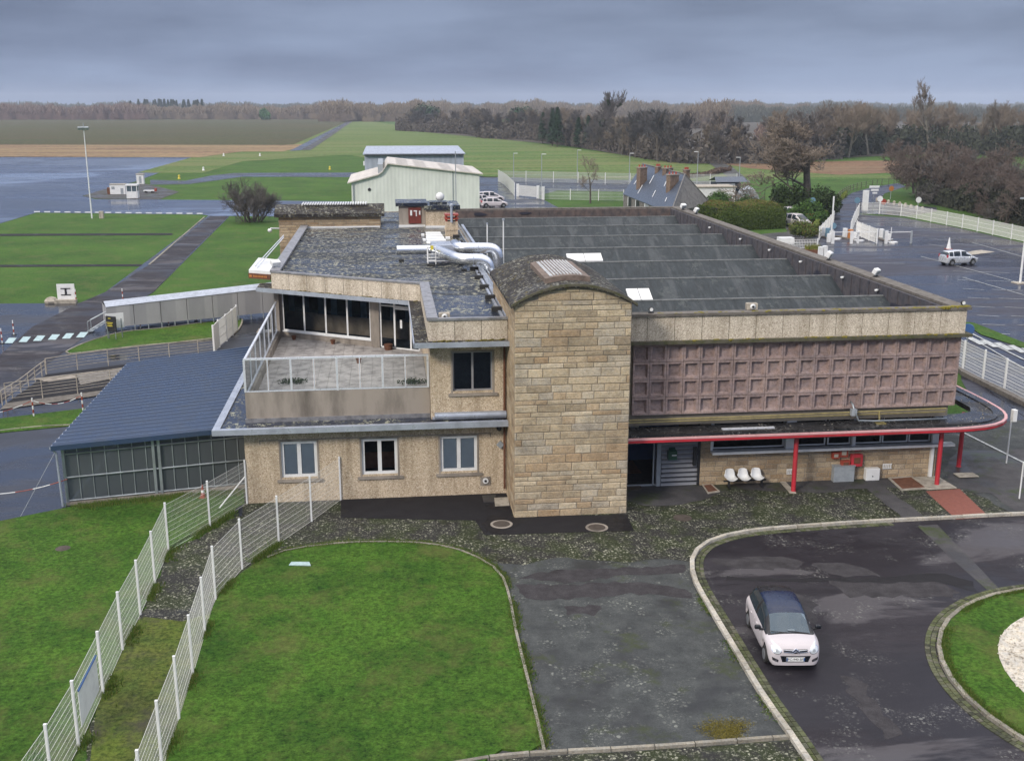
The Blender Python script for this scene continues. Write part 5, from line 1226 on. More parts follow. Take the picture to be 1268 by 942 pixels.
def chain(a, b, lb, sag=.35, z=.95):
    mb = MB(); n = 16
    for i in range(n):
        t0, t1 = i/n, (i+1)/n; f = lambda t: (a[0]+(b[0]-a[0])*t, a[1]+(b[1]-a[1])*t, z-sag*4*t*(1-t)); mb.mi = (i//2) % 2; mb.tube(f(t0), f(t1), .022, n=5, cap=False)
    tag(mb.build('barrier_chain', [M['white'], M['redor']]), lb, 'chain', 'slack red and white chains')
chain(c1, c2, 'slack chain between the two posts in the grass strip'); chain((*G(-60,535),0), c1, 'slack chain running off left from the grass strip post')
chain((*G(-90,640),0), (-14.1,46.6), 'thick red and white chain hanging at the corner of the shed', .45, 1.25)
cb = T('stay_wire', 'thin grey wire running down from the shed corner to the tarmac', 'wire', (-14.3,46.5,2.5)); MB().tube((-14.4,46.4,2.6),(*G(25,640),.0),.012,n=4).build('wire', M['grey'], cb)
# T board, white rock, signs
x, y = G(83,374.5); o = T('landing_board', 'white upright board with a black T-shaped symbol at the edge of the grass', 'board', (x,y,0))
MB().obox((x,y,.85),(1.5,.12,1.6)).build('board', M['white'], o); mb = MB(); mb.box(x-.08,y-.1,.7,x+.08,y-.06,1.25); mb.box(x-.42,y-.1,1.22,x+.42,y-.06,1.3); mb.box(x-.42,y-.1,.66,x+.42,y-.06,.74); mb.build('symbol', M['black'], o)
MB().obox((x,y-.3,.15),(1.8,.6,.3)).build('base', M['sand'], o)
x, y = G(64,375); mb = MB(); mb.lathe([(.55,0),(.62,.2),(.42,.45),(.12,.55)],(x,y,0),7); tag(mb.build('white_rock', M['sand']), 'pale rock beside the white board with the T symbol', 'rock')
x, y = G(144,419); o = T('white_panel_sign', 'blank white panel on two posts behind the black information board', 'sign', (x,y,0)); MB().obox((x,y,1.35),(1.3,.06,1.1),.35).build('panel', M['white'], o); MB().box(x-.5,y-.2,0,x-.44,y-.1,1.5).box(x+.4,y+.1,0,x+.46,y+.2,1.5).build('post', M['steel'], o)
x, y = G(139,420.5); o = T('information_board', 'black information board with yellow writing beside the gangway', 'sign', (x,y,0)); MB().obox((x,y,1.2),(1.0,.06,1.15),-.5).build('panel', M['black'], o)
mb = MB()
for i, (w_, z) in enumerate(((.25,1.62),(.6,1.3),(.45,1.18),(.5,1.05))): mb.obox((x-.05-.018,y-.04,z),(w_,.01,.05),-.5)
mb.build('writing', M['yellow'], o); MB().box(x-.35,y+.1,0,x-.3,y+.15,1.).box(x+.3,y-.2,0,x+.35,y-.15,1.).build('post', M['steel'], o)
# kiosks
x, y = G(165,245.5); o = T('white_kiosk', 'tall white glazed guard kiosk at the edge of the wet apron', 'kiosk', (x,y,0))
MB().box(x-1.,y-.8,0,x+1.,y+.8,1.3).build('lower_wall', M['white'], o); MB().box(x-1.1,y-.9,2.35,x+1.1,y+.9,2.6).build('roof', M['white'], o)
mb = MB(); [mb.box(x+a-.06,y+b-.06,1.3,x+a+.06,y+b+.06,2.35) for a in (-.92,.92) for b in (-.72,.72)]; mb.box(x-.06,y-.78,1.3,x+.06,y-.72,2.35); mb.build('corner_post', M['white'], o)
MB().box(x-.9,y-.7,1.3,x+.9,y+.7,2.34).build('glazing', M['glassl'], o); MB().box(x+.1,y-.84,.1,x+.8,y-.8,1.3).build('door', M['white'], o)
x, y = G(147,240.5); o = T('white_cabin', 'low white equipment cabin with a brown end beside the guard kiosk', 'cabin', (x,y,0)); MB().box(x-1.4,y-.8,0,x+1.5,y+.8,1.9).build('wall', M['white'], o); MB().box(x-1.5,y-.9,1.9,x+1.6,y+.9,2.0).build('roof', M['sand'], o); MB().box(x+.6,y-.83,.1,x+1.1,y-.8,1.2).box(x-1.1,y-.83,1.,x-.5,y-.8,1.5).build('opening', M['grey'], o); MB().box(x-2.0,y-.6,0,x-1.42,y+.6,1.3).build('brown_end', M['rust'], o)
x, y = G(174.5,228); o = T('small_hut', 'small white hut farther out beyond the guard kiosk', 'hut', (x,y,0)); MB().box(x-.75,y-.6,0,x+.75,y+.6,2.1).build('wall', M['white'], o); MB().box(x-.85,y-.7,2.1,x+.85,y+.7,2.25).build('roof', M['sand'], o); MB().box(x-.2,y-.62,.2,x+.3,y-.6,1.7).build('door', M['grey'], o)
x, y = G(186,239); o = T('tow_trolley', 'red and white tow trolley parked right of the guard kiosk', 'trolley', (x,y,0)); MB().box(x-1.2,y-.5,.35,x+.9,y+.5,.55).build('deck', M['white'], o); MB().box(x+.9,y-.4,.3,x+1.3,y+.4,.9).build('red_end', M['redor'], o); MB().tube((x-.8,y-.55,.22),(x-.8,y+.55,.22),.22,n=10).build('wheel', M['rubber'], o); MB().tube((x+.5,y-.55,.22),(x+.5,y+.55,.22),.22,n=10).build('wheel', M['rubber'], o)
for i, (a, b) in enumerate(((222,222),(252,211.5),(277,193.5),(322,193.5),(408.5,210.5))):
    x, y = G(a, b); o = T('taxiway_light', ('yellow marker light by the taxiway bend','small white marker light by the tan grass strip','small white marker light far out on the field','small white marker light left of the far path','small white marker light beside the taxiway end')[i], 'marker light', (x,y,0), 'marker lights in the grass'); MB().lathe([(.35,0),(.35,.1),(.2,.45),(.28,.8),(.1,.95)],(x,y,.05),8).build('lamp', M['yellow'] if i in (0,4) else M['white'], o)
x, y = G(126,270.5); o = T('junction_pillar', 'small pale pillar in the grass beside the tall light mast', 'pillar', (x,y,0)); MB().box(x-.3,y-.3,0,x+.3,y+.3,1.1).build('body', M['sand'], o)
# masts and lamp posts
x, y = G(114,270.5); hm = YZ(104,157,y)[1]; o = T('light_mast', 'tall white floodlight mast standing in the grass by the apron', 'light mast', (x,y,0))
MB().tube((x,y,0),(x,y,hm),.11,.06,n=12).build('mast', M['white'], o, smooth='auto')
mb = MB(); mb.box(x-.7,y-.1,hm-.1,x+.7,y+.1,hm+.05); mb.tube((x,y,hm),(x,y,hm+.6),.05); mb.build('crossarm', M['grey'], o)
for k in (-.6,-.2,.2,.6): MB().obox((x+k,y-.25,hm-.25),(.38,.35,.4),0,.4).build('floodlight', M['steel'], o)
for i, (a, yb, yt, lb) in enumerate(((636,224,190,'first slim lamp post from the left beyond the yard'),(670.5,237,191,'second slim lamp post from the left beyond the yard gate'),(714.7,219,186,'third slim lamp post from the left beyond the small bare tree'),(779,229.5,190,'fourth slim lamp post from the left before the farmhouse'),(863,228,188,'slim lamp post behind the farmhouse on its right'),(915,228,195,'slim lamp post right of the blue-grey shelter'))):
    x, y = G(a, yb); hh = YZ(a, yt, y)[1]; o = T('lamp_post', lb, 'lamp post', (x,y,0), 'slim lamp posts behind the terminal'); MB().tube((x,y,0),(x,y,hh),.11,.06,n=6).build('pole', M['grey'], o); s_ = -1 if i > 3 else 1; MB().box(min(x,x+s_*.9),y-.1,hh-.06,max(x,x+s_*.9),y+.1,hh+.06).build('lantern', M['white'], o)
x, y = G(1263,351); o = T('lamp_post', 'thick white lamp post rising at the right edge by the parked silver car', 'lamp post', (x,y,0)); MB().tube((x,y,0),(x,y,8.3),.12,.08,n=12).build('pole', M['white'], o); MB().box(x-.9,y-.15,8.2,x+.1,y+.15,8.35).build('lantern', M['grey'], o); MB().box(x-.6,y-.6,0,x+.6,y+.6,.1).build('plinth', M['sand'], o)
x, y = G(1026,300); o = T('raised_barrier', 'white barrier arm raised straight up left of the entry lane', 'barrier', (x,y,0)); MB().box(x-.2,y-.2,0,x+.2,y+.2,1.1).build('cabinet', M['white'], o); MB().box(x+.2,y-.06,1.,x+.36,y+.06,5.8).build('arm', M['white'], o)
# right foreground posts
x, y = G(1246,574); o = T('sign_pole', 'thin white pole with a white cap box beside the canopy tip', 'pole', (x,y,0)); MB().tube((x,y,0),(x,y,2.2),.035).build('pole', M['white'], o); MB().box(x-.0,y-.12,2.15,x+.22,y+.12,2.75).build('cap_box', M['white'], o, bevel=.02)
x, y = G(1262,618); o = T('sign_pole', 'second white pole with a grey plate at the right edge', 'pole', (x,y,0)); MB().tube((x,y,0),(x,y,1.75),.035).build('pole', M['white'], o); MB().box(x-.02,y-.16,1.1,x+.3,y-.1,1.7).build('plate', M['grey'], o)
x, y = G(1195.5,443); o = T('round_road_sign', 'round blue road sign seen edge-on at the corner of the screen', 'road sign', (x,y,0)); MB().tube((x,y,0),(x,y,2.2),.04).build('pole', M['steel'], o); MB().tube((x-.05,y-.05,2.),(x+.05,y+.05,2.),.4,n=18).build('disc', M['blue'], o)
# barrier islands
for i, (a, b, L, lb) in enumerate(((1012,299,28,'left barrier island with a blue arrow sign'),(1040,300,28,'middle barrier island with ticket machines'),(1087,300.5,22,'right barrier island near the short fence'))):
    p0, p1 = Vector(G(a-2,b-7)), Vector(G(a+L-3,b+(0,1.5,3)[i]-2)); o = T('barrier_island', lb, 'traffic island', (p0.x,p0.y,0), 'barrier islands at the car park entry'); d = (p1-p0).normalized(); nn = Vector((-d.y,d.x))*.6
    MB().prism([p0-nn,p1-nn,p1+nn,p0+nn],0,.16).build('kerb', M['coping'], o); e = p1-d*.6; MB().prism([e-nn,p1-nn,p1+d*.5,p1+nn,e+nn],.0,.2).build('white_nose', M['white'], o)
    L_ = (p1-p0).length
    for t, w_, hh, m_ in ((.3,.22,1.3,M['white']),(.55,.25,1.3,(M['ltblue'],M['orange'],M['grey'])[i]),(.72,.18,1.0,M['white'])):
        q = p0+(p1-p0)*t; MB().box(q.x-w_,q.y-.3,.16,q.x+w_,q.y+.3,hh).build('ticket_machine', m_, o, bevel=.03)
    q = p1-d*1.1; MB().tube((q.x,q.y,.1),(q.x,q.y,1.9),.05).tube((q.x-.3,q.y,.4),(q.x+.3,q.y,.4),.05).build('post', M['white'], o)
    if i == 0: MB().tube((q.x,q.y-.08,1.7),(q.x,q.y-.12,1.7),.4,n=16).build('arrow_disc', M['ltblue'], o)
for i, (a, b, lb) in enumerate(((1031,302,'wide white post frame at the left barrier lane'),(1054,302,'white post frame between two barrier lanes'),(1097,302,'white post frame at the right barrier lane'))):
    x, y = G(a, b); o = T('height_frame', lb, 'post frame', (x,y,0), 'white frames at the car park entry'); MB().box(x-.15,y-.15,0,x+.15,y+.15,1.6).build('upright', M['white'], o); MB().box(x+.15,y-.04,1.42,x+3.2,y+.04,1.5).build('crossbar', M['white'], o); MB().box(x+3.2,y-.1,0,x+3.4,y+.1,1.6).build('upright', M['grey'] if i else M['white'], o)
x, y = G(1070.5,263.5); o = T('totem_sign', 'tall blank white totem sign at the head of the car park', 'sign', (x,y,0)); MB().box(x-.48,y-.15,.3,x+.48,y+.15,3.6).build('panel', M['white'], o, bevel=.03); MB().box(x-.4,y-.1,0,x+.4,y+.1,.3).build('foot', M['grey'], o)
x, y = G(1080.5,262); o = T('direction_sign', 'stacked white direction signs on a pole behind the totem', 'sign', (x,y,0)); MB().tube((x,y,0),(x,y,4.),.07).build('pole', M['steel'], o); MB().box(x-.9,y-.1,3.85,x+.8,y-.04,4.2).box(x-.6,y-.1,3.35,x+.7,y-.04,3.65).box(x-.3,y-.1,2.9,x+.5,y-.04,3.15).build('arrow_plate', M['white'], o)
for i, (a, b, m_, hh, lb) in enumerate(((1088,265,'white',2.4,'round white road sign right of the totem'),(1060,266,'ltblue',2.3,'blue and white arrow sign left of the totem'),(1093,263,'redor',1.7,'red-edged round sign near the far fence corner'),(1102.5,247,'orange',2.,'small orange sign on the grass by the dark trees'),(1136,262,'white',1.9,'small white sign before the dark trees'),(1004.5,271,'ltblue',2.8,'blue-grey round sign by the grassy bank'))):
    x, y = G(a, b); o = T('road_sign', lb, 'road sign', (x,y,0), 'small road signs at the junction'); MB().tube((x,y,0),(x,y,hh),.05).build('pole', M['grey'], o); MB().tube((x,y-.06,hh),(x,y-.1,hh),.48,n=16).build('disc', M[m_], o)
mb = None
for i in range(9):
    x, y = G(1086+i*7, 249+i*1.35+(i>5)*.5); o = tag(MB().lathe([(.28,0),(.25,.45),(.1,.6)],(x,y,.02),8).build('boulder', M['sand']), 'one of the pale boulders edging the grass before the dark trees', 'boulder', 'boulders edging the grass')
x, y = G(1002,278); o = T('wooden_bin', 'orange-brown wooden bin housing beside the white vans', 'bin', (x,y,0)); MB().box(x-.6,y-.5,0,x+.6,y+.5,1.5).build('body', M['orange'], o); MB().box(x-.7,y-.6,1.5,x+.7,y+.6,1.6).build('lid', M['orange'], o)
x, y = G(1019,315); 
o = T('service_cabinet', 'white twin cabinet beyond the right parapet', 'cabinet', (*G(1018,322),0)); x, y = G(1018,322); MB().box(x-.45,y-.3,0,x-.05,y+.3,1.5).box(x+.05,y-.3,0,x+.45,y+.3,1.6).build('case', M['white'], o)
x, y = G(975,307); o = T('small_trailer', 'small white trailer behind the low fence', 'trailer', (x,y,0)); MB().box(x-1.2,y-.6,.5,x+.6,y+.6,1.3).build('body', M['white'], o); MB().tube((x-.4,y-.65,.3),(x-.4,y+.65,.3),.3,n=12).build('wheel', M['rubber'], o); MB().tube((x+.6,y,.6),(x+1.6,y,.5),.05).build('drawbar', M['steel'], o)
x, y = G(1006,315); o = T('planter', 'dark planter with yellow-green grass beyond the right parapet', 'planter', (x,y,0)); MB().box(x-1.,y-.4,0,x+1.,y+.4,.6).build('trough', M['rust'], o)
mb = MB()
for i in range(260): mb.tone = random.random(); p = (x+random.uniform(-.9,.9), y+random.uniform(-.35,.35)); mb.poly([(p[0]-.03,p[1],.6),(p[0]+.03,p[1],.6),(p[0]+random.uniform(-.3,.3),p[1]+random.uniform(-.2,.2),random.uniform(.9,1.4))])
mb.build('grass_tuft', leafm('tuft', (.08,.11,.02), (.18,.18,.04)), o)

# ================================================================== HANGARS, HOUSE
h = T('main_hangar', 'large pale green hangar with stepped gable roof behind the terminal', 'hangar', (4,152,0))
y0, y1 = 150, 168; pr = [(-4.6,0),(-4.6,6.9),(-.95,7.85),(-.4,8.2),(.35,9.25),(12.75,7.85),(12.75,0)]
mb = MB(); mb.poly([(x,y0,z) for x, z in pr[::-1]][::-1]); mb.poly([(12.75,y0,0),(12.75,y1,0),(12.75,y1,7.85),(12.75,y0,7.85)]); mb.poly([(-4.6,y1,0),(-4.6,y0,0),(-4.6,y0,6.9),(-4.6,y1,6.9)]); mb.poly([(x,y1,z) for x, z in pr[::-1]])
mb.build('wall', M['hangar'], h)
mb = MB(); rp = [(-5.1,6.78),(-.95,7.88),(-.4,8.25),(.35,9.33),(13.2,7.85)]
for (a, za_), (b, zb_) in zip(rp[:-1], rp[1:]):
    mb.poly([(a,y0-.4,za_+.1),(b,y0-.4,zb_+.1),(b,y1,zb_+.1),(a,y1,za_+.1)])
    mb.poly([(a,y0-.4,za_-.06),(b,y0-.4,zb_-.06),(b,y0-.4,zb_+.1),(a,y0-.4,za_+.1)]); mb.poly([(a,y0-.4,za_-.06),(a,y1,za_-.06),(b,y1,zb_-.06),(b,y0-.4,zb_-.06)])
mb.build('roof', M['hangarroof'], h)
mb = MB()
for x in (1.5,4.,7.6,10.2):
    for yy in range(5):
        z = 9.33-(x-.35)*.1152+.115; mb.poly([(x,y0+1.+yy*3.2,z+.01),(x+1.6,y0+1.+yy*3.2,z-.17),(x+1.6,y0+1.6+yy*3.2,z-.17),(x,y0+1.6+yy*3.2,z+.01)])
mb.build('roof_slot', paint('rooflight_strip', (.25,.24,.22), .6), h)
MB().box(-.98,y0+.5,7.9,-.3,y1-.5,9.2).build('monitor_glazing', M['grey'], h); MB().tube((9.1,y0-.06,0),(9.1,y0-.06,8.2),.06).tube((-4.35,y0-.1,0),(-4.35,y0-.1,6.6),.08).build('downpipe', M['grey'], h)
MB().lathe([(.22,0),(.22,.08)],(-2.2,y0-.08,5.9),12,'Y').build('vent', M['black'], h)
MB().box(-4.65,y0-.05,0,12.8,y0-.01,.4).build('plinth', M['white'], h)
a, b = YZ(451,184.5,215), YZ(574,184.5,215); h = T('rear_hangar', 'grey clad hangar with a flat white-edged roof behind the green hangar', 'hangar', (10,215,0))
MB().box(a[0],215,0,b[0],235,a[1]-.9).build('wall', M['hangar2'], h)
mb = MB(); mb.poly([(a[0]-.3,214.5,a[1]-.9),(b[0]+.3,214.5,a[1]-.9),(b[0]-.6,222,a[1]+.3),(a[0]+.3,222,a[1]+.3)]); mb.box(a[0]-.3,214.4,a[1]-1.1,b[0]+.3,214.6,a[1]-.88); mb.poly([(a[0]-.3,235,a[1]-.9),(a[0]-.3,214.5,a[1]-.9),(a[0]+.3,222,a[1]+.3)]); mb.poly([(b[0]+.3,214.5,a[1]-.9),(b[0]+.3,235,a[1]-.9),(b[0]-.6,222,a[1]+.3)]); mb.poly([(a[0]+.3,222,a[1]+.3),(b[0]-.6,222,a[1]+.3),(b[0]+.3,235,a[1]-.9),(a[0]-.3,235,a[1]-.9)]); mb.build('roof', M['zinc'], h)
MB().box(a[0],214.3,a[1]-1.25,b[0],214.4,a[1]-1.05).build('gutter', M['black'], h); MB().box(a[0]-.3,216,a[1]-3.2,a[0]-.01,216.6,a[1]-2.4).build('lamp', M['white'], h)
# farmhouse: near corner C, left far corner L, right corner Rr
e = 2.4; C_, L_, R_ = Vector(G(831,263,e)), Vector(G(772,239.5,e)), Vector(G(878,251,e))
hs = T('farmhouse', 'old stone house with steep slate roof and several brick chimneys', 'house', (C_.x,C_.y,0))
K_ = L_+(R_-C_); mid_n = (C_+R_)/2; mid_f = (L_+K_)/2; ax = (mid_f-mid_n).normalized()
zr = 6.9
mb = MB(); mb.prism([C_,R_,K_,L_],0,e); mb.poly([(L_.x,L_.y,e),(K_.x,K_.y,e),(mid_f.x,mid_f.y,zr-.15)]); mb.build('wall', M['housewall'], hs)
n1 = mid_n+ax*4.2; f1_ = mid_f-ax*.0
def rp3(v, z): return (v.x, v.y, z)
o1 = (C_-R_).normalized()*.3; o2_ = (L_-C_).normalized()*.3
Ce, Re, Le, Ke = C_+o1-o2_, R_-o1-o2_, L_+o1+o2_*.3, K_-o1+o2_*.3
mb = MB(); mb.poly([rp3(Le,e-.1),rp3(Ce,e-.1),rp3(n1,zr),rp3(f1_,zr)]); mb.poly([rp3(Re,e-.1),rp3(Ke,e-.1),rp3(f1_,zr),rp3(n1,zr)]); o_ = mb.build('slate_roof', M['slate'], hs); o_.modifiers.new('s','SOLIDIFY').thickness = .15
mb = MB(); mb.poly([rp3(Ce,e-.1),rp3(Re,e-.1),rp3(n1,zr)]); o_ = mb.build('hip_roof', M['slatel'], hs); o_.modifiers.new('s','SOLIDIFY').thickness = .15
mb = MB(); mb.tube(rp3(n1,zr+.05),rp3(f1_,zr+.05),.12,n=6); mb.tube(rp3(n1,zr+.03),rp3(Ce,e),.1,n=6); mb.tube(rp3(n1,zr+.03),rp3(Re,e),.1,n=6); mb.build('ridge_tiles', M['slatel'], hs)
mb = MB()
for t, s0, s1 in ((.12,.35,.55),(.3,.15,.4),(.42,.5,.75),(.6,.2,.38),(.72,.55,.8),(.85,.2,.3)):
    q0 = Le.lerp(Ce,t); q1 = f1_.lerp(n1,t); A_ = Vector(rp3(q0,e-.1)).lerp(Vector(rp3(q1,zr)),s0); B2 = Vector(rp3(q0,e-.1)).lerp(Vector(rp3(q1,zr)),s1); mb.tube(A_+Vector((-.1,-.1,.1)),B2+Vector((-.1,-.1,.1)),.05,n=4)
mb.build('pale_slate_repair', M['white'], hs)
def chim(c, w, d_, z0, z1):
    o = MB().obox((c.x,c.y,(z0+z1)/2),(w,d_,z1-z0),.5).build('chimney', M['brickch'], hs); MB().obox((c.x,c.y,z1+.08),(w+.2,d_+.2,.16),.5).build('cap', M['conc'], o)
    p = MB(); [p.lathe([(.14,0),(.11,.35)],(c.x+k*w*.3,c.y,z1+.16),8) for k in (-1,0,1)]; p.build('chimney_pot', M['redor'], o)
def chimp(px, pt, pb, yy, w, d_):
    x_, zt = YZ(px, pt, yy); zb_ = YZ(px, pb, yy)[1]; chim(Vector((x_, yy)), w, d_, zb_-1.2, zt)
chimp(795,208,226,178,1.5,.9); chimp(833,217,238,161,1.7,.9); chimp(850,211,224,176,.8,.8); chimp(827,209,214,172,1.6,.8); chimp(815,207,214,177,.8,.7)
dv = (C_-L_); 
for i, t in enumerate((.12,.3,.5,.7,.88)):
    p = L_+dv*t; q = L_+dv*(t+.08); nn = Vector((dv.y,-dv.x)).normalized()*.06; wo = MB(); wo.prism([p+nn,q+nn,q-nn,p-nn] if False else [p-nn,q-nn,q+nn,p+nn],.7 if i != 2 else .1,2.1); wo.build('window' if i != 2 else 'door', M['grey'] if i == 2 else M['black'], hs); wf_ = MB(); wf_.prism([p+nn*1.5,p.lerp(q,.15)+nn*1.5,p.lerp(q,.15)-nn*1.5,p-nn*1.5][::-1],.7,2.15); wf_.build('window_frame', M['white'], hs)
x, y = G(895,252); o = T('low_annexe', 'low white flat-roofed annexe behind the farmhouse', 'building', (x,y,0)); MB().box(x-5.2,y,0,x+2.2,y+5,2.8).build('wall', M['white'], o); MB().box(x-5.4,y-.2,2.8,x+2.4,y+5.2,3.).build('roof', M['sand'], o); MB().box(x-5.5,y+1,1.2,x-5.21,y+3,2.2).build('window', M['glassl'], o)
x, y = G(908,250); y += 9; x += 2; o = T('grey_shelter', 'open blue-grey shelter with a shallow roof behind the annexe', 'shelter', (x,y,0)); MB().box(x-3.6,y,0,x+2.2,y+.2,3.).build('rear_wall', M['slate'], o); MB().box(x-3.6,y-4,0,x-.2,y-3.8,2.9).build('side_wall', M['grey'], o)
mb = MB(); mb.poly([(x-4.,y-4.3,3.2),(x+2.6,y-4.3,3.2),(x+2.,y-1.5,4.),(x-3.4,y-1.5,4.)]); mb.poly([(x-3.4,y-1.5,4.),(x+2.,y-1.5,4.),(x+2.6,y+.5,3.2),(x-4,y+.5,3.2)]); mb.build('roof', M['slate'], o); MB().box(x+2.1,y-4,0,x+2.3,y-3.8,3.1).build('post', M['black'], o)
x, y = G(934,252); o = T('white_polytunnel', 'pale arched tarpaulin tent right of the shelter', 'tent', (x,y,0)); mb = MB(); n = 10
for i in range(n):
    t0, t1 = math.pi*i/n, math.pi*(i+1)/n; mb.poly([(x-2*math.cos(t0)-1,y,2.6*math.sin(t0)),(x-2*math.cos(t1)-1,y,2.6*math.sin(t1)),(x-2*math.cos(t1)+1.2,y+8,2.6*math.sin(t1)),(x-2*math.cos(t0)+1.2,y+8,2.6*math.sin(t0))])
mb.poly([(x-2*math.cos(math.pi*i/n)-1,y,2.6*math.sin(math.pi*i/n)) for i in range(n+1)]); mb.build('cover', M['grey'], o)
for i, (px, py, w_, hh, lb) in enumerate(((640,134,40,3,''),(950,136.5,90,6,'long pale factory roof on the right horizon'),(880,133.5,60,5,''),(1250,141,60,7,'pale warehouse at the far right horizon'),(1130,139,30,6,'pale warehouse glimpsed between the poplars'))):
    if not lb: continue
    y = 1500; x = YZ(px, py, y)[0]; z = YZ(px, py, y)[1]; o = T('distant_warehouse', lb, 'warehouse', (x,y,0), 'pale warehouses on the horizon'); MB().box(x-w_/2,y,0,x+w_/2,y+30,z-2).build('wall', M['grey'], o); MB().box(x-w_/2-1,y-1,z-2,x+w_/2+1,y+31,z).build('roof', M['white'], o)
# ================================================================== CARS
def lerp_tab(tab, x):
    for (a, va), (b, vb) in zip(tab[:-1], tab[1:]):
        if a <= x <= b:
            t = (x-a)/(b-a) if b > a else 0; return [p+(q-p)*t for p, q in zip(va, vb)]
    return tab[0][1] if x < tab[0][0] else tab[-1][1]
def car_parts(tab, wx, wr, ws, ranges, mats, sub=2):
    # tab: x -> (half width, bottom z, belt z, roof z, roof half width, belt half width)
    base = sorted({t[0] for t in tab} | {q for r_ in ranges for q in r_[:2] if tab[0][0] < q < tab[-1][0]} | {x0+d for x0 in wx for d in [(-wr-.05)*math.cos(k*math.pi/8) for k in range(9)]})
    xs = [base[0]]
    for x in base[1:]:
        if x-xs[-1] > .028: xs.append(x)
    mb = MB(); R_ = []; NP = 9
    for x in xs:
        w, zb, zs, zr, wr_, wb = lerp_tab(tab, x); bot = zb; 
        for x0 in wx:
            dx = abs(x-x0)
            if dx < wr+.051: bot = max(bot, .02+wr+math.sqrt(max(0, (wr+.05)**2-dx**2))*1.0-.0 if False else wr+math.sqrt(max(0, (wr+.05)**2-dx**2)))
        mid = bot+(zs-bot)*.45
        ring = [(w*.9, bot-.01 if bot == zb else bot), (w*.985, min(bot+.07, zs-.12)), (w, max(mid, bot+.04)), (w*.985, zs-.06), (wb, zs), ((wb+wr_)/2+.02, (zs+zr)/2), (wr_, zr-.035), (wr_*.6, zr), (0, zr+.012)]
        R_.append([mb.vert(x, y, z) for y, z in ring]+[mb.vert(x, -y, z) for y, z in ring[:-1]][::1])
    def idx(i, j, s): return R_[i][j] if s > 0 or j == NP-1 else R_[i][NP+j]
    for i in range(len(xs)-1):
        xm = (xs[i]+xs[i+1])/2
        for j in range(NP-1):
            for s in (1, -1):
                mi = 0
                for (xa, xb, ja, jb, m_) in ranges:
                    if xa < xm < xb and ja <= j < jb: mi = m_
                mb.mi = mi; q = [idx(i,j,s), idx(i+1,j,s), idx(i+1,j+1,s), idx(i,j+1,s)]
                mb.face(q if s > 0 else q[::-1])
    mb.mi = 0
    for i, fl_ in ((0, 1), (len(xs)-1, -1)):
        for j in range(NP-1):
            q = [idx(i,j,1), idx(i,j+1,1), idx(i,j+1,-1), idx(i,j,-1)]
            if j == NP-2: q = [idx(i,j,1), idx(i,j+1,1), idx(i,j,-1)]
            mb.face(q if fl_ > 0 else q[::-1])
    o = mb.build('tmp', mats); 
    sd_ = o.modifiers.new('s','SUBSURF'); sd_.levels = sd_.render_levels = sub
    dg = bpy.context.evaluated_depsgraph_get(); me = o.evaluated_get(dg).to_mesh()
    out = {}
    for m_ in range(len(mats)):
        v = {}; nb = MB()
        for p in me.polygons:
            if p.material_index == m_:
                f = []
                for k in p.vertices:
                    if k not in v: v[k] = nb.vert(*me.vertices[k].co)
                    f.append(v[k])
                nb.face(f)
        out[m_] = nb
    o.evaluated_get(dg).to_mesh_clear(); bpy.data.objects.remove(o)
    return out
def wheel(r, w, parent, x, y, side, rimm):
    t = MB().lathe([(r*.62,-w/2),(r*.93,-w/2),(r,-w*.36),(r,w*.36),(r*.93,w/2),(r*.62,w/2)],(x,y,r),28,'Y').build('wheel', M['rubber'], parent, smooth='auto')
    m_ = MB(); yo = y+side*(w/2-.02); m_.lathe([(r*.62,-.03),(r*.64,.0),(r*.58,.012),(r*.55,-.01)],(x,yo,r),24,'Y')
    for k in range(6):
        a = k*math.pi/3; m_.obox((x+math.cos(a)*r*.32,yo,r+math.sin(a)*r*.32),(r*.58,.025,r*.19),0,0,-a)
    m_.lathe([(r*.16,-.02),(r*.14,.03*side)],(x,yo,r),12,'Y'); m_.build('rim', rimm, t)
    MB().lathe([(r*.56,-.02),(r*.5,0)],(x,yo-side*.03,r),16,'Y').build('hub_shadow', M['black'], t)
def make_car(name, lb, paintm, roofm, tab, wx, wr, ranges_extra, loc, rz, grp=None, detail=True, dims=None):
    root = T(name, lb, 'car', (0,0,0), grp)
    mats = [paintm, M['carglass'], roofm, M['carreflblue'], M['black'], M['screen']]
    P = car_parts(tab, wx, wr, .2, ranges_extra, mats)
    names = ['body', 'window_glass', 'roof', 'fabric_roof', 'trim', 'windscreen']
    for k, nb in P.items():
        if nb.f: nb.build(names[k], mats[k], root, smooth=True)
    hw = max(t[1][0] for t in tab)
    for x in wx:
        for s in (1, -1): wheel(wr*.93, .19, root, x, s*(hw-.13), s, M['rimgrey'])
    xf, xr = tab[-1][0], tab[0][0]
    MB().box(xr+.15,-hw+.26,.22,xf-.2,hw-.26,.62).build('underbody', M['black'], root)
    mb = MB()
    for x in wx:
        for s in (1,-1): mb.lathe([(wr+.03,-.1),(wr+.03,.07),(.05,.07)],(x,s*(hw-.22),wr),20,'Y')
    mb.build('wheel_well', M['black'], root)
    return root
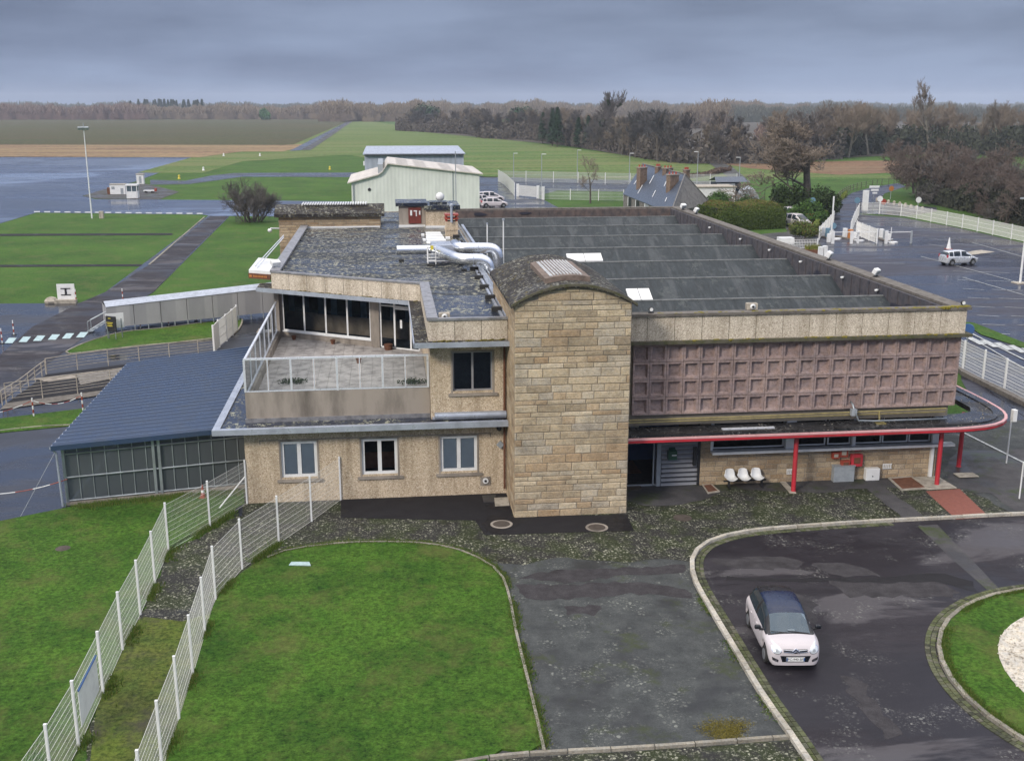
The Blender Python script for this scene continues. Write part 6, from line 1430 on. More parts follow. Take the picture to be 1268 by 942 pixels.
# foreground hatchback
tab = [(-1.735,(.55,.32,.62,.80,.40,.50)),(-1.70,(.70,.27,.80,.98,.46,.60)),(-1.60,(.765,.24,.93,1.16,.50,.66)),(-1.42,(.80,.22,.97,1.34,.52,.71)),(-1.15,(.805,.21,.96,1.42,.54,.735)),(-.6,(.81,.21,.93,1.465,.56,.75)),(0,(.81,.21,.90,1.46,.555,.75)),(.35,(.81,.21,.885,1.40,.545,.745)),(.60,(.808,.21,.875,1.26,.56,.74)),(.85,(.805,.21,.87,1.07,.60,.735)),(1.05,(.80,.21,.865,.93,.62,.725)),(1.12,(.80,.22,.87,.93,.62,.72)),(1.35,(.79,.22,.83,.91,.58,.71)),(1.55,(.76,.21,.77,.86,.52,.66)),(1.68,(.71,.21,.71,.78,.46,.60)),(1.76,(.60,.23,.60,.66,.40,.50))]
rg = [(-1.5,1.06,4,6,1),(-1.52,-1.28,4,6,4),(-.28,-.16,4,6,4),(.86,1.07,4,6,4),(-1.62,.52,6,8,2),(-.80,.50,7,8,3),(-.80,.50,6,7,3),(.50,1.07,6,8,5),(.50,1.07,5,6,4),(-1.66,-1.44,5,8,1),(1.07,1.115,5,8,4)]
cx_, cy_ = G(966,798); heading = math.atan2(-1,.30)
c0, c1 = Vector(G(985,822)), Vector(G(940,735))
car = make_car('parked_car', 'small white hatchback with black roof and fabric sunroof coloured with a blue reflection parked on the drive', M['carwhite'], M['cardark'], tab, (-1.17,1.12), .29, rg, (0,0,0), 0)
from mathutils.bvhtree import BVHTree
def surf(root):
    vs_, fs_ = [], []
    for ch_ in root.children:
        if ch_.name.split('.')[0] in ('body','window_glass','roof','fabric_roof','trim','windscreen'):
            b0 = len(vs_); vs_ += [v.co.copy() for v in ch_.data.vertices]; fs_ += [[b0+k for k in p.vertices] for p in ch_.data.polygons]
    return BVHTree.FromPolygons(vs_, fs_)
bvh = surf(car)
def nose(y, z, off=.008):
    h_ = bvh.ray_cast(Vector((4, y, z)), Vector((-1,0,0)))[0]; return Vector(((h_.x if h_ else 1.3)+off, y, z))
def decal(name, pts, m_, off=.008, parent=None, rings=4, th=.0):
    mb = MB(); c0_ = Vector((sum(p[0] for p in pts)/len(pts), sum(p[1] for p in pts)/len(pts))); fine = []
    for i in range(len(pts)):
        a_, b_ = Vector(pts[i]), Vector(pts[(i+1)%len(pts)]); fine += [a_.lerp(b_, t/3) for t in range(3)]
    G_ = [[mb.vert(*nose(*(c0_+(p-c0_)*(r/rings)), off)) for p in fine] for r in range(1, rings+1)]; cc = mb.vert(*nose(*c0_, off)); n = len(fine)
    for i in range(n):
        j_ = (i+1)%n; mb.face((cc, G_[0][i], G_[0][j_]))
        for r in range(rings-1): mb.face((G_[r][i], G_[r+1][i], G_[r+1][j_], G_[r][j_]))
    ar = sum(fine[i].x*fine[(i+1)%n].y-fine[(i+1)%n].x*fine[i].y for i in range(n))
    if ar < 0: mb.f = [f[::-1] for f in mb.f]
    return mb.build(name, m_, parent or car, smooth=True)
def ell(y, z, a_, b_, rot=0, n=14): return [(y+a_*math.cos(t)*math.cos(rot)-b_*math.sin(t)*math.sin(rot), z+a_*math.cos(t)*math.sin(rot)+b_*math.sin(t)*math.cos(rot)) for t in [2*math.pi*k/n for k in range(n)]]
for s in (1,-1):
    hr = decal('headlight', ell(s*.55,.69,.15,.115,s*.35), M['chrome'], .004)
    decal('headlight_lens', ell(s*.55,.69,.13,.095,s*.35), M['lamp'], .010, hr); decal('headlight_bulb', ell(s*.55,.68,.05,.045), M['grey'], .014, hr)
    decal('daytime_lamp', [(s*.52,.81),(s*.64,.86),(s*.67,.84),(s*.58,.79)], M['lamp'], .006)
    fg = decal('fog_recess', [(s*.50,.32),(s*.66,.38),(s*.68,.48),(s*.60,.45),(s*.49,.40)], M['black'], .006); decal('fog_lamp', ell(s*.57,.385,.045,.04), M['chrome'], .012, fg)
    MB().obox((.72,s*.91,.96),(.12,.19,.13),0).build('wing_mirror', M['cardark'], car, bevel=.04); MB().obox((.76,s*.81,.91),(.08,.12,.05)).build('mirror_arm', M['black'], car)
    for x in (.12,-.62): MB().obox((x,s*.80,.80),(.17,.04,.03)).build('door_handle', M['carwhite'], car, bevel=.01)
decal('lower_grille', [(-.45,.53),(-.38,.33),(.38,.33),(.45,.53)], M['cardark'], .006, rings=6)
def nbar(name, pts, r, m_, off=.012):
    P = []
    for a_, b_ in zip(pts[:-1], pts[1:]): P += [nose(a_[0]+(b_[0]-a_[0])*t/6, a_[1]+(b_[1]-a_[1])*t/6, off) for t in range(6)]
    P.append(nose(*pts[-1], off)); return MB().pipe(P, r, 6).build(name, m_, car)
decal('upper_grille', [(-.36,.73),(-.34,.63),(0,.60),(.34,.63),(.36,.73),(0,.725)], M['black'], .003, rings=5)
for z in (.645,.70): 
    for s in (1,-1): nbar('grille_bar', [(s*.08,z-.005),(s*.36,z+.01)], .015, M['chrome'])
for dz in (0,.06):
    nbar('emblem', [(-.1,.62+dz),(0,.685+dz),(.1,.62+dz)], .018, M['chrome'], .016)
xp = nose(0,.43).x+.012
MB().obox((xp,0,.43),(.02,.54,.125)).build('number_plate', M['plate'], car)
pl_ = MB().obox((xp+.011,-.25,.43),(.004,.04,.11)); pl_.obox((xp+.011,.25,.43),(.004,.04,.11)); pl_.build('plate_edge', M['blue'], car)
tc = bpy.data.curves.new('plate_text', 'FONT'); tc.body = 'FC-940-BF'; tc.size = .105; tc.align_x = 'CENTER'; tc.align_y = 'CENTER'; tc.extrude = .001
to = bpy.data.objects.new('tmp', tc); COL.objects.link(to); dg = bpy.context.evaluated_depsgraph_get(); tm = bpy.data.meshes.new_from_object(to.evaluated_get(dg)); bpy.data.objects.remove(to)
tm.materials.clear(); tm.materials.append(M['black']); tm.transform(Matrix.Translation((xp+.0125,0,.43)) @ Matrix.Rotation(R(90),4,'Z') @ Matrix.Rotation(R(90),4,'X')); tm.name = 'plate_text'
to = bpy.data.objects.new('plate_text', tm); COL.objects.link(to); to.parent = car
mb = MB(); mb.tube((1.1,.55,.935),(1.02,-.08,.975),.012,n=5); mb.tube((1.1,.0,.95),(1.02,-.58,.965),.012,n=5); mb.build('wiper', M['black'], car)
mb = MB(); mb.box(.2,.12,.75,.32,.55,1.15) ; mb.box(.2,-.55,.75,.32,-.12,1.15); mb.build('front_seat', M['curtain'], car); MB().box(.6,-.6,.7,.95,.6,.86).build('dashboard', M['black'], car)
MB().lathe([(.17,0),(.18,.02)],(.5,.33,.9),16,'X').build('steering_wheel', M['black'], car) ; MB().box(.7,.0,.87,.82,.2,.875).build('paper', M['white'], car)
car.scale = (1.03,1.05,1.03); car.location = (cx_, cy_, .035); dv = (c0-c1); car.rotation_euler = (0,0,math.atan2(dv.y, dv.x))
# silver MPV
tab2 = [(-2.05,(.6,.34,.70,.95,.45,.55)),(-2.0,(.76,.28,.95,1.15,.52,.66)),(-1.85,(.82,.26,.98,1.38,.56,.72)),(-1.6,(.84,.25,.98,1.52,.58,.76)),(-.8,(.85,.24,.96,1.6,.6,.78)),(0,(.85,.24,.94,1.6,.6,.78)),(.35,(.85,.24,.92,1.56,.59,.775)),(.8,(.845,.24,.91,1.36,.60,.77)),(1.15,(.84,.24,.90,1.13,.62,.76)),(1.4,(.835,.24,.88,.97,.62,.74)),(1.6,(.82,.24,.83,.89,.56,.70)),(1.8,(.78,.24,.76,.81,.5,.64)),(1.98,(.68,.24,.62,.67,.42,.54)),(2.05,(.55,.27,.52,.56,.36,.45))]
rg2 = [(-1.7,1.28,4,6,1),(-1.25,-1.15,4,6,0),(-.3,-.2,4,6,0),(1.05,1.28,4,5,0),(.38,1.38,6,8,1),(.38,1.38,5,6,0),(-1.98,-1.72,5,8,1)]
mpv = make_car('parked_car', 'silver people carrier with a black rear wheel parked alone in the wet car park', M['carsilver'], M['carsilver'], tab2, (-1.32,1.32), .32, rg2, 0, 0)
for s in (1,-1):
    MB().obox((-1.93,s*.7,1.02),(.14,.12,.3)).build('tail_light', M['red'], mpv); MB().obox((1.88,s*.6,.68),(.2,.26,.14),s*-.4).build('headlight', M['lamp'], mpv); MB().obox((.98,s*.93,1.0),(.12,.18,.13)).build('wing_mirror', M['carsilver'], mpv)
    for x in (.1,-.9): MB().obox((x,s*.86,.86),(.18,.03,.03)).build('door_handle', M['grey'], mpv)
x, y = G(1186,327.5); mpv.location = (x, y, .02); a, b = Vector(G(1206,326.5)), Vector(G(1172,328)); mpv.rotation_euler = (0,0,math.atan2((a-b).y,(a-b).x))
# white cars far behind share one build
mats_ = M['carwhite']
far = make_car('parked_car', 'white estate car standing in the yard right of the green hangar', mats_, mats_, tab2, (-1.32,1.32), .32, rg2, 0, 0, 'white cars parked in the distance')
for s in (1,-1): MB().obox((-1.98,s*.7,1.0),(.16,.14,.34)).build('tail_light', M['red'], far); MB().obox((1.88,s*.6,.68),(.2,.26,.14),s*-.4).build('headlight', M['lamp'], far)
x, y = G(607,250.5); far.location = (x, y, .03); far.rotation_euler = (0,0,.15); far.scale = (1.25,1.15,1.2)
x, y = G(612,256.5); dup(far, (x, y, .03), .05, 'pale car in front of the white estate, half hidden by the roof edge', (1.15,1.1,1))
x, y = G(597,253.5); dup(far, (x, y, .03), .3, 'white car tucked against the corner of the green hangar', (1.1,1.1,1.1))
x, y = G(987,281.5); dup(far, (x, y, .03), R(-75), 'white van nearest the end of the hedge', (1.15,1.1,1.2))
x, y = G(981,274.5); dup(far, (x, y, .03), R(-80), 'taller white van behind the nearer one by the hedge', (1.2,1.15,1.35))

# ================================================================== VEGETATION
def branchy(seed, h, spread, lv, up=.35, r0=None, nch=(3,5), twig=.03, trunk=.25, lean=0, fork=False, nseg=3):
    rr = random.Random(seed); tr = MB(); tw = MB()
    def rv(): return Vector((rr.uniform(-1,1), rr.uniform(-1,1), rr.uniform(-1,1)))
    def br(p, d, L, r, k):
        pts = [p]; q = p.copy(); dd = d.copy()
        for i in range(nseg):
            dd = (dd+rv()*.16+Vector((0,0,up*.22))).normalized(); q = q+dd*(L/nseg); pts.append(q.copy())
        r1 = r*.55; tgt = tr if k < lv-2 else tw
        for i in range(nseg):
            ra, rb = r+(r1-r)*i/nseg, r+(r1-r)*(i+1)/nseg; tgt.tube(pts[i], pts[i+1], max(ra, twig*.5), max(rb, twig*.4), n=6 if k == 0 else (4 if k < lv-1 else 3), cap=False)
        if k >= lv: return
        nc = rr.randint(*nch)+(1 if k == lv-1 else 0)
        for c in range(nc):
            t = (.25+.75*(c+.6)/nc) if k else (trunk+(1-trunk)*(c+.5)/nc); t = min(t, .999)*nseg; i = int(t); P_ = pts[i].lerp(pts[i+1], t-i)
            ax_ = rv(); ax_ = (ax_-dd*ax_.dot(dd)).normalized(); s = spread*rr.uniform(.6,1.25)
            nd = (dd*(1-s*.5)+ax_*s+Vector((0,0,up*.5))).normalized(); br(P_, nd, L*rr.uniform(.5,.74)*(1 if k else .8), r1*rr.uniform(.6,.85), k+1)
    br(Vector((0,0,0)), Vector((lean,0,1)).normalized(), h*(.62 if lv > 3 else .7), r0 or h*.025, 0)
    return tr, tw
def fit(mbs, h):
    zm = max(v[2] for m_ in mbs for v in m_.v)
    for m_ in mbs: m_.v = [(v[0]*h/zm, v[1]*h/zm, v[2]*h/zm) for v in m_.v]
def tree(name, lb, cat, seed, h, spread, lv, barkm, twm, loc, grp=None, **k):
    tr, tw = branchy(seed, h, spread, lv, **k); fit((tr, tw), h); o = T(name, lb, cat, (0,0,0), grp); tr.build('trunk', barkm, o); tw.build('crown', twm, o); o.location = (*loc, 0); return o
def leaves(mb, c, rad, n, s, rr, shell=.55, squash=1.):
    for i in range(n):
        u = Vector((rr.gauss(0,1), rr.gauss(0,1), rr.gauss(0,1))).normalized(); r = (shell+(1-shell)*rr.random())
        p = Vector((c[0]+u.x*rad[0]*r, c[1]+u.y*rad[1]*r, c[2]+u.z*rad[2]*r))
        a = Vector((rr.uniform(-1,1), rr.uniform(-1,1), rr.uniform(-.6,.6))).normalized(); b = a.cross(u+Vector((0,0,.3))).normalized(); ss = s*rr.uniform(.6,1.3)
        mb.tone = rr.random()*.7+.3*rr.random()
        if p.z > .03: mb.poly([p-a*ss, p-b*ss*.6, p+a*ss, p+b*ss*.6])
def bush(name, lb, cat, px, w, d_, h, m_, n, s, seed, grp=None, core=True):
    x, y = G(*px); rr = random.Random(seed); o = T(name, lb, cat, (x,y,0), grp); mb = MB()
    nl = max(5, int(w*1.6))
    for i in range(nl):
        t = rr.random()*6.28; r = math.sqrt(rr.random())*.62; hh = h*rr.uniform(.6,1)*(1-.35*r)
        leaves(mb, (x+math.cos(t)*r*w/2, y+math.sin(t)*r*d_/2, hh*.55), (w*.3, d_*.3, hh*.48), n//nl, s, rr)
    mb.build('foliage', m_, o)
    st_ = MB(); [st_.tube((x,y,0),(x+rr.uniform(-w,w)*.25,y+rr.uniform(-d_,d_)*.25,h*.6),.07,.02,n=5) for i in range(6)]; st_.build('stem', M['bark'], o)
    return o
def twigbush(name, lb, px, h, seed, m_, n=7, lv=3, grp=None, tw=.03):
    x, y = G(*px); o = T(name, lb, 'shrub', (0,0,0), grp); A = MB(); Bm = MB(); rr = random.Random(seed)
    for i in range(n):
        tr, tw_ = branchy(seed*31+i, h, .75, lv, up=.25, twig=tw, trunk=.1, nch=(4,5)); fit((tr,tw_), h*rr.uniform(.75,1)); a = rr.random()*6.28; ln = rr.uniform(.1,.85); r9 = rr.uniform(.2,1.5)
        R3 = Matrix.Rotation(ln, 3, Vector((math.cos(a), math.sin(a), 0)))
        for src, dst in ((tr, A), (tw_, Bm)):
            b0 = len(dst.v); dst.v += [tuple(R3 @ Vector(v)+Vector((math.sin(a)*r9,-math.cos(a)*r9,0))) for v in src.v]
            for f in src.f: dst.face([b0+k for k in f])
    A.v = [(v[0],v[1],max(v[2],.02)) for v in A.v]; A.build('stem', M['bark'], o); Bm.build('twigs', m_, o); o.location = (x,y,0); return o
twigbush('leafless_shrub', 'wide leafless shrub beside the lane and the stone stack', (313,274.5), 6.3, 5, M['twigd'], 16, 4, tw=.035)
t_ = tree('bare_tree', 'small leafless tree on the grass behind the ribbed roof', 'tree', 11, 8.6, .8, 5, M['bark'], M['twig'], G(731,252), up=.3, twig=.05, trunk=.3, nch=(3,4))
# big bare tree with ivy
t_ = tree('large_bare_tree', 'large spreading leafless tree with ivy at its base beside the approach road', 'tree', 23, 14.8, .85, 6, M['bark'], M['twig'], G(996,265), up=.16, twig=.07, trunk=.12, nch=(4,4), r0=.5); t_.scale = (1.5,1.5,1.04)
x, y = G(985,268); mb = MB(); rr = random.Random(4)
for c, rd in (((-4.2,1,2.4),(1.9,1.8,2.4)),((-3.,0,1.8),(2.,1.8,2.2)),((2.2,-1,2.2),(2.6,2.4,2.6)),((4.2,-1,1.6),(2,2,2)),((-1.5,0,2.4),(2,2,2.4))): leaves(mb, c, rd, 1500, .22, rr, .4)
iv = mb.build('ivy', M['ivy'], t_); iv.scale = (.62,.62,1)
bush('ivy_thicket', 'dark evergreen thicket under the large bare tree', 'shrub', (998,277), 7, 4, 4.2, M['bushg'], 5200, .2, 9)
bush('round_bush', 'round dark bush beside the entry lane fence', 'bush', (997,295), 4.4, 4, 3.1, M['hedge'], 5000, .13, 3)
bush('laurel_bush', 'dense green bush against the farmhouse wall', 'bush', (812,256), 4.6, 3, 3.6, M['bushg'], 3500, .17, 6)
bush('garden_bush', 'green garden bush before the low white annexe', 'bush', (890,254), 5., 3, 3.2, M['bushg'], 3200, .17, 8, 'green bushes by the annexe'); bush('garden_bush', 'smaller green garden bush right of the annexe', 'bush', (928,256), 4.2, 3, 2.4, M['bushg'], 2400, .17, 12, 'green bushes by the annexe')
# clipped hedge
hx0, hy0 = G(884,287); hx1, hy1 = G(972,283); o = T('clipped_hedge', 'long rounded clipped hedge with reddish top behind the right parapet', 'hedge', (hx0,hy0,0)); mb = MB(); rr = random.Random(2)
hd = Vector((hx1-hx0,hy1-hy0)); HL = hd.length; hd.normalize(); hn = Vector((-hd.y,hd.x))
for i in range(26000):
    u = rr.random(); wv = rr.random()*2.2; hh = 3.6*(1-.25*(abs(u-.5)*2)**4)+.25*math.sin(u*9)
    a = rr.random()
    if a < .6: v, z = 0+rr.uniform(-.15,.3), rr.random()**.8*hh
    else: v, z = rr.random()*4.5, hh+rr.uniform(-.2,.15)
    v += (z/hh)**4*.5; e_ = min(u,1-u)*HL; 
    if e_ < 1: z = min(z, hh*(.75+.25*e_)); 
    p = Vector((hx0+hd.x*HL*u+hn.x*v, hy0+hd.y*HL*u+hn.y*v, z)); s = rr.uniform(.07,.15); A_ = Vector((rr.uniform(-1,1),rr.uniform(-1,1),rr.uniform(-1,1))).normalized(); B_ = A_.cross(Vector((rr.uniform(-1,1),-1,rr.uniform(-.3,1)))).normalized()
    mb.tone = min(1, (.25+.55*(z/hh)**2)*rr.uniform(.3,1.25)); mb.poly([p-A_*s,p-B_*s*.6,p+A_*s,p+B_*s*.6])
for s_ in (0,1):
    for i in range(2500):
        v = rr.random()*4.5; z = rr.random()*3.4; p = Vector((hx0+hd.x*HL*s_+hn.x*v+rr.uniform(-.2,.2), hy0+hd.y*HL*s_+hn.y*v, z)); s = .12; A_ = Vector((rr.uniform(-1,1),rr.uniform(-1,1),rr.uniform(-1,1))).normalized(); B_ = A_.cross(Vector((1,0,.2))).normalized(); mb.tone = rr.random()*.6; mb.poly([p-A_*s,p-B_*s*.6,p+A_*s,p+B_*s*.6])
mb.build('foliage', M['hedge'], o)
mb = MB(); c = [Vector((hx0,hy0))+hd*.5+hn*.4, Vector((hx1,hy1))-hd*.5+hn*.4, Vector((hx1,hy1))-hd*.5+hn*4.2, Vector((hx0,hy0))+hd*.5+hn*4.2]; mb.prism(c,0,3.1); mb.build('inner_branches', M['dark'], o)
# ---- woodland prototypes
def proto(seed, h, spread, lv, barkm, twm, **k):
    tr, tw = branchy(seed, h, spread, lv, **k); fit((tr, tw), h)
    o = bpy.data.objects.new('woodland_tree', None); 
    return (tr, tw, barkm, twm)
def place(pr, spots, name, lb, grp, cat='tree'):
    # spots: x, y, height scale, proto index ; first of each proto builds, rest copy
    built = {}
    for x, y, s, i in spots:
        rz = random.random()*6.28; sc_ = (s*random.uniform(.9,1.15),)*2+(s,)
        if i not in built:
            tr, tw, bm, tm_ = pr[i]; o = T(name, lb, cat, (0,0,0), grp); tr.build('trunk', bm, o); tw.build('crown', tm_, o); o.location = (x,y,0); o.scale = sc_; o.rotation_euler = (0,0,rz); built[i] = o
        else: dup(built[i], (x,y,0), rz, None, sc_)
wood = [proto(100+i, 15, .62, 5, M['bark'], M['twigd'] if i < 3 else M['twig'], up=.3, twig=.10, trunk=.2, nch=(4,5)) for i in range(5)]
popl = [proto(200+i, 22, .52, 5, M['barkl'], M['twig'], up=.42, twig=.09, trunk=.35, nch=(4,5)) for i in range(4)]
shr = [proto(300+i, 9, .85, 5, M['bark'], M['twigr'] if i else M['twigd'], up=.12, twig=.06, trunk=.05, nch=(4,5)) for i in range(3)]
rr = random.Random(77)
def edge_spots(px, rows, step, depth, s0, s1, n, jit=2.):
    rs = resample(GL(px), step); out = []
    for r in range(rows):
        for p in rs:
            d_ = Vector(p); d_ = d_*(1+ (r*depth)/d_.length); out.append((d_.x+rr.uniform(-jit,jit), d_.y+rr.uniform(-jit,jit), rr.uniform(s0,s1), rr.randrange(n)))
    return out
sp1 = edge_spots([(505,162),(580,166),(600,171),(660,173),(700,180),(760,188),(800,197),(850,203),(960,203),(1040,195)], 3, 9.5, 14, .75,1.1, 5, 4)[:170]
place(wood, sp1, 'woodland_tree', 'one of the leafless trees crowding the dark wood behind the grass field', 'leafless trees of the dark wood')
sp2 = edge_spots([(1035,196),(1080,191),(1130,189),(1180,190),(1230,193),(1300,196)], 3, 8, 14, .66,.88, 4, 4)
place(popl, sp2, 'tall_bare_tree', 'one of the tall slender leafless trees standing in the right-hand belt', 'tall slender trees of the right belt')
sp3 = edge_spots([(1140,248),(1158,252.5),(1182,258),(1210,263),(1240,272),(1290,283),(1400,300)], 3, 5.5, 8, .9,1.3, 3, 1.5)
place(shr, sp3, 'thicket_tree', 'one of the reddish-brown leafless trees in the thicket along the car park fence', 'leafless thicket along the car park', 'tree')
tl = tree('nest_tree', 'tallest leafless tree on the right horizon carrying dark round nests', 'tree', 404, 27, .45, 6, M['barkl'], M['twig'], G(1150,190), up=.5, twig=.09, trunk=.35, nch=(3,4))
mb = MB(); rr2 = random.Random(5)
cv = [v.co for v in tl.children[1].data.vertices if v.co.z > 19.5]
for i in range(10): leaves(mb, rr2.choice(cv), (.5,.5,.45), 60, .25, rr2, .2)
mb.build('nest', M['twigd'], tl)
t2 = tree('nest_tree', 'leafless tree with mistletoe balls above the middle of the wood', 'tree', 405, 24, .5, 5, M['bark'], M['twigd'], G(758,180), up=.5, twig=.14, trunk=.35, nch=(4,5)); mb = MB()
cv = [v.co for v in t2.children[1].data.vertices if v.co.z > 16]
for i in range(9): leaves(mb, rr2.choice(cv), (.8,.8,.8), 60, .4, rr2, .2)
mb.build('mistletoe', M['ivy'], t2)
# understorey: uncountable scrub mass at the foot of woods
def scrub(name, px, depth, h0, h1, m_, n, s, z0=0, seed=1):
    rs = GL(px); rr = random.Random(seed); mb = MB(); segs = list(zip(rs[:-1], rs[1:])); Ls = [math.dist(a, b) for a, b in segs]
    for i in range(n):
        k = rr.choices(range(len(segs)), Ls)[0]; a, b = segs[k]; t = rr.random(); x, y = a[0]+(b[0]-a[0])*t, a[1]+(b[1]-a[1])*t
        L = math.hypot(x, y); dd = rr.random()*depth; x *= 1+dd/L; y *= 1+dd/L; hh = h0+(h1-h0)*(.5+.5*math.sin(x*.21+math.sin(y*.13)*2)); z = z0+rr.random()**.8*hh
        A_ = Vector((rr.uniform(-1,1),rr.uniform(-.4,.4),rr.uniform(-1,1))).normalized(); B_ = A_.cross(Vector((rr.uniform(-.5,.5),-1,.4))).normalized(); ss = s*rr.uniform(.5,1.4); p = Vector((x,y,z)); mb.tone = rr.random()
        mb.poly([p-A_*ss,p-B_*ss*.45,p+A_*ss,p+B_*ss*.45])
    return tag(mb.build(name, m_), kind='stuff')
scrubm = leafm('scrub', (.05,.045,.045), (.085,.075,.065)); scrubd = leafm('scrub_dark', (.022,.026,.024), (.045,.05,.035)); scrubr = leafm('scrub_red', (.06,.04,.036), (.10,.07,.055))
scrub('woodland_understorey', [(490,162),(580,167),(600,172),(660,174),(700,181),(760,189),(800,198),(850,204),(960,204),(1045,197)], 30, 4, 9, scrubm, 30000, .8)
scrub('belt_understorey', [(1035,197),(1080,192),(1130,190),(1180,191),(1230,194),(1300,197)], 34, 5, 10, scrubd, 16000, .7, seed=3)
scrub('thicket_understorey', [(1134,249),(1155,253.5),(1180,260),(1210,266),(1240,275),(1290,287),(1420,306)], 16, 2.5, 5, scrubd, 26000, .35, seed=4)
scrub('field_scrub', [(848,222),(880,218),(905,212)], 4, .8, 2.2, scrubr, 1500, .4, seed=5)
scrub('bank_grass', [(1005,290),(1020,270),(1036,252),(1048,243)], 3, .3, .8, leafm('bank', (.06,.09,.02), (.13,.16,.04)), 3000, .3, seed=6)
# evergreens in the wood
def conifer(seed, h, w):
    rr = random.Random(seed); mb = MB(); n = 900
    for i in range(n):
        t = rr.random()**.8; z = h*(.12+.88*t); r = w*(1-t)**.8*rr.uniform(.5,1); a = rr.random()*6.28; p = Vector((math.cos(a)*r, math.sin(a)*r, z)); d_ = Vector((math.cos(a), math.sin(a), -.35)); s = w*.3*rr.uniform(.5,1.2); b = Vector((-math.sin(a), math.cos(a), 0)); mb.tone = rr.random(); mb.poly([p-d_*s,p-b*s*.5,p+d_*s,p+b*s*.5])
    tr = MB().tube((0,0,0),(0,0,h*.9),h*.02,.05,n=6); return (tr, mb, M['bark'], M['conif'])
con = [conifer(i, 16, 3.6) for i in range(3)]
def pxs(pts, sc, n=3): return [(*G(a, b), s*sc, rr.randrange(n)) for a, b, s in pts]
place(con, pxs([(590,168,.8),(598,167,.7),(672,178,.85),(684,181,.95),(690,182,1.),(716,183,.75),(728,184,.8),(735,184,.7),(742,184,.7),(640,172,.6)],1.), 'conifer', 'one of the dark conifers standing out in the middle wood', 'conifers of the middle wood')
rnd = [proto(500, 12, .7, 4, M['bark'], M['twig'], up=.3, twig=.1, nch=(4,5))]
bush('scots_pine', 'broad green pine rising above the left part of the wood', 'tree', (525,158), 26, 20, 21, M['conif'], 5000, 1., 31, 'broad pines'); bush('scots_pine', 'broad green pine rising above the centre of the wood', 'tree', (648,166), 22, 18, 20, M['conif'], 5000, .9, 32, 'broad pines')
bush('round_evergreen', 'single bright green evergreen in the far left belt', 'tree', (329,149.5), 13, 10, 16, leafm('bright_ever', (.03,.09,.03), (.06,.15,.05)), 1800, 1.3, 33)
place(con, [(*[c+rr.uniform(-6,6) for c in G(168+i*3.1, 144.6)], rr.uniform(1.42,1.6), rr.randrange(3)) for i in range(27)], 'distant_conifer', 'one of the conifers in the dark row above the far left horizon', 'conifer row on the left horizon')
# far belts, each reading as one mass
def belt(name, x0, x1, yb, h, m_, n, dist_jit, s, seed, trunkm=None, hv=.25):
    rr = random.Random(seed); mb = MB()
    for i in range(n):
        px = x0+(x1-x0)*(i+rr.random())/n; c = G(px, yb); k = 1+rr.random()*dist_jit; x, y = c[0]*k, c[1]*k; hh = h*(1-hv*.5+hv*rr.random()+hv*.5*math.sin(px*.05)+hv*.3*math.sin(px*.21)); w = hh*rr.uniform(.2,.34)
        if rr.random() < .5: mb.tone = 1; mb.tube((x,y,0),(x,y,hh*.7),.3,.15,n=3,cap=False)
        for j in range(64):
            u = Vector((rr.gauss(0,1),rr.gauss(0,.7),rr.gauss(0,1))).normalized()*rr.random()**.4; p = Vector((x+u.x*w, y+u.y*w, hh*.56+u.z*hh*.44)); A_ = Vector((rr.uniform(-.8,.8),0,1)).normalized(); B_ = Vector((1,rr.uniform(-.5,.5),0)); ss = s*rr.uniform(.3,1.1); mb.tone = min(1, rr.random()*.8+.2*u.z); mb.poly([p-A_*ss*1.6,p-B_*ss*.3,p+A_*ss*1.6,p+B_*ss*.3])
        for j in range(12):
            p = Vector((x+rr.uniform(-w,w), y-rr.random()*3, rr.random()*hh*.35)); mb.tone = rr.random()*.5; ss = s*1.6; mb.poly([p+Vector((-ss,0,-ss)),p+Vector((ss,0,-ss)),p+Vector((ss*.4,0,ss)),p+Vector((-ss*.6,0,ss*.8))])
    return tag(mb.build(name, m_), kind='stuff')
fr = leafm('far_red', (.10,.065,.06), (.17,.115,.10), (.27,.22,.18)); ft = leafm('far_tan', (.11,.085,.07), (.19,.15,.11), (.30,.25,.19)); fd = leafm('far_dark', (.05,.06,.05), (.10,.105,.085), (.15,.15,.13))
belt('far_wood_left', -260, 180, 148.6, 15.5, fr, 800, .12, 1.8, 1); belt('far_wood_middle', 150, 500, 148.3, 15, ft, 700, .15, 1.8, 2); belt('far_wood_ridge', -200, 560, 141, 19, fd, 500, .2, 3.5, 3)
belt('tan_wood', 400, 520, 151, 19, ft, 260, .1, 1.4, 4); belt('far_wood_centre', 480, 1000, 148, 18, ft, 700, .2, 1.8, 5, hv=.35); belt('far_wood_back', 520, 1100, 141, 20, fd, 460, .2, 3.4, 6)
belt('far_wood_right', 880, 1500, 152, 15, fd, 600, .3, 1.8, 7); belt('pale_poplars', 850, 900, 160, 20, ft, 40, .1, 1.2, 8)
belt('mid_scrub', 940, 1060, 185, 9, fr, 200, .1, .8, 9); belt('horizon_trees_right', 860, 1700, 138.5, 20, fd, 500, .25, 4, 10)

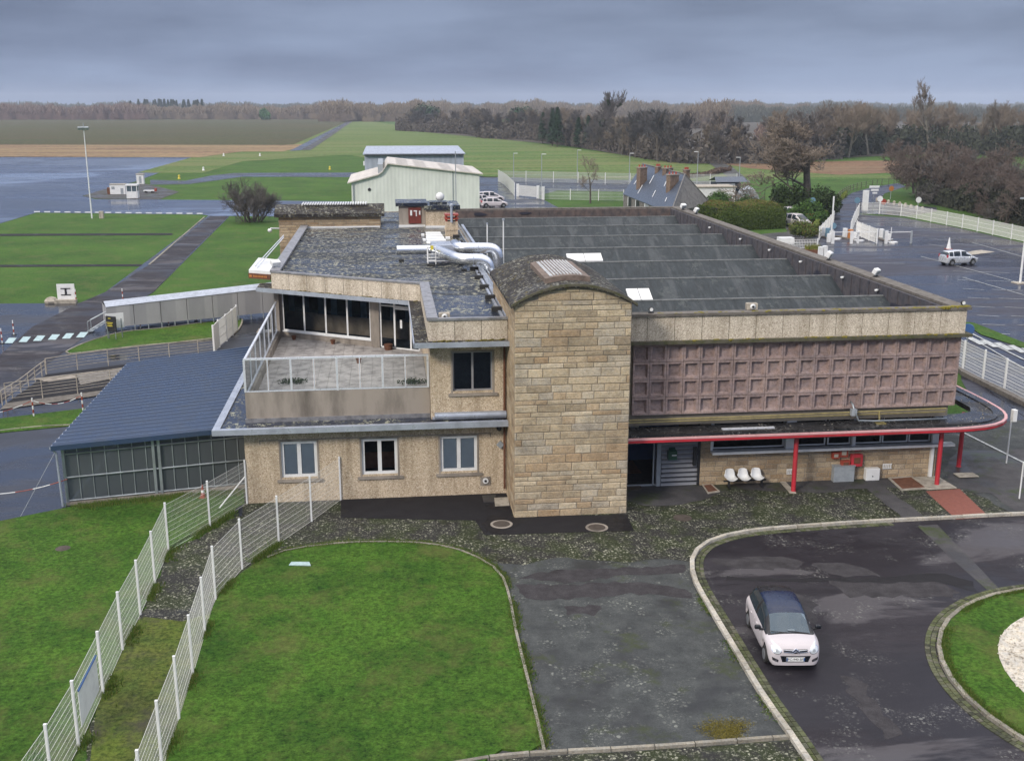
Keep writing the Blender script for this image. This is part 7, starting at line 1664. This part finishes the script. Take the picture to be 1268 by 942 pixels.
# ================================================================== CAMERA, LIGHT
cam = bpy.data.cameras.new('camera'); co = bpy.data.objects.new('camera', cam); COL.objects.link(co); SC.camera = co
co.location = (0,0,H); co.rotation_euler = (R(90)-PITCH, 0, -YAW); cam.sensor_width = 36; cam.lens = F/1268*36; cam.clip_end = 20000; cam.clip_start = .5
SUN_EL, SUN_AZ = R(30), R(225)     # azimuth clockwise from +Y
sd = Vector((math.sin(SUN_AZ)*math.cos(SUN_EL), math.cos(SUN_AZ)*math.cos(SUN_EL), math.sin(SUN_EL)))
sl_ = bpy.data.lights.new('sun', 'SUN'); sl_.energy = 1.5; sl_.angle = R(10); sl_.color = (1,.91,.78); so = bpy.data.objects.new('sun', sl_); COL.objects.link(so); so.rotation_euler = sd.to_track_quat('Z', 'Y').to_euler()
W = bpy.data.worlds.new('World'); SC.world = W; W.use_nodes = True; N = W.node_tree.nodes; L = W.node_tree.links; bg = N['Background']
sky = N.new('ShaderNodeTexSky'); sky.sky_type = 'NISHITA'; sky.sun_disc = False; sky.sun_elevation = SUN_EL; sky.sun_rotation = SUN_AZ; sky.altitude = 50; sky.air_density = 1.2; sky.dust_density = 2
tcn = N.new('ShaderNodeTexCoord'); mp = N.new('ShaderNodeMapping'); mp.inputs['Scale'].default_value = (1.6,1.6,8); L.new(tcn.outputs['Generated'], mp.inputs[0])
nz = N.new('ShaderNodeTexNoise'); nz.inputs['Scale'].default_value = 2.2; nz.inputs['Detail'].default_value = 6; nz.inputs['Roughness'].default_value = .5; L.new(mp.outputs[0], nz.inputs[0])
sx = N.new('ShaderNodeSeparateXYZ'); L.new(tcn.outputs['Generated'], sx.inputs[0])
gr_ = N.new('ShaderNodeValToRGB'); cr = gr_.color_ramp; L.new(sx.outputs[2], gr_.inputs[0])     # cloud deck: elevation -> radiance (sin el)
for e_, (p_, c_) in zip([cr.elements[0], cr.elements[1]]+[cr.elements.new(.5) for _ in range(3)], ((0,(1.22,1.7,2.85)),(1,(4.2,5.4,7.8)),(.05,(1.06,1.45,2.45)),(.11,(.88,1.14,1.93)),(.3,(1.9,2.6,4.5)))): e_.position = p_; e_.color = (*[q/14 for q in c_], 1)
cl = N.new('ShaderNodeValToRGB'); cl.color_ramp.elements[0].position = .34; cl.color_ramp.elements[0].color = (.72,.72,.75,1); cl.color_ramp.elements[1].position = .64; cl.color_ramp.elements[1].color = (1.5,1.42,1.3,1); L.new(nz.outputs[0], cl.inputs[0])
def wm(a, b, mode, f=1.):
    m_ = N.new('ShaderNodeMix'); m_.data_type = 'RGBA'; m_.blend_type = mode; m_.inputs[0].default_value = f
    for i, q in ((6, a), (7, b)):
        if isinstance(q, tuple): m_.inputs[i].default_value = q
        else: L.new(q, m_.inputs[i])
    return m_.outputs[2]
deck_ = wm(wm(gr_.outputs[0], cl.outputs[0], 'MULTIPLY'), (14,14,14,1), 'MULTIPLY')
L.new(wm(sky.outputs[0], deck_, 'MIX', .93), bg.inputs[0]); bg.inputs[1].default_value = .1
# thin air
HAZE = .00016
mb = MB().box(-2700,-70,-1.2,2700,4700,60); hz = tag(mb.build('haze', None), kind='stuff'); hz.data.materials.clear()
hm_ = bpy.data.materials.new('haze'); hm_.use_nodes = True; hm_.node_tree.nodes.remove(hm_.node_tree.nodes['Principled BSDF'])
pv = hm_.node_tree.nodes.new('ShaderNodeVolumePrincipled'); pv.inputs['Density'].default_value = HAZE; pv.inputs['Color'].default_value = (.75,.83,.98,1); pv.inputs['Anisotropy'].default_value = 0
hm_.node_tree.links.new(pv.outputs[0], hm_.node_tree.nodes['Material Output'].inputs['Volume']); hz.data.materials.append(hm_)
vs = SC.view_settings; vs.view_transform = 'Standard'; vs.look = 'None'; vs.gamma = 1; vs.exposure = .68
SC.render.engine = 'CYCLES'
